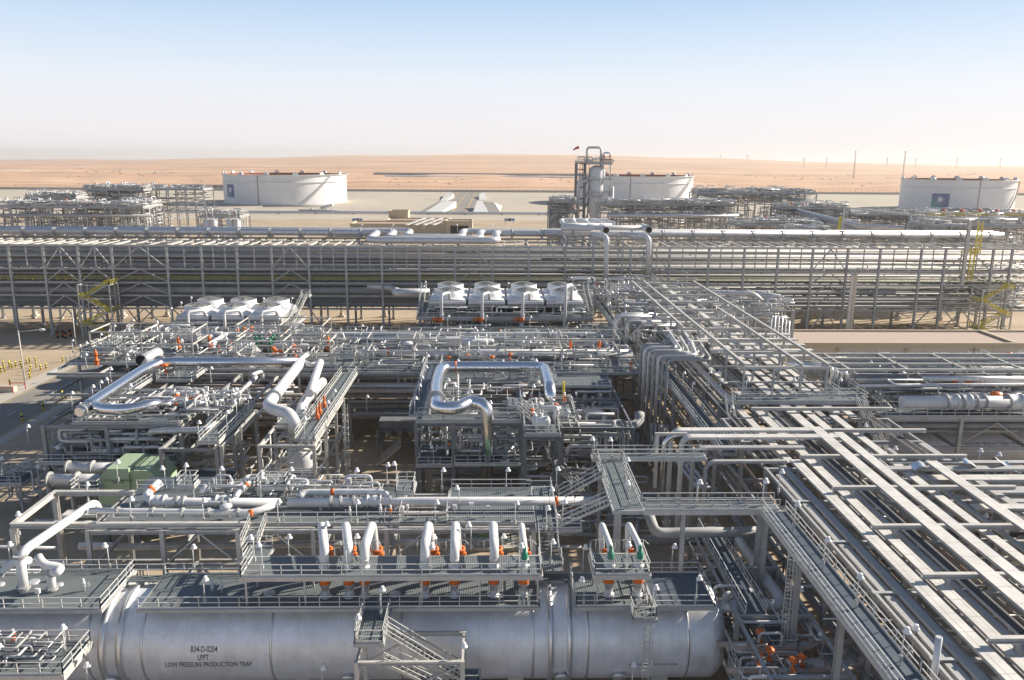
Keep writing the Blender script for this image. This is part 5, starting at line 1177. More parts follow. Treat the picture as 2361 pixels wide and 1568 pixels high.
# right bank
x0, x1, ya, yb, zb, tb = cooler_bank('white air cooler bank with four pairs of fans', 1034, 671, 88.5, 18.0, 4, 3.12, 9.0, 'at the right cooler bank', 13.3, 10.2)
for e in (-2.6, 2.2):
    xx = (x0 if e < 0 else x1)+e*.7; t = thing('stair', ('left' if e < 0 else 'right')+' sloping side stair of the four-pair cooler bank', 'stair', (xx, ya, 13)); stair(t, (xx, ya-2, 13.3), (xx, ya+12, 17.8), 1.1, 22)
rs = []
for k, (a, b_, thick) in enumerate((((692, 1070), (692, 1330), 0), ((972, 1070), (972, 1330), 0), ((1252, 1070), (1252, 1330), 0), ((1545, 1015), (1535, 1330), 1))):
    X_ = qy('B1', a[0], 1200, ya-4.4).x; zt_ = qy('B1', a[0], a[1], ya-4.4).z; r = .42 if thick else .33
    P = [(X_, ya-4.4, 6.), (X_, ya-4.4, zt_), (X_+1.6, ya-1.6, zt_+.1), (X_+1.6, ya-.5, zb+.2)]
    rs.append(pipe(P, r, 'white', '', 'white feed risers before the four-pair cooler bank', n=14, bend=.8, valves=(.42,) if not thick else (), flanges=(.3,)))
number(rs, '%s white riser from the left before the four-pair cooler bank')
for k, cxv in enumerate((685, 965, 1245)):
    p = qy('B1', cxv, 1240, ya-4.4); b = MB(); b.lathe((p.x, p.y-.05, p.z-.55), (0, 0, 1), [(.4, 0), (.62, .05), (.62, 1.05), (.4, 1.1)], 16); b.tube([(p.x, p.y, p.z), (p.x-1.7, p.y-.2, p.z)], .28, 10); b.lathe((p.x-1.2, p.y-.2, p.z), (1, 0, 0), [(0, -.6), (.42, -.5), (.42, .3), (.2, .4)], 12)
    tag(b.build('actuated_valve', 'orange'), '%s big orange valve from the left on the cooler risers' % ordn(k+1), 'valve')
pipe([qy('B1', 180, 1010, 219), qy('B1', 330, 1020, 219), qy('B1', 385, 1040, 216), (GY(912, 690, 196).x, 196, zb-1), (x0-1, 196, zb-1)], .95, 'silver', 'thick silver pipe swinging from the rack to the four-pair cooler bank', n=20, bend=2)
# left bank
lx = (600+650/3.373)*.5764; ly = (1140+290/3.373)*.5764
x0, x1, ya, yb, zb, tb2 = cooler_bank('white air cooler bank with three pairs of fans', lx, ly, 80.2, 15.2, 3, 2.9, 8.0, 'at the left cooler bank', 10.6, 7.6)
t = thing('stair', 'bright side stair on the right of the three-pair cooler bank', 'stair', (x1+2, ya, 10)); stair(t, (x1+1.8, ya-3, 10.6), (x1+1.8, ya+15, 15.6), 1.2, 26); deck(t, x1+.9, x1+2.8, ya+15, ya+17.5, 15.6, 'blr')
rs = []
for k, cxv in enumerate((1300, 1552, 1808)):
    Yv = ya-4.3; X_ = qy('A1', cxv, 1250, Yv).x; zt_ = qy('A1', cxv, 1190, Yv).z; zl = qy('A1', cxv, 1302, Yv).z; xl_ = qy('A1', cxv-192, 1302, Yv).x
    P = [(xl_, Yv, 5.5), (xl_, Yv, zl), (X_, Yv, zl), (X_, Yv, zt_), (X_+2.5, Yv+2.5, zt_), (X_+2.5, ya-.5, zb+.2)]
    rs.append(pipe(P, .33, 'white', '', 'cranked white risers before the three-pair cooler bank', n=14, bend=.8))
number(rs, '%s cranked white riser from the left before the three-pair cooler bank')
for k, (cxv, w) in enumerate(((1130, 1), (1390, 1), (1625, -1))):
    Yv = ya-4.3; p = qy('A1', cxv, 1367, Yv); b = MB(); b.lathe(p, (1, 0, 0), [(.3, -.8), (.65, -.6), (.65, .4), (.3, .6), (.2, 1.), (.4, 1.2), (.4, 1.7), (0, 1.9)], 14); b.tube([p+Vector((0, 0, -.8)), p+Vector((0, 0, .9))], .42, 12)
    tag(b.build('actuated_valve', 'orange'), '%s big orange valve from the left under the three-pair cooler bank' % ordn(k+1), 'valve')
# long pipes along X between the coolers and the back decks
pipe([q('A1', 1470, 1452, 12.8), q('A1', 1480, 1395, 14.), q('A1', 1560, 1342, 14.), q('B1', 1900, 1342, 14.), q('B1', 1930, 1310, 14.4)], .42, 'white', 'long white pipe crossing in front of both cooler banks, bent down at its left end', n=18, bend=1.4, supports=6)
pipe([q('B1', 0, 1370, 13.6), q('B1', 1180, 1372, 13.6), q('B1', 1215, 1400, 13.4), q('B1', 1215, 1450, 13.)], .36, 'white', 'second long white pipe crossing in front of the right cooler bank', n=16, bend=1)
# ================================================================== BACK BAND of decks
ZK = 12.6
t = thing('process_structure', 'wide multi-deck process structure in front of the cooler banks', 'steel structure', (-20, 135, 0)); bandt = t
xsb = [-75+8.4*k for k in range(13)]
lattice(t, xsb, [132., 142., 152., 162.], [4.6, 8.6, ZK-.34], cw=.4, bw=.4, m='steel', skip=[(i, 0) for i in (0, 1)])
for k, (xa, xb_, y0_, y1_, s_) in enumerate(((-74.5, -50, 137, 152, 'fl'), (-49.5, -25, 133, 144, 'f'), (-24.5, -3, 131, 140, 'f'), (1, 26, 131, 141, 'fr'), (-50, 26, 150, 163, 'b'), (-74.5, -51, 153, 163, 'lb'))):
    deck(t, xa, xb_, y0_, y1_, ZK, s_, step=1.7)
W_ = 'on the decks before the coolers'
wander(-74, -26, 137, 163, ZK+.2, ZK+2.0, 85, W_, solo=18, rmin=.05, rmax=.17, span=8, mats=('white', 'grey', 'silver', 'dgrey', 'steel'))
wander(-24, 25, 131, 163, ZK+.2, ZK+2.0, 85, W_+', right', solo=18, rmin=.05, rmax=.17, span=8, mats=('white', 'grey', 'silver', 'dgrey', 'steel'))
runs('x', -74, 25, 132, 162, 5, 11.6, 60, 'under the decks before the coolers', solo=12, rmin=.1, rmax=.4, mats=('grey', 'dgrey', 'brown', 'silver'))
runs('y', 132, 170, -72, 24, 8.8, 11.8, 34, 'across under the decks before the cooler banks', rmin=.08, rmax=.2)
scatter(-74, -26, 138, 162, ZK, 75, 'among the left decks before the coolers', solo=True); scatter(-24, 25, 131, 162, ZK, 60, 'among the right decks before the coolers', solo=True)
for k in range(9):
    x = -66+k*10.5; kx = R_.uniform(-2, 2); y = R_.uniform(141, 158); put('vessel', (x+kx, y, ZK), 0, '', 1.3, '%s small silver drum from the left on the decks before the coolers' % ordn(k+1))
pipe([q('B2', 90, 285, 13.6), q('B2', 2010, 285, 13.6)], .82, 'white', 'very thick white pipe with orange band across the right half of the back decks', n=24, flanges=(.08, .34, .36, .4), bandsO=(.122,))
p = q('B2', 460, 270, 13.6); b = MB(); b.lathe((p.x, p.y, 13.8), (0, 0, 1), [(.8, -.3), (.8, 1.2), (1.05, 1.2), (1.05, 1.5), (0, 1.55)], 22); tag(b.build('check_valve', 'white'), 'white valve with round cover on the very thick pipe', 'valve')
p = q('B2', 840, 215, 13.8); drum((p.x, p.y, 14), (p.x+4.4, p.y, 14), .8, 'white', 'white horizontal cylinder lettered beside the thick back pipe')
tag(MB().box(p.x-3.2, p.x-.8, p.y-.8, p.y+.9, 13.2, 15).build('actuator_box', 'silver'), 'boxy silver actuator left of the white horizontal cylinder', 'actuator')
for k, (kk, cx_, cy_) in enumerate((('A2', 665, 320), ('A2', 1235, 230), ('A2', 1450, 215), ('A2', 2270, 220), ('B2', 1583, 250), ('B2', 1783, 250))):
    p = q(kk, cx_, cy_, ZK+1.4); b = MB(); b.lathe((p.x, p.y, ZK+.3), (0, 0, 1), [(.4, 0), (.34, .7), (.5, .8), (.5, .95), (.25, 1.0), (.22, 1.7), (.36, 1.8), (.24, 2.2), (.1, 2.7), (0, 2.8)], 14)
    tag(b.build('relief_valve', 'orange'), '%s tall orange relief valve from the left on the back decks' % ordn(k+1), 'valve')
for k, (cx_, cy_) in enumerate(((1880, 205), (1805, 190), (1868, 222), (1893, 183), (1772, 205))):
    p = q('A2', cx_, cy_, ZK+1.6); tag(MB().lathe((p.x, p.y, ZK+.5), (0, 0, 1), [(.3, 0), (.3, 1), (.4, 1.1), (.35, 1.7), (.15, 2.3), (0, 2.4)], 12).build('green_valve', 'green'), '', 'valve', 'green topped valves on the back decks')
number([o for o in COL.objects if o.get('group') == 'green topped valves on the back decks'], '%s green topped valve from the left on the back decks')
nb = []
for k in range(4):
    y = 139+k*2.4; a = q('A2', 1890, 205+k*16, 13.6); c_ = q('A2', 2010, 210+k*16, 13.6); nb.append(pipe([(a.x, a.y, 13.7), (c_.x, a.y, 13.7), (c_.x+1.2, a.y-3, 13.3)], .3, 'silver', '', 'nested silver bends', n=12, bend=1.2))
number(nb, '%s nested silver pipe bend from the front on the left back decks', key=lambda o: o.location.y)
nb = []
for k in range(3):
    a = q('A2', 1760, 215+k*16, 13.6); c_ = q('A2', 1660, 240+k*16, 13.4); nb.append(pipe([(a.x, a.y, 13.9), (c_.x+.8, a.y, 13.9), (c_.x, a.y-3, 13.2)], .34, 'silver', '', 'nested silver bends left', n=12, bend=1.2))
number(nb, '%s silver bend from the front left of the green topped valves', key=lambda o: o.location.y)
for k, (cx_, cy_) in enumerate(((1640, 300), (1890, 290), (1905, 305), (2030, 270), (2040, 300), (1940, 310), (1600, 298))):
    p = q('A2', cx_, cy_, ZK+.8); put('ovalve', (p.x, p.y, ZK), k, '', 1.5, '%s orange valve by the nested bends, from the left' % ordn((2, 3, 4, 6, 7, 5, 1)[k]))
pipe([q('B2', 1800, 180, 14.2), q('B2', 1860, 265, 13.8), q('B2', 1560, 268, 13.8), q('B2', 1520, 310, 13), q('B2', 1528, 400, 10.5)], .42, 'silver', 'silver foil pipe zigzagging down at the right end of the back decks', n=16, bend=1.)
for k, (xx, yy, w_) in enumerate(((-71, 139, 4), (-60, 146, 5), (-46, 136, 4), (-38, 150, 5), (-28, 134.5, 4), (-18, 146, 4), (-6, 133, 3.5), (4, 148, 4), (14, 134, 4), (20, 150, 4))):
    t = vdeck('%s small raised railed platform from the left on the back decks' % ordn(k+1), xx, xx+w_, yy, yy+2.6, 14.9, 'fblr', step=1.1)
    for x in (xx+.1, xx+w_-.1):
        for y in (yy+.1, yy+2.5): MB().beam((x, y, ZK), (x, y, 14.58), .14).build('post', 'rail', t)
    stair(t, (xx+w_+2.2, yy+1.3, ZK), (xx+w_, yy+1.3, 14.9), .9, 8)
for k, (xa, xb_, y0_, y1_) in enumerate(((-72, -54, 141, 149), (-48, -32, 147, 155), (-22, -6, 136, 142), (2, 22, 136, 144), (-44, -28, 134, 140))):
    t = thing('process_bay', '%s light open steel bay from the left above the back decks' % ordn(k+1), 'steel bay', ((xa+xb_)/2, y0_, ZK)); lattice(t, [xa, (xa+xb_)/2, xb_], [y0_, y1_], [15.2, 17.4], z0=ZK, cw=.22, bw=.22, m='steel_light')
# ================================================================== MODULE B (left compressor block)
W_ = 'on the left compressor block'
t = thing('process_structure', 'left compressor block with decks around a foil-clad pipe', 'steel structure', (-50, 103, 0))
lattice(t, [-60.4, -52, -42.2], [103.6, 110.5, 120, 130], [7.7, 12.66], cw=.5, bw=.45, m='fire', brace=((1, 7.8, 12.2, 0),), colm='fire')
lattice(t, [-42., -35.], [96.6, 103.4], [6., 12.0], cw=.5, bw=.45, m='fire', colm='fire')
lattice(t, [-34.4], [96.6, 104, 111.4], [12.3], cw=.45, bw=.4, m='steel', cross=True)
zB = 13.
deck(t, -56.5, -42.4, 103.8, 108.2, zB, 'fb'); deck(t, -57.5, -54.6, 109, 134.5, zB+.3, 'lr', gm='grating_y'); deck(t, -53.8, -48.4, 124.5, 131.5, zB+.1, 'fbr')
deck(t, -37.4, -34.8, 96.8, 111.2, 12.75, 'flr', fascia='steel_light'); deck(t, -46.8, -36.5, 111, 116, zB+.2, 'fb')
deck(t, -61, -43, 102.6, 112, 7.75, 'f'); deck(t, -42.6, -35, 97, 104, 6.05, '')
wander(-60, -43, 103.5, 114, 8, 12, 120, 'inside the left compressor block', solo=14, rmin=.06, rmax=.26, span=6)
wander(-56, -36, 104, 114, zB+.2, zB+1.8, 55, W_, solo=14, rmin=.05, rmax=.2, span=6)
wander(-60, -35, 98, 128, 1, 7, 60, 'low inside the left compressor block', rmin=.1, rmax=.35, span=8)
runs('x', -60, -30, 121, 131, 5.5, 12.2, 30, 'between the left block and back decks', solo=14, rmin=.1, rmax=.3, mats=('grey', 'dgrey', 'brown', 'silver'))
runs('y', 104, 132, -52, -34, 9, 12.6, 12, 'lengthwise behind the left block', solo=5, rmin=.15, rmax=.35)
scatter(-47, -36, 106, 115, zB+.2, 34, W_, solo=True); scatter(-60, -44, 104, 111, 7.8, 16, 'on the lower deck of the left block', solo=True); scatter(-57, -49, 124, 133, zB+.3, 10, 'beside the long foil pipe', solo=True)
zf = 15.3
q2 = lambda x, y, z=zf: q('A2', x, y, z)
a = q2(550, 690); e_ = q2(650, 640)
t = pipe([q2(600, 660), q2(655, 615), q2(985, 400), q2(1110, 345), q2(1230, 343), q2(2070, 345)], .82, 'foil', 'thick bright foil pipe running back along the left block, then right', n=24, bend=2.6, flanges=(.52,)); 
pipe([q2(545, 690), q2(605, 660)], .62, 'foil', 'stub end of the thick foil pipe at its front left corner', n=20, flanges=(.3,))
pipe([q2(640, 640), q2(700, 668), q2(860, 672), q2(1000, 648), q2(1065, 632), q2(1110, 640, 14.6)], .72, 'foil', 'thick foil branch pipe swelling right along the left block front', n=22, bend=2.2)
pipe([q2(1030, 625, 14.4), q2(1420, 632, 14.4)], .45, 'silver', 'straight silver pipe continuing right from the foil branch', n=16)
p = q2(975, 340, 15.2); b = MB().tube([(p.x, p.y, 15.4), (p.x+.3, p.y+6, 15.2)], .95, 24); o = tag(b.build('open_pipe_end', 'silver'), 'thick pipe with black open end above the foil pipe', 'pipe')
qd = MB().lathe((p.x, p.y-.02, 15.4), (0, 1, 0), [(0, 0), (.88, 0)], 20).build('opening_shade_disc', 'black'); qd.parent = o; qd.location = qd.location-o.location  # black disc on the capped end, shade of the bore painted in
pipe([q2(2080, 345), q2(1850, 640), q2(1890, 668), q2(2000, 700), q2(2035, 760, 14.2), q2(2030, 850, 11)], .8, 'white', 'thick white pipe angling forward then diving down at the drum tower', n=24, bend=2.2, flanges=(.56,))
pipe([q2(2215, 345), q2(2140, 560, 15.2)], .6, 'white', 'short thick white pipe dropping from the back decks toward the drum tower', n=20)
pipe([q2(2230, 480, 13.6), q2(2100, 620, 13.6), q2(2075, 700, 13), q2(2075, 800, 10)], .72, 'white', 'thick white pipe descending right of the diving pipe', n=20, bend=2, flanges=(.4,))
pipe([q2(2130, 285), q2(2070, 330), q2(2150, 365), q2(2215, 350)], .4, 'white', 'crossing white pipe joining the two thick pipes behind the drum tower', n=16, bend=1.)
pipe([q('A2', 1040, 980, 6), q('A2', 1040, 820, 12), q('A2', 1420, 810, 12.6), q('A2', 1480, 765, 12.8)], .42, 'silver', 'silver pipe bending down the front right of the left block', n=16, bend=.9)
pipe([q('A2', 640, 950, 9), q('A2', 860, 955, 8.8), q('A2', 1000, 915, 9)], .5, 'silver', 'dull silver curved pipe on the lower deck of the left block', n=16, bend=2)
pipe([q('A2', 260, 1060, 6.5), q('A2', 300, 1075, 6), q('A2', 440, 1080, 6), q('A2', 490, 1110, 5.2), q('A2', 495, 1200, 2)], .42, 'silver', 'silver pipe sagging out below the left block', n=16, bend=1)
for k, (x, y, z) in enumerate(((840, 800, 11.5), (1145, 410, 14), (1010, 345, 14.5))): p = q('A2', x, y, z); put('ovalve', (p.x, p.y, z-1), k, '', 1.6, '%s orange valve of the left compressor block, from the front' % ordn(k+1))
# green compressor casing and its two ducts
p = q('A2', 960, 1150, 5); xa, xb_ = q('A2', 740, 1170, 6).x, q('A2', 1165, 1170, 6).x
t = thing('compressor_casing', 'pale green boxy compressor casing lettered on its front', 'compressor casing', (xa+4, 98, 0)); gy = q('A2', 960, 1110, 8.2).y

def prism(b, x0, x1, y0, y1, z0, z1, cl=0, cr_=0):
    A = [(x0, z0), (x1, z0)]+([(x1, z1-1.6), (x1-cr_, z1)] if cr_ else [(x1, z1)])+([(x0+cl, z1), (x0, z1-1.6)] if cl else [(x0, z1)])
    b.quad(*[(x, y0, z) for x, z in A]); b.quad(*[(x, y1, z) for x, z in A[::-1]])
    for p, r in zip(A, A[1:]+A[:1]): b.quad((p[0], y0, p[1]), (p[0], y1, p[1]), (r[0], y1, r[1]), (r[0], y0, r[1]))
    return b
prism(MB(), -49.4, -45.3, 94.4, 99.8, 3, 10.1, cl=1.4).build('housing', 'casing', t)
prism(MB(), -45.26, -44.9, 94.6, 99.6, 3, 9.7).build('housing_rib', 'casing', t)
prism(MB(), -44.86, -41.6, 94.5, 99.8, 3, 9.8, cr_=1.2).build('side_housing', 'casing', t)
for x in (-48.9, -45, -42):
    for y in (94.8, 99.2): MB().beam((x, y, 0), (x, y, 2.98), .5).build('leg', 'steel_dark', t)
text_mesh('1ST STAGE COMPRESSOR\nB34-K-0801', .3, lambda x, y: (-46.6+x, 94.36, 8.5+y), 'lettering', t)
for k, (y, z) in enumerate(((99.2, 8.3), (95.6, 8.2))): pipe([(-55.4-k*.5, y, z), (-49.4, y, z)], .72, 'silver', ('rear' if k == 0 else 'front')+' fat silver duct entering the green casing from the left', n=26, flanges=(.02, .55))
# second platform at left of casing with small ladder
vdeck('small railed platform left of the green casing', q('A2', 520, 1200, 8).x, q('A2', 700, 1200, 8).x, q('A2', 520, 1225, 8).y, q('A2', 520, 1175, 8).y, 8, 'flr', step=1)
vdeck('low railed platform at the far left, beside the road', -68.5, -64, 103, 108, 4.5, 'fbl', gm='grating_y')
wander(-68, -62, 103, 108, 1, 7, 16, 'at the left edge of the left block', rmin=.05, rmax=.15, span=4)
for x, y in ((-68, 103.3), (-64.4, 103.3)): tag(MB().beam((x, y, 0), (x, y, 8.7 if y > 105 else 4.2), .3).build('post', 'steel'), '', 'post', 'posts of the roadside platforms')
number([o for o in COL.objects if o.get('group') == 'posts of the roadside platforms'], '%s grey post from the left under the roadside platform')
# drum tower between left block and open yard
W_ = 'in the drum tower'
t = thing('drum_tower', 'open steel tower holding a white drum left of the yard', 'steel structure', (-26, 96, 0))
lattice(t, [-29.4, -22.6], [95.8, 103, 110, 116], [4., 8.3, 12.7], cw=.4, bw=.36, m='steel_light')
deck(t, -25.2, -22.7, 97, 129, 13.15, 'lr', gm='grating'); deck(t, -29.2, -25.4, 103.5, 112, 12.9, 'fl'); deck(t, -29.2, -22.8, 96, 98., 8.35, 'flr', gm='grating_y'); deck(t, -24.4, -22.8, 96, 100, 4.05, 'flr')
stair(t, (-28.5, 96.4, 8.4), (-23.2, 96.4, 12.9), 1, 14); stair(t, (-23.4, 95.3, 4.1), (-28.6, 95.3, 8.3), 1, 14, rail=True); stair(t, (-28, 96.6, 8.2), (-23, 96.6, 4.2), 1, 14)
b = MB().lathe((-25.4, 100.5, 4.2), (0, 0, 1), [(0, 0), (1.7, .3), (1.9, 1), (1.9, 5.2), (1.6, 6), (.8, 6.5), (0, 6.6)], 30)
o = thing('knockout_drum', 'white upright drum lettered SUCTION DRUM inside the tower', 'drum', (-25.4, 100.5, 4.2)); b.build('shell', 'white', o)
text_mesh('1ST STAGE\nSUCTION DRUM', .42, lambda x, y: (-25.4+1.93*math.sin(x/1.93), 100.5-1.93*math.cos(x/1.93), 7.7+y), 'lettering', o)
wander(-29, -23, 97, 115, 8.5, 12.5, 30, W_, solo=5, rmin=.05, rmax=.15, span=5)
for k, (x, y) in enumerate(((2192, 680), (2210, 650), (2240, 600))):
    p = q('A2', x, y, 14.4); tag(MB().lathe((p.x, p.y, 13.2), (0, 0, 1), [(.2, 0), (.3, .2), (.3, .7), (.16, .8), (.2, 1.3), (.08, 1.8)], 12).build('relief_valve', 'orange'), '%s small orange relief valve from the front on the drum tower walkway' % ordn(k+1), 'valve')
t = thing('caged_ladder', 'tall caged ladder left of the open yard', 'ladder', (-19.4, 104, 0)); b = MB()
for e in (-.25, .25): b.beam((-20+e, 104, .2), (-20+e, 104, 15.5), .06)
for k in range(40): b.beam((-20.25, 104, .4+k*.37), (-19.75, 104, .4+k*.37), .035)
for k in range(14): b.lathe((-20, 103.6, 2.4+k*.9), (0, 0, 1), [(.42, 0), (.42, .07)], 12)
b.build('ladder', 'rail', t); 
# structure at the back of the open yard
t = thing('equipment_skid', 'dim grey skid with hoppers and a stair behind the open yard', 'equipment', (-15, 124, 0))
lattice(t, [-18.5, -12.], [122, 128], [3.6, 5.6], cw=.35, bw=.3, m='steel_dark'); MB().box(-18.3, -12.2, 122.2, 127.8, 5.7, 7.).build('box', 'steel_dark', t)
for x in (-17, -15.2, -13.4): MB().lathe((x, 124, 3.8), (0, 0, 1), [(.2, 0), (.8, 1), (.8, 1.8)], 14).build('hopper', 'steel', t)
stair(t, (-18.4, 120.5, .3), (-14.8, 120.5, 3.4), 1, 10)
# ================================================================== MODULE C (centre compressor block)
W_ = 'on the centre compressor block'
t = thing('process_structure', 'centre compressor block with a looping foil pipe on its roof', 'steel structure', (-3, 101, 0))
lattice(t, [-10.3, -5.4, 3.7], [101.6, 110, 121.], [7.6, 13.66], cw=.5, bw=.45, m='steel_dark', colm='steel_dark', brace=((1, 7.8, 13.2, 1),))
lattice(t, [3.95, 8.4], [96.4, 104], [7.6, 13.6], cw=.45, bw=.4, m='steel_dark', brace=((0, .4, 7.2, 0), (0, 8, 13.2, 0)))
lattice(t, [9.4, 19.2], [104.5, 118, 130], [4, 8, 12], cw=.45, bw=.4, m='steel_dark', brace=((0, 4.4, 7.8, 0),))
zC = 14.
deck(t, -10.2, 3.6, 101.5, 103.6, zC, 'fb'); deck(t, -11.4, -8.8, 104, 134, zC+.02, 'lr', gm='grating_y'); deck(t, -8.6, 9.8, 121, 124.5, zC+.04, 'fb')
deck(t, 3.95, 8.4, 96.2, 103, zC-.01, 'flr'); deck(t, 6.6, 11, 103.2, 109.5, zC+.03, 'flrb'); deck(t, -7.9, -3.6, 111, 116.4, zC+.06, 'fblr'); deck(t, 1.9, 3.7, 103.8, 108, zC+1.2, 'flr', step=1)
deck(t, -5.2, 3.5, 101.2, 104.4, 8.05, 'f', gm='grating_y', fascia='steel_light'); deck(t, -10.3, -5.6, 101.2, 109, 7.85, 'f', gm='grating_y'); deck(t, 9.5, 19, 124, 133, 12.3, 'f')
deck(t, -3, 3.4, 106, 116, 8.02, '', gm='grating_y')
stair(t, (3.2, 104.6, zC+1.2), (6, 99.8, zC), 1, 8); stair(t, (9.4, 103, 6.2), (14, 99.5, 2.2), 1., 12)
zf = 16.; P = [q('B2', 1010, 965, 8.), (-.82, 102, 11), q('B2', 1012, 655, zf), q('B2', 930, 610, zf+.2), q('B2', 800, 668, zf), q('B2', 660, 655, zf), q('B2', 640, 560, zf), q('B2', 690, 372, zf), q('B2', 1400, 372, zf), q('B2', 1445, 560, zf), q('B2', 1446, 640, 13.5)]
P = [(-.82, 102, 6.), (-.82, 102, 15.9), q('B2', 890, 612, 16.2), q('B2', 800, 665, zf), q('B2', 655, 660, zf), q('B2', 655, 500, zf), q('B2', 690, 375, zf), q('B2', 1400, 375, zf), q('B2', 1440, 520, zf), q('B2', 1446, 600, 14.6), q('B2', 1446, 640, 12.2)]
t = pipe(P, .86, 'foil', 'huge foil-clad pipe looping around the roof of the centre block', n=26, bend=2.4, flanges=(.3,), bandsO=(.56,))
pipe([q('B2', 680, 785, 10.6), q('B2', 1150, 785, 10.6), q('B2', 1165, 830, 10), q('B2', 1180, 950, 8.6), q('B2', 1100, 970, 8.6), q('B2', 1020, 960, 8.8), q('B2', 1020, 925, 9)], .4, 'silver', 'silver pipe looping down inside the centre block front', n=16, bend=1.)
pipe([q('B2', 805, 640, 14.2), q('B2', 805, 430, 15.5)], .16, 'silver', 'thin upright silver vent in the centre block', n=10)
pipe([q('B2', 1570, 575, 14.8), q('B2', 1590, 590, 15), q('B2', 1580, 620, 14)], .2, 'white', 'small curved white pipe at the right edge of the centre block', n=10)
tag(MB().beam(q('B2', 1537, 590, 14), q('B2', 1535, 480, 16.6), .3, .3).build('yellow_post', 'yellow'), 'slim yellow post on the right deck of the centre block', 'post')
wander(-10, 3.4, 102, 112, 8.3, 13, 70, 'inside the centre block', solo=10, rmin=.05, rmax=.16, span=5)
wander(-8, 9, 103, 121, zC+.2, zC+1.4, 26, W_, solo=6, rmin=.05, rmax=.14, span=5)
wander(4, 19, 104, 128, 4.2, 12, 90, 'in the dark bay beside the centre block', solo=8, rmin=.08, rmax=.3, span=7)
runs('x', -31, 20, 127.5, 131.5, 5, 11.5, 16, 'behind the open yard', solo=8, rmin=.1, rmax=.3, mats=('grey', 'dgrey', 'brown', 'silver')); runs('x', -8, 20, 117, 128, 5, 11.5, 24, 'behind the centre block', solo=8, rmin=.1, rmax=.3, mats=('grey', 'dgrey', 'brown', 'silver'))
runs('x', -9, 9, 104, 120, .5, 3.5, 12, 'on the ground under the centre block', rmin=.1, rmax=.3)
wander(7, 22, 92, 112, .3, 4, 60, 'on the ground right of the centre block', solo=4, rmin=.05, rmax=.2, span=5)
scatter(-9, 3, 102, 110, 8, 14, 'in the lower deck of the centre block', solo=True); scatter(4, 11, 97, 108, zC+.03, 14, 'on the right deck of the centre block', solo=True); scatter(9, 21, 94, 106, 0, 14, 'on the ground right of the centre block', solo=True); scatter(-8, 9, 121, 124.4, zC+.04, 10, 'on the rear deck of the centre block', solo=True)
for k, (x, y, z) in enumerate(((870, 330, 14), (1040, 342, 14), (1165, 325, 14.5), (740, 345, 14), (1312, 605, 14.2), (1370, 608, 14.2), (1542, 605, 14.2), (740, 790, 10.4))): p = q('B2', x, y, z); put('ogate' if k > 3 else 'ovalve', (p.x, p.y, z-.8), k, '', 1.3, '%s orange valve of the centre compressor block, from the back' % ordn(k+1))
p = q('B2', 1345, 770, 15); drum((p.x-.2, p.y+1, 15), (p.x+1.6, p.y+1, 15), .7, 'white', 'small white drum on the right deck of the centre block')
t = thing('compressor', 'dark green compressor casing low in front of the centre block', 'compressor', (-1, 99, 0)); b = MB().box(-2., 1.6, 93, 99, .4, 5.2); b.build('casing', 'casing_d', t); MB().lathe((-4.2, 97.5, 3.2), (1, 0, 0), [(0, 0), (1.5, .1), (1.9, .6), (1.9, 7.4), (1.5, 8), (0, 8.1)], 24).build('drum', 'casing_d', t)
MB().box(-6, 4, 92, 101, 0, .4).build('base', 'concrete', t)
pipe([(-7, 95, 0), (-6, 96, 5), (-2.8, 97, 5.4), (-2.8, 96, 1.5)], .35, 'silver', 'silver pipe bowed over the dark green compressor', n=12, bend=.9)
for k, (x, y, r) in enumerate(((16.5, 112, 1.1), (21, 110.5, 1.1))): pass
pipe([(9.5, 112, 9.6), (20.6, 112, 9.6), (21.6, 113, 9.8), (21.8, 114, 11.)], .75, 'grey', 'very thick grey pipe leaving the centre block and turning up', n=24, bend=2.2)
# slanting grey sunshade on the ground
p = q('B2', 2090, 880, 3); t = thing('sunshade', 'slanting grey sunshade panel on the yard right of the centre block', 'shade', (p.x, p.y, 0)); MB().quad((p.x-1.6, p.y-1.8, 2.6), (p.x+1.2, p.y-1.5, 3.), (p.x+1.7, p.y+1.6, 4), (p.x-1.1, p.y+1.3, 3.8)).build('panel', 'steel', t)
MB().quad((p.x+1.25, p.y-1.5, 3.), (p.x+4.2, p.y-1.8, 2.2), (p.x+4.2, p.y+1.2, 3), (p.x+1.75, p.y+1.6, 4)).build('panel', 'steel_dark', t)
MB().beam((p.x+1, p.y, 0), (p.x+1, p.y, 3.4), .15).build('post', 'steel', t)
# ================================================================== NORTH-SOUTH CABLE RACK at the right
ZN = 14.9
t = thing('pipe_rack', 'long cable and pipe rack running from the lower right corner to the big rack', 'pipe rack', (38, 100, 0))
ysn = [31.0+8.72*k for k in range(21)]
lattice(t, [30.4, 37.6, 45.5, 52.5], ysn[:9], [5., 9.6, ZN-.4], cw=.45, bw=.4, m='steel', cross=True)
lattice(t, [32.4, 38., 43.6, 49.4], ysn[9:], [5., 9.6, ZN-.4], cw=.45, bw=.4, m='steel', cross=True)
cbm = []
for k, y in enumerate(ysn[:9]):
    xs0 = 34.2; b = MB().ibeam((xs0, y+.3, ZN+.85), (53, y+.3, ZN+.85), .42, .42); 
    for x in (36.3, 40.6, 45, 50): b.ibeam((x, y+.3, ZN-.3), (x, y+.3, ZN+.63), .3, .3)
    cbm.append(tag(b.build('cross_beam', 'steel_light'), '', 'beam', 'pale cross beams above the cable trays'))
number(cbm, '%s pale cross beam from the front above the cable trays', key=lambda o: o.location.y)
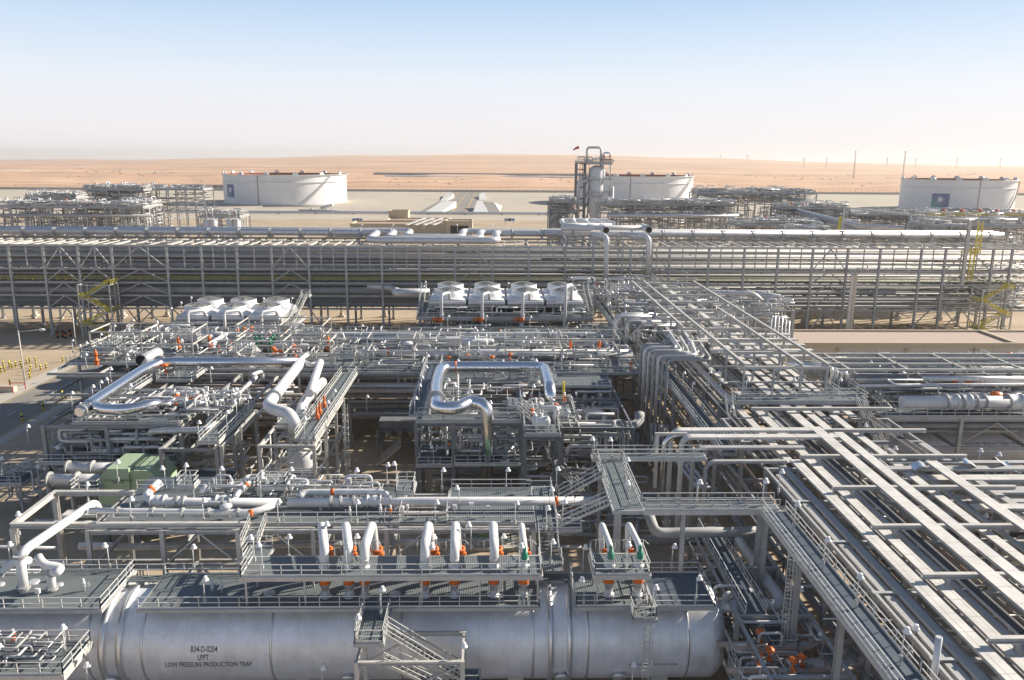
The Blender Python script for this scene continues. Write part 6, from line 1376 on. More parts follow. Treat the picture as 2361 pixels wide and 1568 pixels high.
# trays: (x, width, z, y0, y1, material)
TR = []
def tray(x, w, z, y0, y1, m='tray', h=.22, axis='y'):
    t = thing('cable_tray', '', 'cable tray', (x, y0, z))
    if axis == 'y':
        if m == 'open':
            MB().box(x-w/2, x+w/2, y0, y1, z-.1, z-.02).build('tray_bottom', 'cables', t)
            MB().box(x-w/2-.05, x-w/2, y0, y1, z-.15, z+.1).build('side_rail', 'steel_light', t); MB().box(x+w/2, x+w/2+.05, y0, y1, z-.15, z+.1).build('side_rail', 'steel_light', t)
            for j in range(5): MB().tube([(x-w*.36+w*.18*j, y0, z+.04), (x-w*.34+w*.18*j, y1, z+.04)], .05, 5).build('cable', 'cables' if j % 2 else 'dgrey', t)
        else:
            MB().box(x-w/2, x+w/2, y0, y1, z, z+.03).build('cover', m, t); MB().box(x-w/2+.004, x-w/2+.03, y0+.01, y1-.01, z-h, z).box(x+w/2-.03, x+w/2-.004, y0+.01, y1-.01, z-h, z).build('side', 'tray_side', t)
    TR.append(t); return t
for x, w, dz, y0, y1, m in ((31.4, .8, -.6, 30, 82, 'tray_side'), (32.45, .75, -.35, 30, 86, 'tray_side'), (33.75, 1.15, .35, 30, 84, 'tray'), (35.8, 1.05, .05, 30, 112, 'tray'), (37.2, .6, -.3, 30, 150, 'tray_side'), (38.2, .8, -.1, 30, 150, 'open'),
                         (39.45, 1.35, 1.12, 30, 93, 'tray'), (41.55, 1.15, 1.12, 30, 91, 'tray'), (43.2, 1.45, -.1, 30, 86, 'tray_side'), (44.75, 1.0, .3, 30, 100, 'tray'), (46.3, .5, .2, 30, 88, 'tray_side'), (47.8, 1.25, 1.14, 30, 81.5, 'tray'), (49.8, .9, 0, 30, 100, 'open'), (51.4, .9, .1, 30, 90, 'tray_side')):
    tray(x, w, ZN+dz, y0, y1, m)
for x, w, dz, y0, y1, m in ((33.6, .9, -.2, 84.5, 176, 'tray'), (35.1, .8, .1, 116, 172, 'tray'), (39.8, 1.3, .35, 93.4, 180, 'tray'), (41.9, 1.1, .3, 92, 180, 'tray'), (43.9, .9, -.1, 98, 176, 'tray_side'), (45.6, 1.2, .3, 100.4, 176, 'tray'), (47.6, 1., .1, 100, 172, 'tray'), (36.6, .8, 0, 152, 182, 'tray'), (31.9, .7, -.4, 86.4, 176, 'open')):
    tray(x, w, ZN+dz, y0, y1, m)
number(TR, '%s lengthwise cable tray from the left on the north-south rack')
runs('y', 30, 84, 31, 52, 10, 14, 18, 'inside the front of the cable rack', solo=8, rmin=.08, rmax=.3, mats=('dgrey', 'grey', 'brown'))
runs('y', 84, 200, 32, 49.5, 10, 14, 22, 'inside the rear of the cable rack', solo=8, rmin=.08, rmax=.3, mats=('dgrey', 'grey', 'brown', 'silver'))
runs('y', 30, 200, 28.6, 50, 5.2, 9, 22, 'on the lower tier of the cable rack', solo=6, rmin=.1, rmax=.4, mats=('dgrey', 'grey', 'brown'))
runs('x', 27, 52, 32, 84, 9.8, 11, 24, 'crossing under the cable trays', rmin=.06, rmax=.2)
b = MB()
for k in range(230): y = 31+k*.6; b.box(37.75, 38.65, y, y+.08, ZN-.3, ZN-.22)
tag(b.build('tray_rungs', 'steel'), 'rungs under the open cable tray of the north-south rack', 'rungs')['kind'] = 'stuff'
# upper open frame above the rear part
ZTF = 20.
t = thing('roof_frame', 'open grid of pale beams standing above the rear of the cable rack', 'steel frame', (38, 108, ZN))
xf = [32.4, 35.6, 43.3, 47.0]; yf = [108.2, 116.9, 125.6, 134.3, 143, 151.8, 160.5, 169.2, 178, 186]
for i, x in enumerate(xf):
    a, b_ = ((3, 9), (0, 9), (0, 5), (0, 9))[i]
    if i == 1: x = 35.2
    MB().ibeam((x, yf[a]-.3, ZTF), (x, yf[b_], ZTF), .36, .4).build('long_beam', 'steel_light', t)
for k, y in enumerate(yf):
    xa = 32.2 if k >= 3 else 35.; MB().ibeam((xa-.4, y, ZTF-.45), (47.6, y, ZTF-.45), .3, .42).build('cross_beam', 'steel_light', t)
    for x in ((35.2, 39.4, 43.3, 47.) if k < 3 else (32.4, 35.2, 39.4, 43.3, 47.)): MB().ibeam((x, y, ZN), (x, y, ZTF-.66), .3, .3).build('post', 'steel', t)
    MB().ibeam((33, y, 17.4), (47.4, y, 17.4), .2, .24).build('inner_beam', 'steel', t)
# platform bridging the cable rack
t = thing('walkway', 'railed walkway bridging over the cable trays in front of the roof frame', 'walkway', (41, 105, 15.6)); deck(t, 33.2, 51.5, 104.6, 107.2, 15.7, 'fblr', ft=.45)
for x in (33.6, 36., 45, 50.8): MB().ibeam((x, 105, 0), (x, 105, 15.2), .6, .6).build('column', 'steel', t)
deck(t, 48.8, 52.2, 107.4, 112, 15.68, 'lr')
t = thing('stair', 'steep stair ladder at the left end of the bridging walkway', 'stair', (31.6, 100, 12)); stair(t, (32.2, 104.8, 15.7), (31.4, 97.5, 11.6), .9, 14)
t = thing('stair', 'steep stair ladder at the right end of the bridging walkway', 'stair', (50.5, 100, 11)); stair(t, (50.2, 104.6, 15.7), (50.9, 97.5, 10.6), .9, 14)
t = thing('walkway', 'long dark walkway beside the vertical pipes, running back', 'walkway', (28, 120, 13)); deck(t, 27.9, 29.7, 92, 150, 13, 'lr', gm='grating_y', step=2)
deck(t, 25.4, 27., 150, 214, 13, 'lr', gm='grating_y', step=2)
for y in (94, 106, 118, 130, 142): MB().ibeam((27.7, y, 0), (27.7, y, 12.6), .4, .4).build('post', 'steel', t)
# trays and pipes arriving from the risers
def flat_pipe(pts, w, h, m, label):
    t = thing('cable_duct', label, 'cable duct', pts[0]); P = [Vector(p) for p in pts]; b = MB()
    r = math.sqrt(2)*w/2; b.tube(P, r, 4, bend=1.2)
    b.build('duct', m, t); return t
for k, (ya_, z, xr, y0, m) in enumerate(((92.2, 15.9, 39.4, 14.5, 'tray'), (89.8, 15.9, 41.3, 14.5, 'tray'), (87.2, 15.5, 36, 13, 'tray_side'), (84.4, 14.9, 33, 12, 'tray_side'))):
    xl = 21.6+.75*k; t = thing('cable_duct', '%s broad flat cable duct from the back, rising and turning right' % ordn(k+1), 'cable duct', (xl, ya_, 3)); w = (1.1, 1.2, .8, .6)[k]
    b = MB(); n = 8; R1 = 1.2; prev = None; path = [(xl, 2.5), (xl, z-R1)]+[(xl+R1-R1*math.cos(a), z-R1+R1*math.sin(a)) for a in [i*math.pi/2/n for i in range(1, n+1)]]+[(xr, z)]
    for (xa, za), (xb_, zb_) in zip(path, path[1:]):
        for th in (0, -.3): pass
        p0_, p1_ = Vector((xa, ya_, za)), Vector((xb_, ya_, zb_)); d = (p1_-p0_).normalized(); nn = Vector((-d.z, 0, d.x)); b.frame((p0_+p1_)/2-nn*.02, d*((p1_-p0_).length+.02), Vector((0, w, 0)), nn*.3)
    b.build('cover', m if k > 1 else 'tray', t)
pipe([(20.6, 91.4, 2), (20.6, 91.4, 14.6), (21.8, 91.4, 15.6), (30, 91.4, 15.2)], .3, 'foil', 'silver pipe rising beside the broad flat cable ducts', n=12, bend=1)
t = thing('riser_frame', 'tall narrow frame with slanted leg at the foot of the flat ducts', 'steel frame', (18.7, 88, 11)); MB().ibeam((18.7, 86.6, 10.8), (18.7, 86.6, 17.2), .38, .38).build('post', 'steel_light', t); MB().ibeam((18.5, 86.8, 17.3), (22.2, 86.8, 17.3), .3, .3).build('beam', 'steel_light', t); MB().beam((18.5, 89.4, 12.6), (18.7, 87, 16.9), .2).build('brace', 'steel', t)
# vertical bundle of pipes at the left edge of the rack
vb = []
for k in range(15):
    row = k // 5; c = k % 5; x = 23.6+c*.72+row*.25; y = 118+row*4.6; zt_ = 19.6-row*.6-c*.35
    vb.append(pipe([(x, y, 1), (x, y, zt_), (x+5+c*.4, y, zt_), (x+6+c*.6, y+R_.uniform(6, 18), zt_)], .2+.05*(k % 3), R_.choice(('silver', 'grey', 'silver')), '', 'upright pipes left of the cable rack', n=10, bend=1.1))
for k in range(8):
    x = 22.8+k*.75; y = 148+3*(k % 3); vb.append(pipe([(x, y, 4), (x, y, 19-.3*k), (x+7, y, 19-.3*k)], .24, 'silver', '', 'upright pipes left of the cable rack', n=10, bend=1.1))
number(vb, '%s upright pipe from the left beside the cable rack')
ub = []
for k in range(5): r = 1.1+.55*k; cx_ = 21.8; y = 112-k*.15; z0 = 6.5-k*.45; ub.append(pipe([(cx_-r-1, y, z0), (cx_+r*.5, y, z0), (cx_+r+.4, y, z0), (cx_+r+.4, y, 10)], .2, 'grey', '', 'nested low pipe bends', n=8, bend=1.5))
number(ub, '%s nested grey pipe bend from the top, beside the uprights', key=lambda o: -o.location.z)
lp = []
for k in range(3):
    x = 26.4+k*.75; lp.append(pipe([(29.2, 96.5, 6.5), (x, 96.5, 6.5), (x-.9, 108+k*.4, 6.6), (29, 108+k*.4, 6.6)], .26, 'silver', '', 'flat looping pipes', n=12, bend=.9))
number(lp, '%s flat looping silver pipe from the left below the dark walkway')
# looping tray covers between the tiers (bright vertical bends)
lt = []
for k, (x, y) in enumerate(((35.2, 141.5), (37.6, 140.5), (39.9, 139.5), (41.8, 141), (45.6, 141.6), (39.6, 166))):
    w = .95; z1 = 19.1 if k in (2, 5) else 17.4; t = thing('cable_duct', '', 'cable duct', (x, y, 13), 'bright cable ducts bending down from the upper level')
    b = MB(); path = [(y+(24 if k in (2, 5) else 6), z1), (y+1, z1)]+[(y+1-1*math.sin(a), z1-1+1*math.cos(a)) for a in [i*math.pi/12 for i in range(1, 7)]]+[(y, 15.2)]
    for (ya_, za), (yb_, zb_) in zip(path, path[1:]):
        p0_, p1_ = Vector((x, ya_, za)), Vector((x, yb_, zb_)); d = (p1_-p0_).normalized(); nn = d.cross(Vector((1, 0, 0))); b.frame((p0_+p1_)/2, Vector((w, 0, 0)), d*((p1_-p0_).length+.03), nn*.25)
    b.build('cover', 'tray', t); lt.append(t)
number(lt, '%s bright cable duct from the left bending down from the upper level')
ft = []
for k in range(6):
    y = 172-k*8.5; t = tag(MB().box(26.8+k*.3, 44 if k % 2 else 38, y, y+.9, 17.7+.1*k, 17.95+.1*k).build('cable_tray', 'tray' if k % 2 else 'steel_light'), '', 'cable tray', 'short trays crossing the rear of the cable rack'); ft.append(t)
number(ft, '%s short tray from the back crossing the rear of the cable rack', key=lambda o: -o.location.y)
wander(27, 50, 150, 205, 13, 19.5, 120, 'at the rear of the cable rack', solo=10, rmin=.06, rmax=.3, span=9)
scatter(24, 36, 185, 212, 15, 20, 'where the cable rack meets the big rack'); wander(20, 36, 190, 214, 8, 18, 80, 'where the cable rack meets the big rack', rmin=.06, rmax=.25, span=7)
# pipes turning right toward the tall column block (rear right)
t = thing('process_structure', 'tall block of stacked horizontal pipes right of the cable rack', 'steel structure', (57, 170, 0))
lattice(t, [50.6, 57.6, 66.], [172, 184, 192], [6, 10.5, 15.8], cw=.45, bw=.38, m='steel', brace=((0, .5, 5.8, 0), (1, .5, 5.8, 0), (0, 11, 15.4, 0)))
hp = []
for k in range(16):
    z = 6.5+k*.66; y = 171.4+(k % 3)*.4; hp.append(pipe([(46, y, z), (62.4-k*.1, y, z), (64-k*.55, y, z-.2), (64-k*.55, y, 1)], .2, R_.choice(('silver', 'grey', 'brown', 'grey')), '', 'stacked pipes right of the cable rack', n=8, bend=1))
number(hp, '%s stacked pipe from the bottom right of the cable rack', key=lambda o: 0)
p = q('C1', 670, 1080, 17.6); pipe([(p.x-16, p.y, 18.2), (p.x-6, p.y, 18.2), (p.x-4, p.y, 16.5)], .45, 'silver', 'silver pipe over the stacked pipes near the rack', n=14, bend=1)
drum((p.x-4, p.y+4, 17.4), (p.x-.2, p.y, 17.2), .85, 'white', 'white drum end above the stacked pipes')
wander(50, 66, 172, 192, 11, 18, 60, 'on the stacked pipe block', rmin=.06, rmax=.22, span=6)
vr = []
for k in range(6): x = 60.6+k*.8; vr.append(pipe([(x, 170.6, 1), (x, 170.6, 15.2-k*.3)], .26, 'silver' if k % 2 else 'white', '', 'risers at the block corner', n=8))
number(vr, '%s pale riser from the left at the corner of the stacked pipe block')
# ================================================================== flat-roofed building at the right
t = thing('control_building', 'long cream building with flat gravel roof at the right', 'building', (110, 183, 0))
yb0, yb1 = 177.4, 191.5; zr_ = 7.3; xb0 = 60.
MB().box(xb0, 170, yb0+.05, yb1, 0, zr_-1.2).build('wall', 'creamp', t); MB().box(xb0, 170, yb0-.3, yb0+.3, zr_-1.2, zr_).box(xb0, 170, yb1-.3, yb1+.3, zr_-1.2, zr_).box(xb0-.3, xb0, yb0, yb1, zr_-1.2, zr_).build('parapet', 'cream', t)
MB().box(xb0+.1, 170, yb0+.35, yb1-.35, zr_-.55, zr_-.45).build('roof', 'roofg', t); MB().box(120, 121, yb0+.35, yb1-.35, zr_-.5, zr_+.05).build('parapet', 'cream', t)
for k in range(6): x = 79.+k*16; MB().lathe((x, yb0-.32, zr_-1.7), (0, -1, 0), [(.5, 0), (.4, .2), (0, .3)], 10).box(x-.07, x+.07, yb0-.4, yb0-.1, 0, zr_-1.8).build('downpipe', 'cream', t)
# ================================================================== MODULE R (right) 
W_ = 'in the right process module'
t = thing('process_structure', 'long right process module with decks in front of the cream building', 'steel structure', (70, 104, 0))
lattice(t, [54., 64., 74., 84., 94.], [103.2, 112.], [5.2, 9.6, 13.66], cw=.5, bw=.42, m='steel', brace=((1, 9.8, 13.3, 0), (1, .6, 5, 0), (2, .6, 5, 0)))
deck(t, 53.4, 95, 103., 106.4, 14, 'fb', step=1.9); deck(t, 51.5, 60, 112.4, 121, 14.03, 'flr')
lattice(t, [53.6, 63., 73, 83., 93], [113, 121.6], [5.2, 9.6, 14., 17.4], cw=.4, bw=.34, m='steel', cross=True); lattice(t, [53.6, 63., 73, 83., 93], [124, 134.], [5.2, 9.6, 14.], cw=.4, bw=.34, m='steel', cross=True)
deck(t, 54, 72, 124, 130, 14.4, 'fb'); deck(t, 76, 94, 114, 122, 14.4, 'fb')
t = pipe([q('C2', 1510, 622, 15.6), q('C2', 2420, 620, 15.6)], .88, 'white', 'thick white pipe with valves along the front of the right module', n=24, flanges=(.33, .45, .55, .62, .8))
for k, cx_ in enumerate((1930, 2290)): p = q('C2', cx_, 620, 15.6); tag(MB().lathe(p, (1, 0, 0), [(.9, -1), (1.2, -1), (1.2, -.8), (1., -.7), (1.15, 0), (1., .7), (1.2, .8), (1.2, 1), (.9, 1)], 22).build('ball_valve', 'white'), ('left' if k == 0 else 'right')+' fat white valve on the thick pipe of the right module', 'valve')
pipe([q('C2', 1800, 580, 16), q('C2', 2130, 582, 16), q('C2', 2330, 575, 16)], .4, 'white', 'thinner white pipe behind the thick pipe of the right module', n=16, flanges=(.5, .7)); p = q('C2', 2165, 585, 16); tag(MB().lathe(p, (1, 0, 0), [(.3, -.8), (.75, -.6), (.8, 0), (.75, .6), (.3, .8)], 16).build('orange_valve', 'orange'), 'fat orange valve near the right end of the right module', 'valve')
pipe([q('C2', 1665, 455, 18.2), q('C2', 2420, 458, 18.2)], .34, 'silver', 'silver pipe running right along the top of the right module frame', n=14)
pipe([q('C2', 1190, 300, 17.6), q('C2', 2300, 302, 17.6), q('C2', 2380, 325, 17.6)], .5, 'silver', 'silver covered line along the rear top of the right module', n=8)
for k, cx_ in enumerate((1765, 1868, 1970)):
    p = q('C2', cx_, 385, 17); tag(MB().lathe((p.x, p.y, 16), (0, 0, 1), [(.35, 0), (.4, .8), (.2, 1.), (.18, 1.6), (0, 1.7)], 12).build('green_valve', 'green'), '%s green valve top from the left in the right module' % ordn(k+1), 'valve')
    pipe([(p.x+.2, p.y, 16.4), (p.x+2.6, p.y-5, 15.8)], .3, 'silver', '%s short slanting silver pipe from the left in the right module' % ordn(k+1), n=12)
rr_ = []
for k, cx_ in enumerate((1880, 1980, 2100)):
    p = q('C2', cx_, 510, 15.4); P = [(p.x+1.1*math.cos(a), p.y, 15.6+1.5*math.sin(a)) for a in [math.pi*(-.45+i*.09) for i in range(11)]]; rr_.append(tag(MB().tube(P, .32, 12, bend=0).build('pipe_bend', 'white'), '', 'pipe', 'white U bends in the right module'))
number(rr_, '%s white U-shaped bend from the left in the right module')
for k, (cx_, cy_) in enumerate(((1760, 495), (1855, 495), (1878, 545), (1975, 545), (2060, 532))): p = q('C2', cx_, cy_, 15.2); put('ovalve', (p.x, p.y, 14.4), k, '', 1.7, '%s orange valve from the left in the right module' % ordn(k+1))
wander(54, 95, 122, 134, 14.3, 15.6, 70, W_+' rear', solo=8); wander(54, 95, 107, 121, 14.5, 17.4, 80, W_, solo=16, rmin=.06, rmax=.22, span=8)
runs('x', 50, 96, 107, 121, 15, 17.6, 18, 'across the top of the right module', solo=10, rmin=.1, rmax=.3)
runs('x', 50, 96, 103.6, 112, 9.8, 13.2, 16, 'under the front deck of the right module', solo=10, rmin=.12, rmax=.4)
runs('x', 50, 96, 112, 136, 5.4, 13.2, 26, 'low in the right module', rmin=.1, rmax=.4)
scatter(54, 95, 108, 134, 14.4, 36, W_, solo=True)
tf = []
far_module('process_structure', 'dense low structure at the far right edge below the right tank', 'below the right tank', xat(1975, 378), xat(2390, 378), 378, 392, [9, zat(2200, 512, 378), zat(2200, 497, 378)], 9, 2, 26, 16)
far_module('process_structure', 'dense structure behind the right of the big rack', 'behind the right of the big rack', xat(1700, 330), xat(1990, 330), 330, 344, [8, zat(1850, 520, 330)], 7, 2, 26, 14)
for k, y in enumerate((112, 115.4, 118.6, 121.6)):
    tf.append(tag(MB().ibeam((50, y, 18.2), (96, y, 18.2), .32, .36).build('top_beam', 'steel_light'), '', 'beam', 'pale top beams of the right module'))
number(tf, '%s pale long top beam from the front over the right module', key=lambda o: o.location.y)
tf = []
for k in range(6):
    x = 52+k*8.6; b = MB().ibeam((x, 112.3, 18.18), (x, 121.4, 18.18), .26, .3)
    for y in (112, 121.6): b.ibeam((x, y, 14.2), (x, y, 18.), .28, .28)
    tf.append(tag(b.build('portal', 'steel_light'), '', 'portal', 'portal frames over the right module'))
number(tf, '%s portal frame from the left over the right module')
t = thing('pressure_vessel', 'tan-lit horizontal vessel lettered HIGH PRESSURE PRODUCTION TRAP behind the columns', 'vessel', (70, 115, 0)); b = MB()
b.lathe((50, 113, 6.2), (1, 0, 0), [(0, -1.4), (1.6, -1.1), (2.6, -.5), (3., 0), (3., 60)], 48); b.build('shell', 'vessel', t)
text_mesh('HIGH PRESSURE PRODUCTION TRAP', .62, lambda x, y: (72.5+x, 113-3.02*math.cos(.35+y/3), 6.2+3.02*math.sin(.35+y/3)), 'lettering', t)
pipe([(52, 103.8, 4.6), (96, 103.8, 4.6)], 1.0, 'dgrey', 'very thick dark pipe low along the right module', n=22)
pipe([(54, 101.8, 1.2), (96, 101.8, 1.2)], .4, 'yellow', 'yellow pipe on the ground under the right module', n=10)
t = thing('process_structure', 'stairs and small decks between the bridging walkway and the right module', 'steel structure', (56, 118, 0)); deck(t, 52.4, 57.6, 122, 127, 15.6, 'flr'); stair(t, (57.6, 124, 15.6), (61.4, 116, 14.2), 1, 10); stair(t, (54.5, 108.2, 15.2), (57, 104, 12), 1, 10)
wander(50, 60, 108, 126, 12, 16, 44, 'beside the bridging walkway', rmin=.05, rmax=.15, span=4)
# wrapped vertical bundle with bright foil at the bridging walkway
vf = []
for k in range(4): x = 49.7+k*.7; vf.append(pipe([(x, 112.5, 12), (x, 112.5, 18.3-.2*k), (x-6, 114.5, 18.5)], .34, 'foil', '', 'foil wrapped risers', n=12, bend=.8))
number(vf, '%s foil wrapped riser from the left by the bridging walkway')
tl = []
for k in range(5):
    y = 121+k*3.4; tl.append(tag(MB().box(35 if k % 2 else 39, 51.5, y, y+1.1, 17.8+.12*k, 18.05+.12*k).build('cable_tray', 'tray'), '', 'cable tray', 'broad trays crossing beside the roof frame'))
number(tl, '%s broad pale tray from the front, crossing beside the roof frame', key=lambda o: o.location.y)
# ================================================================== lower right rack running off to the right
t = thing('pipe_rack', 'pipe rack running off to the right edge in front of the right module', 'pipe rack', (56, 78, 0))
lattice(t, [50., 58.5, 67., 76.], [71.2, 78.5, 84.], [5.5, 10., 14.2], cw=.45, bw=.4, m='steel_light', brace=((0, 5.8, 9.6, 0), (1, 5.8, 9.6, 0)))
rt = []
for k, (y, z, w, x0_, m) in enumerate(((80.9, 15.5, 1.0, 42.6, 'tray_side'), (83.2, 15.27, .8, 44, 'tray_side'), (79.2, 15.07, 1.4, 44, 'tray'), (77.0, 14.6, 1.6, 50, 'steel'), (71.4, 15.3, 1.1, 46.5, 'tray'), (74.5, 14.5, .8, 48, 'steel'))):
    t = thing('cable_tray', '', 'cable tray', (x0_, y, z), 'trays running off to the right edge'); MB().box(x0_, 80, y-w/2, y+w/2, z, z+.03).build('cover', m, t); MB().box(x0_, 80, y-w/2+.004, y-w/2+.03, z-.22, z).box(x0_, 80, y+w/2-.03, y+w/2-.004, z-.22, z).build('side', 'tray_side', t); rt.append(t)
number(rt, '%s cable tray from the front running off to the right edge', key=lambda o: o.location.y)
runs('x', 46, 80, 71, 84, 10.3, 13.6, 18, 'on the rack at the right edge', solo=10, rmin=.1, rmax=.34, mats=('grey', 'silver', 'brown', 'white'))
runs('x', 46, 80, 71, 84, 6, 9, 14, 'low on the rack at the right edge', rmin=.1, rmax=.34)
runs('x', 51, 80, 58, 70, 9, 13, 14, 'at the right edge below the trays', solo=8, rmin=.08, rmax=.2, mats=('grey', 'brown', 'white', 'silver'))
t = vdeck('small walkway at the right edge below the trays', 52, 78, 64.5, 66.5, 12., 'fb', gm='grating')
b = MB().lathe((56, 76, 7.5), (1, 0, 0), [(0, -.9), (1.5, -.7), (2.2, 0), (2.2, 30)], 36); tag(b.build('drum', 'vessel'), 'silver horizontal drum below the trays at the right edge', 'drum')
for k, (cx_, cy_) in enumerate(((1580, 1090), (1930, 1068), (2160, 1050))):
    p = q('C2', cx_, cy_, 15.6); P = [(p.x+i*.32, p.y-.6+.1*i, 15.75+.45*math.sin(i*.55+k)) for i in range(7)]; b = MB()
    for a_, c_ in zip(P, P[1:]): b.quad(a_, c_, (c_[0]+.2, c_[1]+1.3, c_[2]+.1), (a_[0]+.2, a_[1]+1.3, a_[2]+.1))
    tag(b.build('loose_sheet', 'foil'), '%s loose curled metal sheet from the left on the right hand trays' % ordn(k+1), 'metal sheet')
# ================================================================== yard furniture
bo = []
for (cx_, cy_) in ((10, 400), (35, 395), (25, 360), (68, 365), (85, 370), (110, 360), (150, 370), (185, 340), (215, 385), (247, 330), (252, 365), (282, 385), (320, 375), (207, 440), (207, 330), (435, 325), (70, 490), (65, 355), (145, 350), (210, 410)):
    p = q('A2', cx_, cy_+18, 0); t = thing('bollard', '', 'bollard', (p.x, p.y, 0), 'yellow and black bollards by the road')
    MB().tube([(p.x, p.y, 0), (p.x, p.y, 1.5)], .16, 8).build('post', 'yellow', t); MB().tube([(p.x, p.y, .9), (p.x, p.y, 1.15)], .175, 8).build('black_band', 'black', t); MB().tube([(p.x, p.y, .35), (p.x, p.y, .6)], .175, 8).build('black_band', 'black', t); bo.append(t)
for (cx_, cy_) in ((300, 660), (155, 735), (432, 575), (640, 220)):
    p = q('A2', cx_, cy_+15, 0); t = thing('bollard', '', 'bollard', (p.x, p.y, 0), 'yellow and black bollards by the road')
    MB().tube([(p.x, p.y, 0), (p.x, p.y, 1.6)], .2, 8).build('post', 'yellow', t); MB().tube([(p.x, p.y, .7), (p.x, p.y, 1.1)], .215, 8).build('black_band', 'black', t); bo.append(t)
number(bo, '%s yellow and black bollard from the left beside the road')
ob = []
for (cx_, cy_) in ((400, 165), (435, 160), (455, 170), (488, 155)):
    p = q('A2', cx_, cy_+12, 0); t = thing('bollard', '', 'bollard', (p.x, p.y, 0), 'orange banded posts in the shade of the rack'); MB().tube([(p.x, p.y, 0), (p.x, p.y, 2)], .3, 8).build('post', 'black', t); MB().tube([(p.x, p.y, .7), (p.x, p.y, 1.2)], .32, 8).build('orange_band', 'orange', t); ob.append(t)
number(ob, '%s black and orange post from the left in the shade of the rack')
for k, (cx_, top, bot) in enumerate((((130), 130, 500), (505, 200, 205))):
    pass
p = q('A2', 175, 500, 0); h = qy('A2', 130, 125, p.y).z; t = thing('street_lamp', 'tall street lamp with one long arm beside the road', 'street lamp', p); MB().tube([(p.x, p.y, 0), (p.x, p.y, h)], .14, 10, rr=[.2, .1]).build('pole', 'steel_light', t)
MB().tube([(p.x, p.y, h-.3), (p.x+4.6, p.y, h+.2)], .07, 8).build('arm', 'steel_light', t); MB().lathe((p.x+4.3, p.y, h+.2), (1, 0, 0), [(0, 0), (.28, .2), (.32, .8), (.15, 1.3), (0, 1.35)], 12).build('lamp_head', 'lamp', t)
p = GZ(176, 802, 0); h = GY(165, 715, p.y).z; tag(MB().tube([(p.x, p.y, 0), (p.x, p.y, h)], .13, 8).build('pole', 'steel_light'), 'tall plain grey pole left of the stair tower', 'pole')
p = q('A2', 45, 560, 0); t = thing('barrier', 'red tubular barrier around a concrete block at the left edge', 'barrier', p); b = MB().tube([(p.x-4, p.y, 0), (p.x-4, p.y, 1.4), (p.x+1.4, p.y, 1.4), (p.x+1.4, p.y, 0)], .09, 8, bend=.2); b.tube([(p.x-1, p.y+3, 0), (p.x-1, p.y+3, 1.4), (p.x+2.2, p.y+3, 1.4), (p.x+2.2, p.y+3, 0)], .09, 8, bend=.2); b.build('tubes', 'redp', t); MB().box(p.x-3.2, p.x+1, p.y+.8, p.y+2.2, 0, 1.1).build('block', 'concrete', t)
tag(MB().box(-109, -103, 150.2, 150.6, 0, 1.2).build('low_wall', 'paintw'), 'short white low wall at the left edge beyond the bollards', 'wall')
t = thing('stanchion', 'small red and black base left of the caged ladder', 'stanchion', (-19.5, 102, 0)); MB().box(-20.4, -19.4, 102, 103, 0, .9).build('base', 'redp', t)
# ================================================================== FLOODLIGHTS
for a in ((70, 485, 10), (755, 495, 10), (1345, 500, 10), (1420, 725, 10), (610, 1315, 5), (2240, 1335, 4.2), (445, 1055, 8), (0, 1195, 7.2)): lamp('A3', *a, 'on the vessel deck, left half')
for a in ((910, 172, ZM), (1412, 182, ZM), (1930, 188, ZM), (127, 275, 11), (1810, 20, 13), (610, 68, 9)): lamp('A3', *a, 'on the left middle deck')
for a in ((1765, 440, ZP), (1820, 490, ZP), (2262, 350, ZP), (2005, 430, 11)): lamp('A3', *a, 'at the left end of the relief platform')
for a in ((115, 190), (660, 195), (1215, 195), (1545, 190), (1430, 232), (825, 95), (1455, 105)): lamp('B3', *a, ZM, 'on the right middle deck')
for a in ((910, 350), (45, 500), (625, 497), (1245, 497), (1990, 490)): lamp('B3', *a, ZP, 'on the relief valve platforms')
for a in ((670, 435, 10.5), (110, 435, 10.5), (1125, 435, 10.5), (1465, 465, 11), (1688, 505, 10), (2305, 495, 10), (1695, 730, 10), (2175, 785, 10), (115, 990, 9.5), (285, 800, 10), (848, 1185, 7), (2030, 1320, 4)): lamp('B3', *a, 'on the vessel deck, right half')
lamp('B3', 2008, 62, ZT, 'along the cross walkway')
for a in ((115, 55), (575, 45), (795, 205), (1003, 450), (1235, 715), (1550, 1085)): lamp('C3', *a, ZT, 'along the cross walkway')
for a in ((115, 715, 10), (815, 790, 8), (990, 1105, 6), (1620, 1070, 12), (370, 1050, 5)): lamp('C3', *a, 'low at the right of the vessel')
for a in ((2095, 285), (2155, 250), (2270, 520)): lamp('C3', *a, 12, 'below the trays at the right edge')
for a in ((107, 1095), (325, 1055), (390, 1052), (705, 1095), (1152, 1093), (1500, 1090)): lamp('B2', *a, ZM, 'along the back rail of the middle deck')
for a in ((1810, 1115), (2015, 1090), (1533, 1085), (1292, 1060), (1148, 1083), (815, 1038)): lamp('A2', *a, ZM, 'behind the left middle deck')
for a in ((1885, 885), (1980, 1020), (1760, 880)): lamp('B2', *a, 15., 'by the cross walkway head')
for a in ((1363, 335), (808, 340), (1118, 340), (1380, 483), (1330, 512), (897, 552), (740, 470), (785, 510), (1258, 578), (1030, 627), (712, 627), (515, 597), (545, 507), (560, 450), (1372, 628), (1490, 672), (1360, 712), (590, 380)): lamp('B2', *a, zC, 'on the centre compressor block')
for a in ((1090, 830), (833, 865), (965, 915), (645, 935), (1210, 915), (180, 585), (1705, 665), (1620, 490)): lamp('B2', *a, 8, 'low in the centre compressor block')
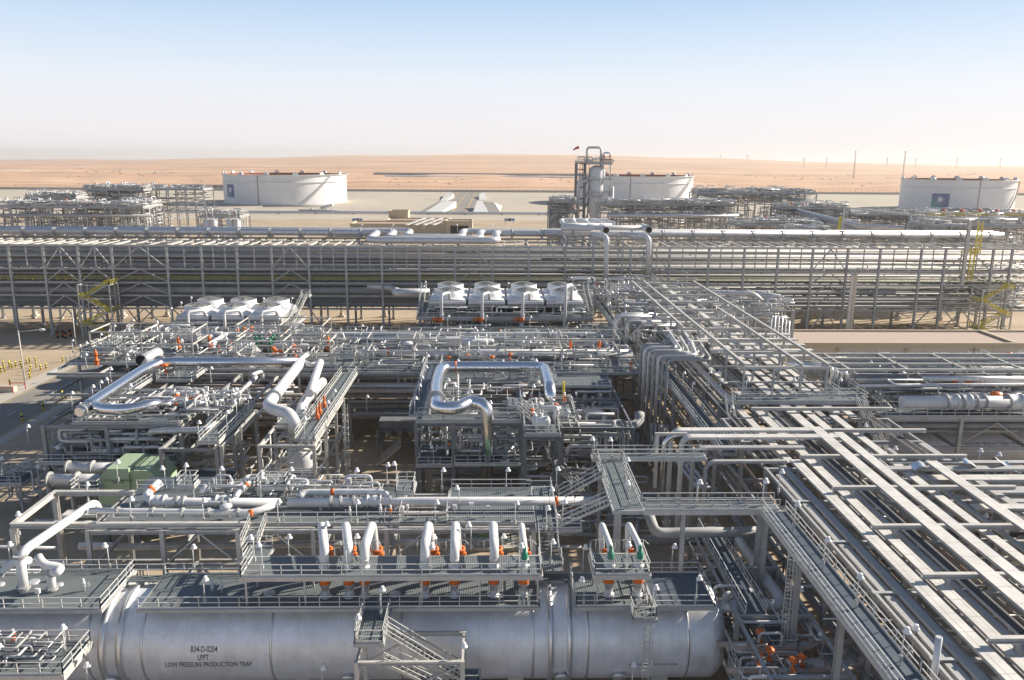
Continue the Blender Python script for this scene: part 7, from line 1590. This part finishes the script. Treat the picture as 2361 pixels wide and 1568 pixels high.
for a in ((97, 117), (22, 152), (818, 105), (923, 110), (938, 128), (1252, 128), (825, 240), (515, 262), (228, 260), (600, 302), (1455, 130), (1700, 145), (1303, 207), (1255, 205), (145, 95), (1625, 105), (1530, 310), (1735, 305), (1785, 130)): lamp('B2', *a, ZK, 'on the right back decks')
for a in ((738, 30), (1005, 30), (1310, 30), (1570, 80)): lamp('B2', *a, 10.2, 'under the right cooler bank')
for a in ((2140, 165), (2205, 230), (2263, 300), (2325, 372)): lamp('B2', *a, 13, 'along the dark walkway by the upright pipes')
for a in ((10, 420), (75, 493), (350, 815), (340, 660)): lamp('C2', *a, 13, 'along the dark walkway by the upright pipes')
for a in ((190, 415), (450, 470), (790, 468), (272, 420), (1090, 468), (1063, 413)): lamp('C2', *a, 15.7, 'on the bridging walkway')
for a in ((558, 640), (500, 563), (645, 515), (700, 485), (757, 465), (768, 395), (903, 507), (793, 645), (1287, 605), (1440, 610), (1642, 625), (1610, 545), (1725, 593), (1573, 695), (1378, 765), (1462, 390)): lamp('A2', *a, 13, 'on the left compressor block')
for a in ((610, 1187, 8), (2225, 1065, 6), (195, 793, 9), (20, 1010, 6)): lamp('A2', *a, 'low at the left compressor block')
for a in ((2270, 625), (2315, 547), (2110, 740)): lamp('A2', *a, 13.1, 'on the drum tower')
for a in ((505, 200), (603, 213), (570, 235), (700, 155), (757, 130), (797, 95), (921, 57), (1087, 67), (1117, 155), (1356, 155), (1457, 163), (1272, 195), (1140, 205), (1028, 203), (1578, 180), (912, 215), (1065, 137), (1008, 123), (2213, 118), (1650, 295), (597, 295), (878, 297), (893, 325), (1810, 145), (1880, 140)): lamp('A2', *a, ZK, 'on the left back decks')
for a in ((1470, 945), (2065, 962), (2185, 985), (1263, 787), (1705, 583), (1723, 475), (1950, 475)): lamp('C2', *a, 12.5, 'in front of the right module')
for a in ((1455, 320), (1510, 370), (1650, 300), (2205, 360), (1300, 350), (2130, 395)): lamp('C2', *a, 15.2, 'over the right module')
for a in ((120, 1180), (575, 1170), (685, 1103), (795, 1330)): lamp('C2', *a, ZT, 'along the cross walkway')
for a in ((750, 918), (490, 912), (1325, 1092), (1255, 1127), (1185, 1167), (1825, 1097), (2020, 1097), (2100, 1090)): lamp('A1', *a, 12, 'around the left cooler bank')
for a in ((1230, 1215), (1466, 1215), (1645, 1215), (1865, 1215)): lamp('A1', *a, 10.6, 'on the left cooler deck')
for a in ((583, 983), (570, 1015), (548, 1048), (1155, 993), (1715, 1020), (1740, 1055)): lamp('B1', *a, 15, 'around the right cooler bank')
for a in ((740, 1222), (1005, 1222), (1310, 1225), (675, 1100), (942, 1100), (1178, 1100), (1605, 1100)): lamp('B1', *a, 13.3, 'on the right cooler deck')
for a in ((1058, 905), (1380, 905), (1695, 887), (1570, 907)): lamp('B1', *a, 15, 'along the yellow railed walkway, centre')
for a in ((1822, 543), (1968, 543), (2105, 543), (358, 588), (575, 588), (806, 588), (1043, 588), (141, 588)): lamp('B1', *a, 25, 'on top of the big rack')
for a in ((450, 920), (690, 925), (928, 930), (1395, 935), (1845, 938), (2215, 955)): lamp('C1', *a, 14.8, 'along the yellow railed walkway, right')
# ------------------------------------------------------------------ haze
hm = bpy.data.materials.new('desert_haze'); hm.use_nodes = True; hn = hm.node_tree.nodes; hl = hm.node_tree.links
hn.remove(hn['Principled BSDF']); pv_ = hn.new('ShaderNodeVolumePrincipled'); pv_.inputs['Density'].default_value = .00009; pv_.inputs['Color'].default_value = (1., .93, .86, 1)
pv_.inputs['Anisotropy'].default_value = .3
hl.new(pv_.outputs[0], hn['Material Output'].inputs['Volume'])
M['haze'] = hm
hz = MB().box(-10500, 10500, -100, 9700, -180, 96).build('haze', 'haze'); hz['kind'] = 'stuff'; hz.display_type = 'WIRE'
# ================================================================== finish: labels of repeated small items, the uncounted pipework, checks
for zone, lst in LG.items():
    k_ = lambda o: (o.location.x/o.location.y)
    if len(lst) == 1: lst[0]['label'] = 'white bell floodlight '+zone
    else: number(lst, '%s white bell floodlight from the left '+zone, key=k_)
for (kind, where), lst in PUT.items():
    if len(lst) == 1: lst[0]['label'] = LBL[kind] % where; continue
    number(lst, '%s '+(LBL[kind] % where).replace('set among the pipework ', '').replace('on a short riser ', '').replace('on a stand ', '').replace('on saddles ', '')+' from the left', key=lambda o: o.location.x/o.location.y)
# keep the 300 largest pipes as things, the rest joins the uncounted pipework
def weight(o):
    if o.children: return 9e9
    d = o.dimensions if o.type == 'MESH' else Vector((1, 1, 1)); c = [o.matrix_basis @ Vector(v) for v in o.bound_box] if o.type == 'MESH' else []
    y = max(20, sum(v.y for v in c)/8); s = sorted(((max(v[i] for v in c)-min(v[i] for v in c))/y for i in range(3))); return s[2]*(s[0]+.002)*(s[1]+.01) if o.get('group', '').find('tiers of') < 0 else s[2]*1e-3+s[0]*.1
bpy.context.view_layer.update()
pp = sorted([o for o in COL.objects if o.parent is None and o.get('category') == 'pipe'], key=weight, reverse=True)
for o in pp[300:]:
    if o.type != 'MESH': continue
    b = SB([k for k, v in M.items() if v == o.data.materials[0]][0]); n0 = len(b.v)
    b.v += [tuple(v.co+o.location) for v in o.data.vertices]; b.f += [tuple(i+n0 for i in p.vertices) for p in o.data.polygons]; b.sm += [p.use_smooth for p in o.data.polygons]
    bpy.data.objects.remove(o)
order = sorted(STUFF)
me_v, me_f, me_s, me_m = [], [], [], []
for i, m_ in enumerate(order):
    b = STUFF[m_]; o_ = len(me_v); me_v += b.v; me_f += [tuple(j+o_ for j in f) for f in b.f]; me_s += b.sm; me_m += [i]*len(b.f)
me = bpy.data.meshes.new('small_pipework'); me.from_pydata(me_v, [], me_f); me.polygons.foreach_set('use_smooth', me_s)
for m_ in order: me.materials.append(M[m_])
me.polygons.foreach_set('material_index', me_m); me.update()
o = bpy.data.objects.new('small_pipework', me); COL.objects.link(o)
tag(o, 'uncounted thin pipes, conduits and small fittings filling all the plant structures', 'pipework')['kind'] = 'stuff'
for o in COL.objects:
    if o.parent is None and o.type in ('EMPTY', 'MESH') and not o.get('kind') and not o.get('label'): print('NOLABEL', o.name)
for o in COL.objects:
    if len(o.get('label', '').split()) > 16: print('LONG', o['label'])
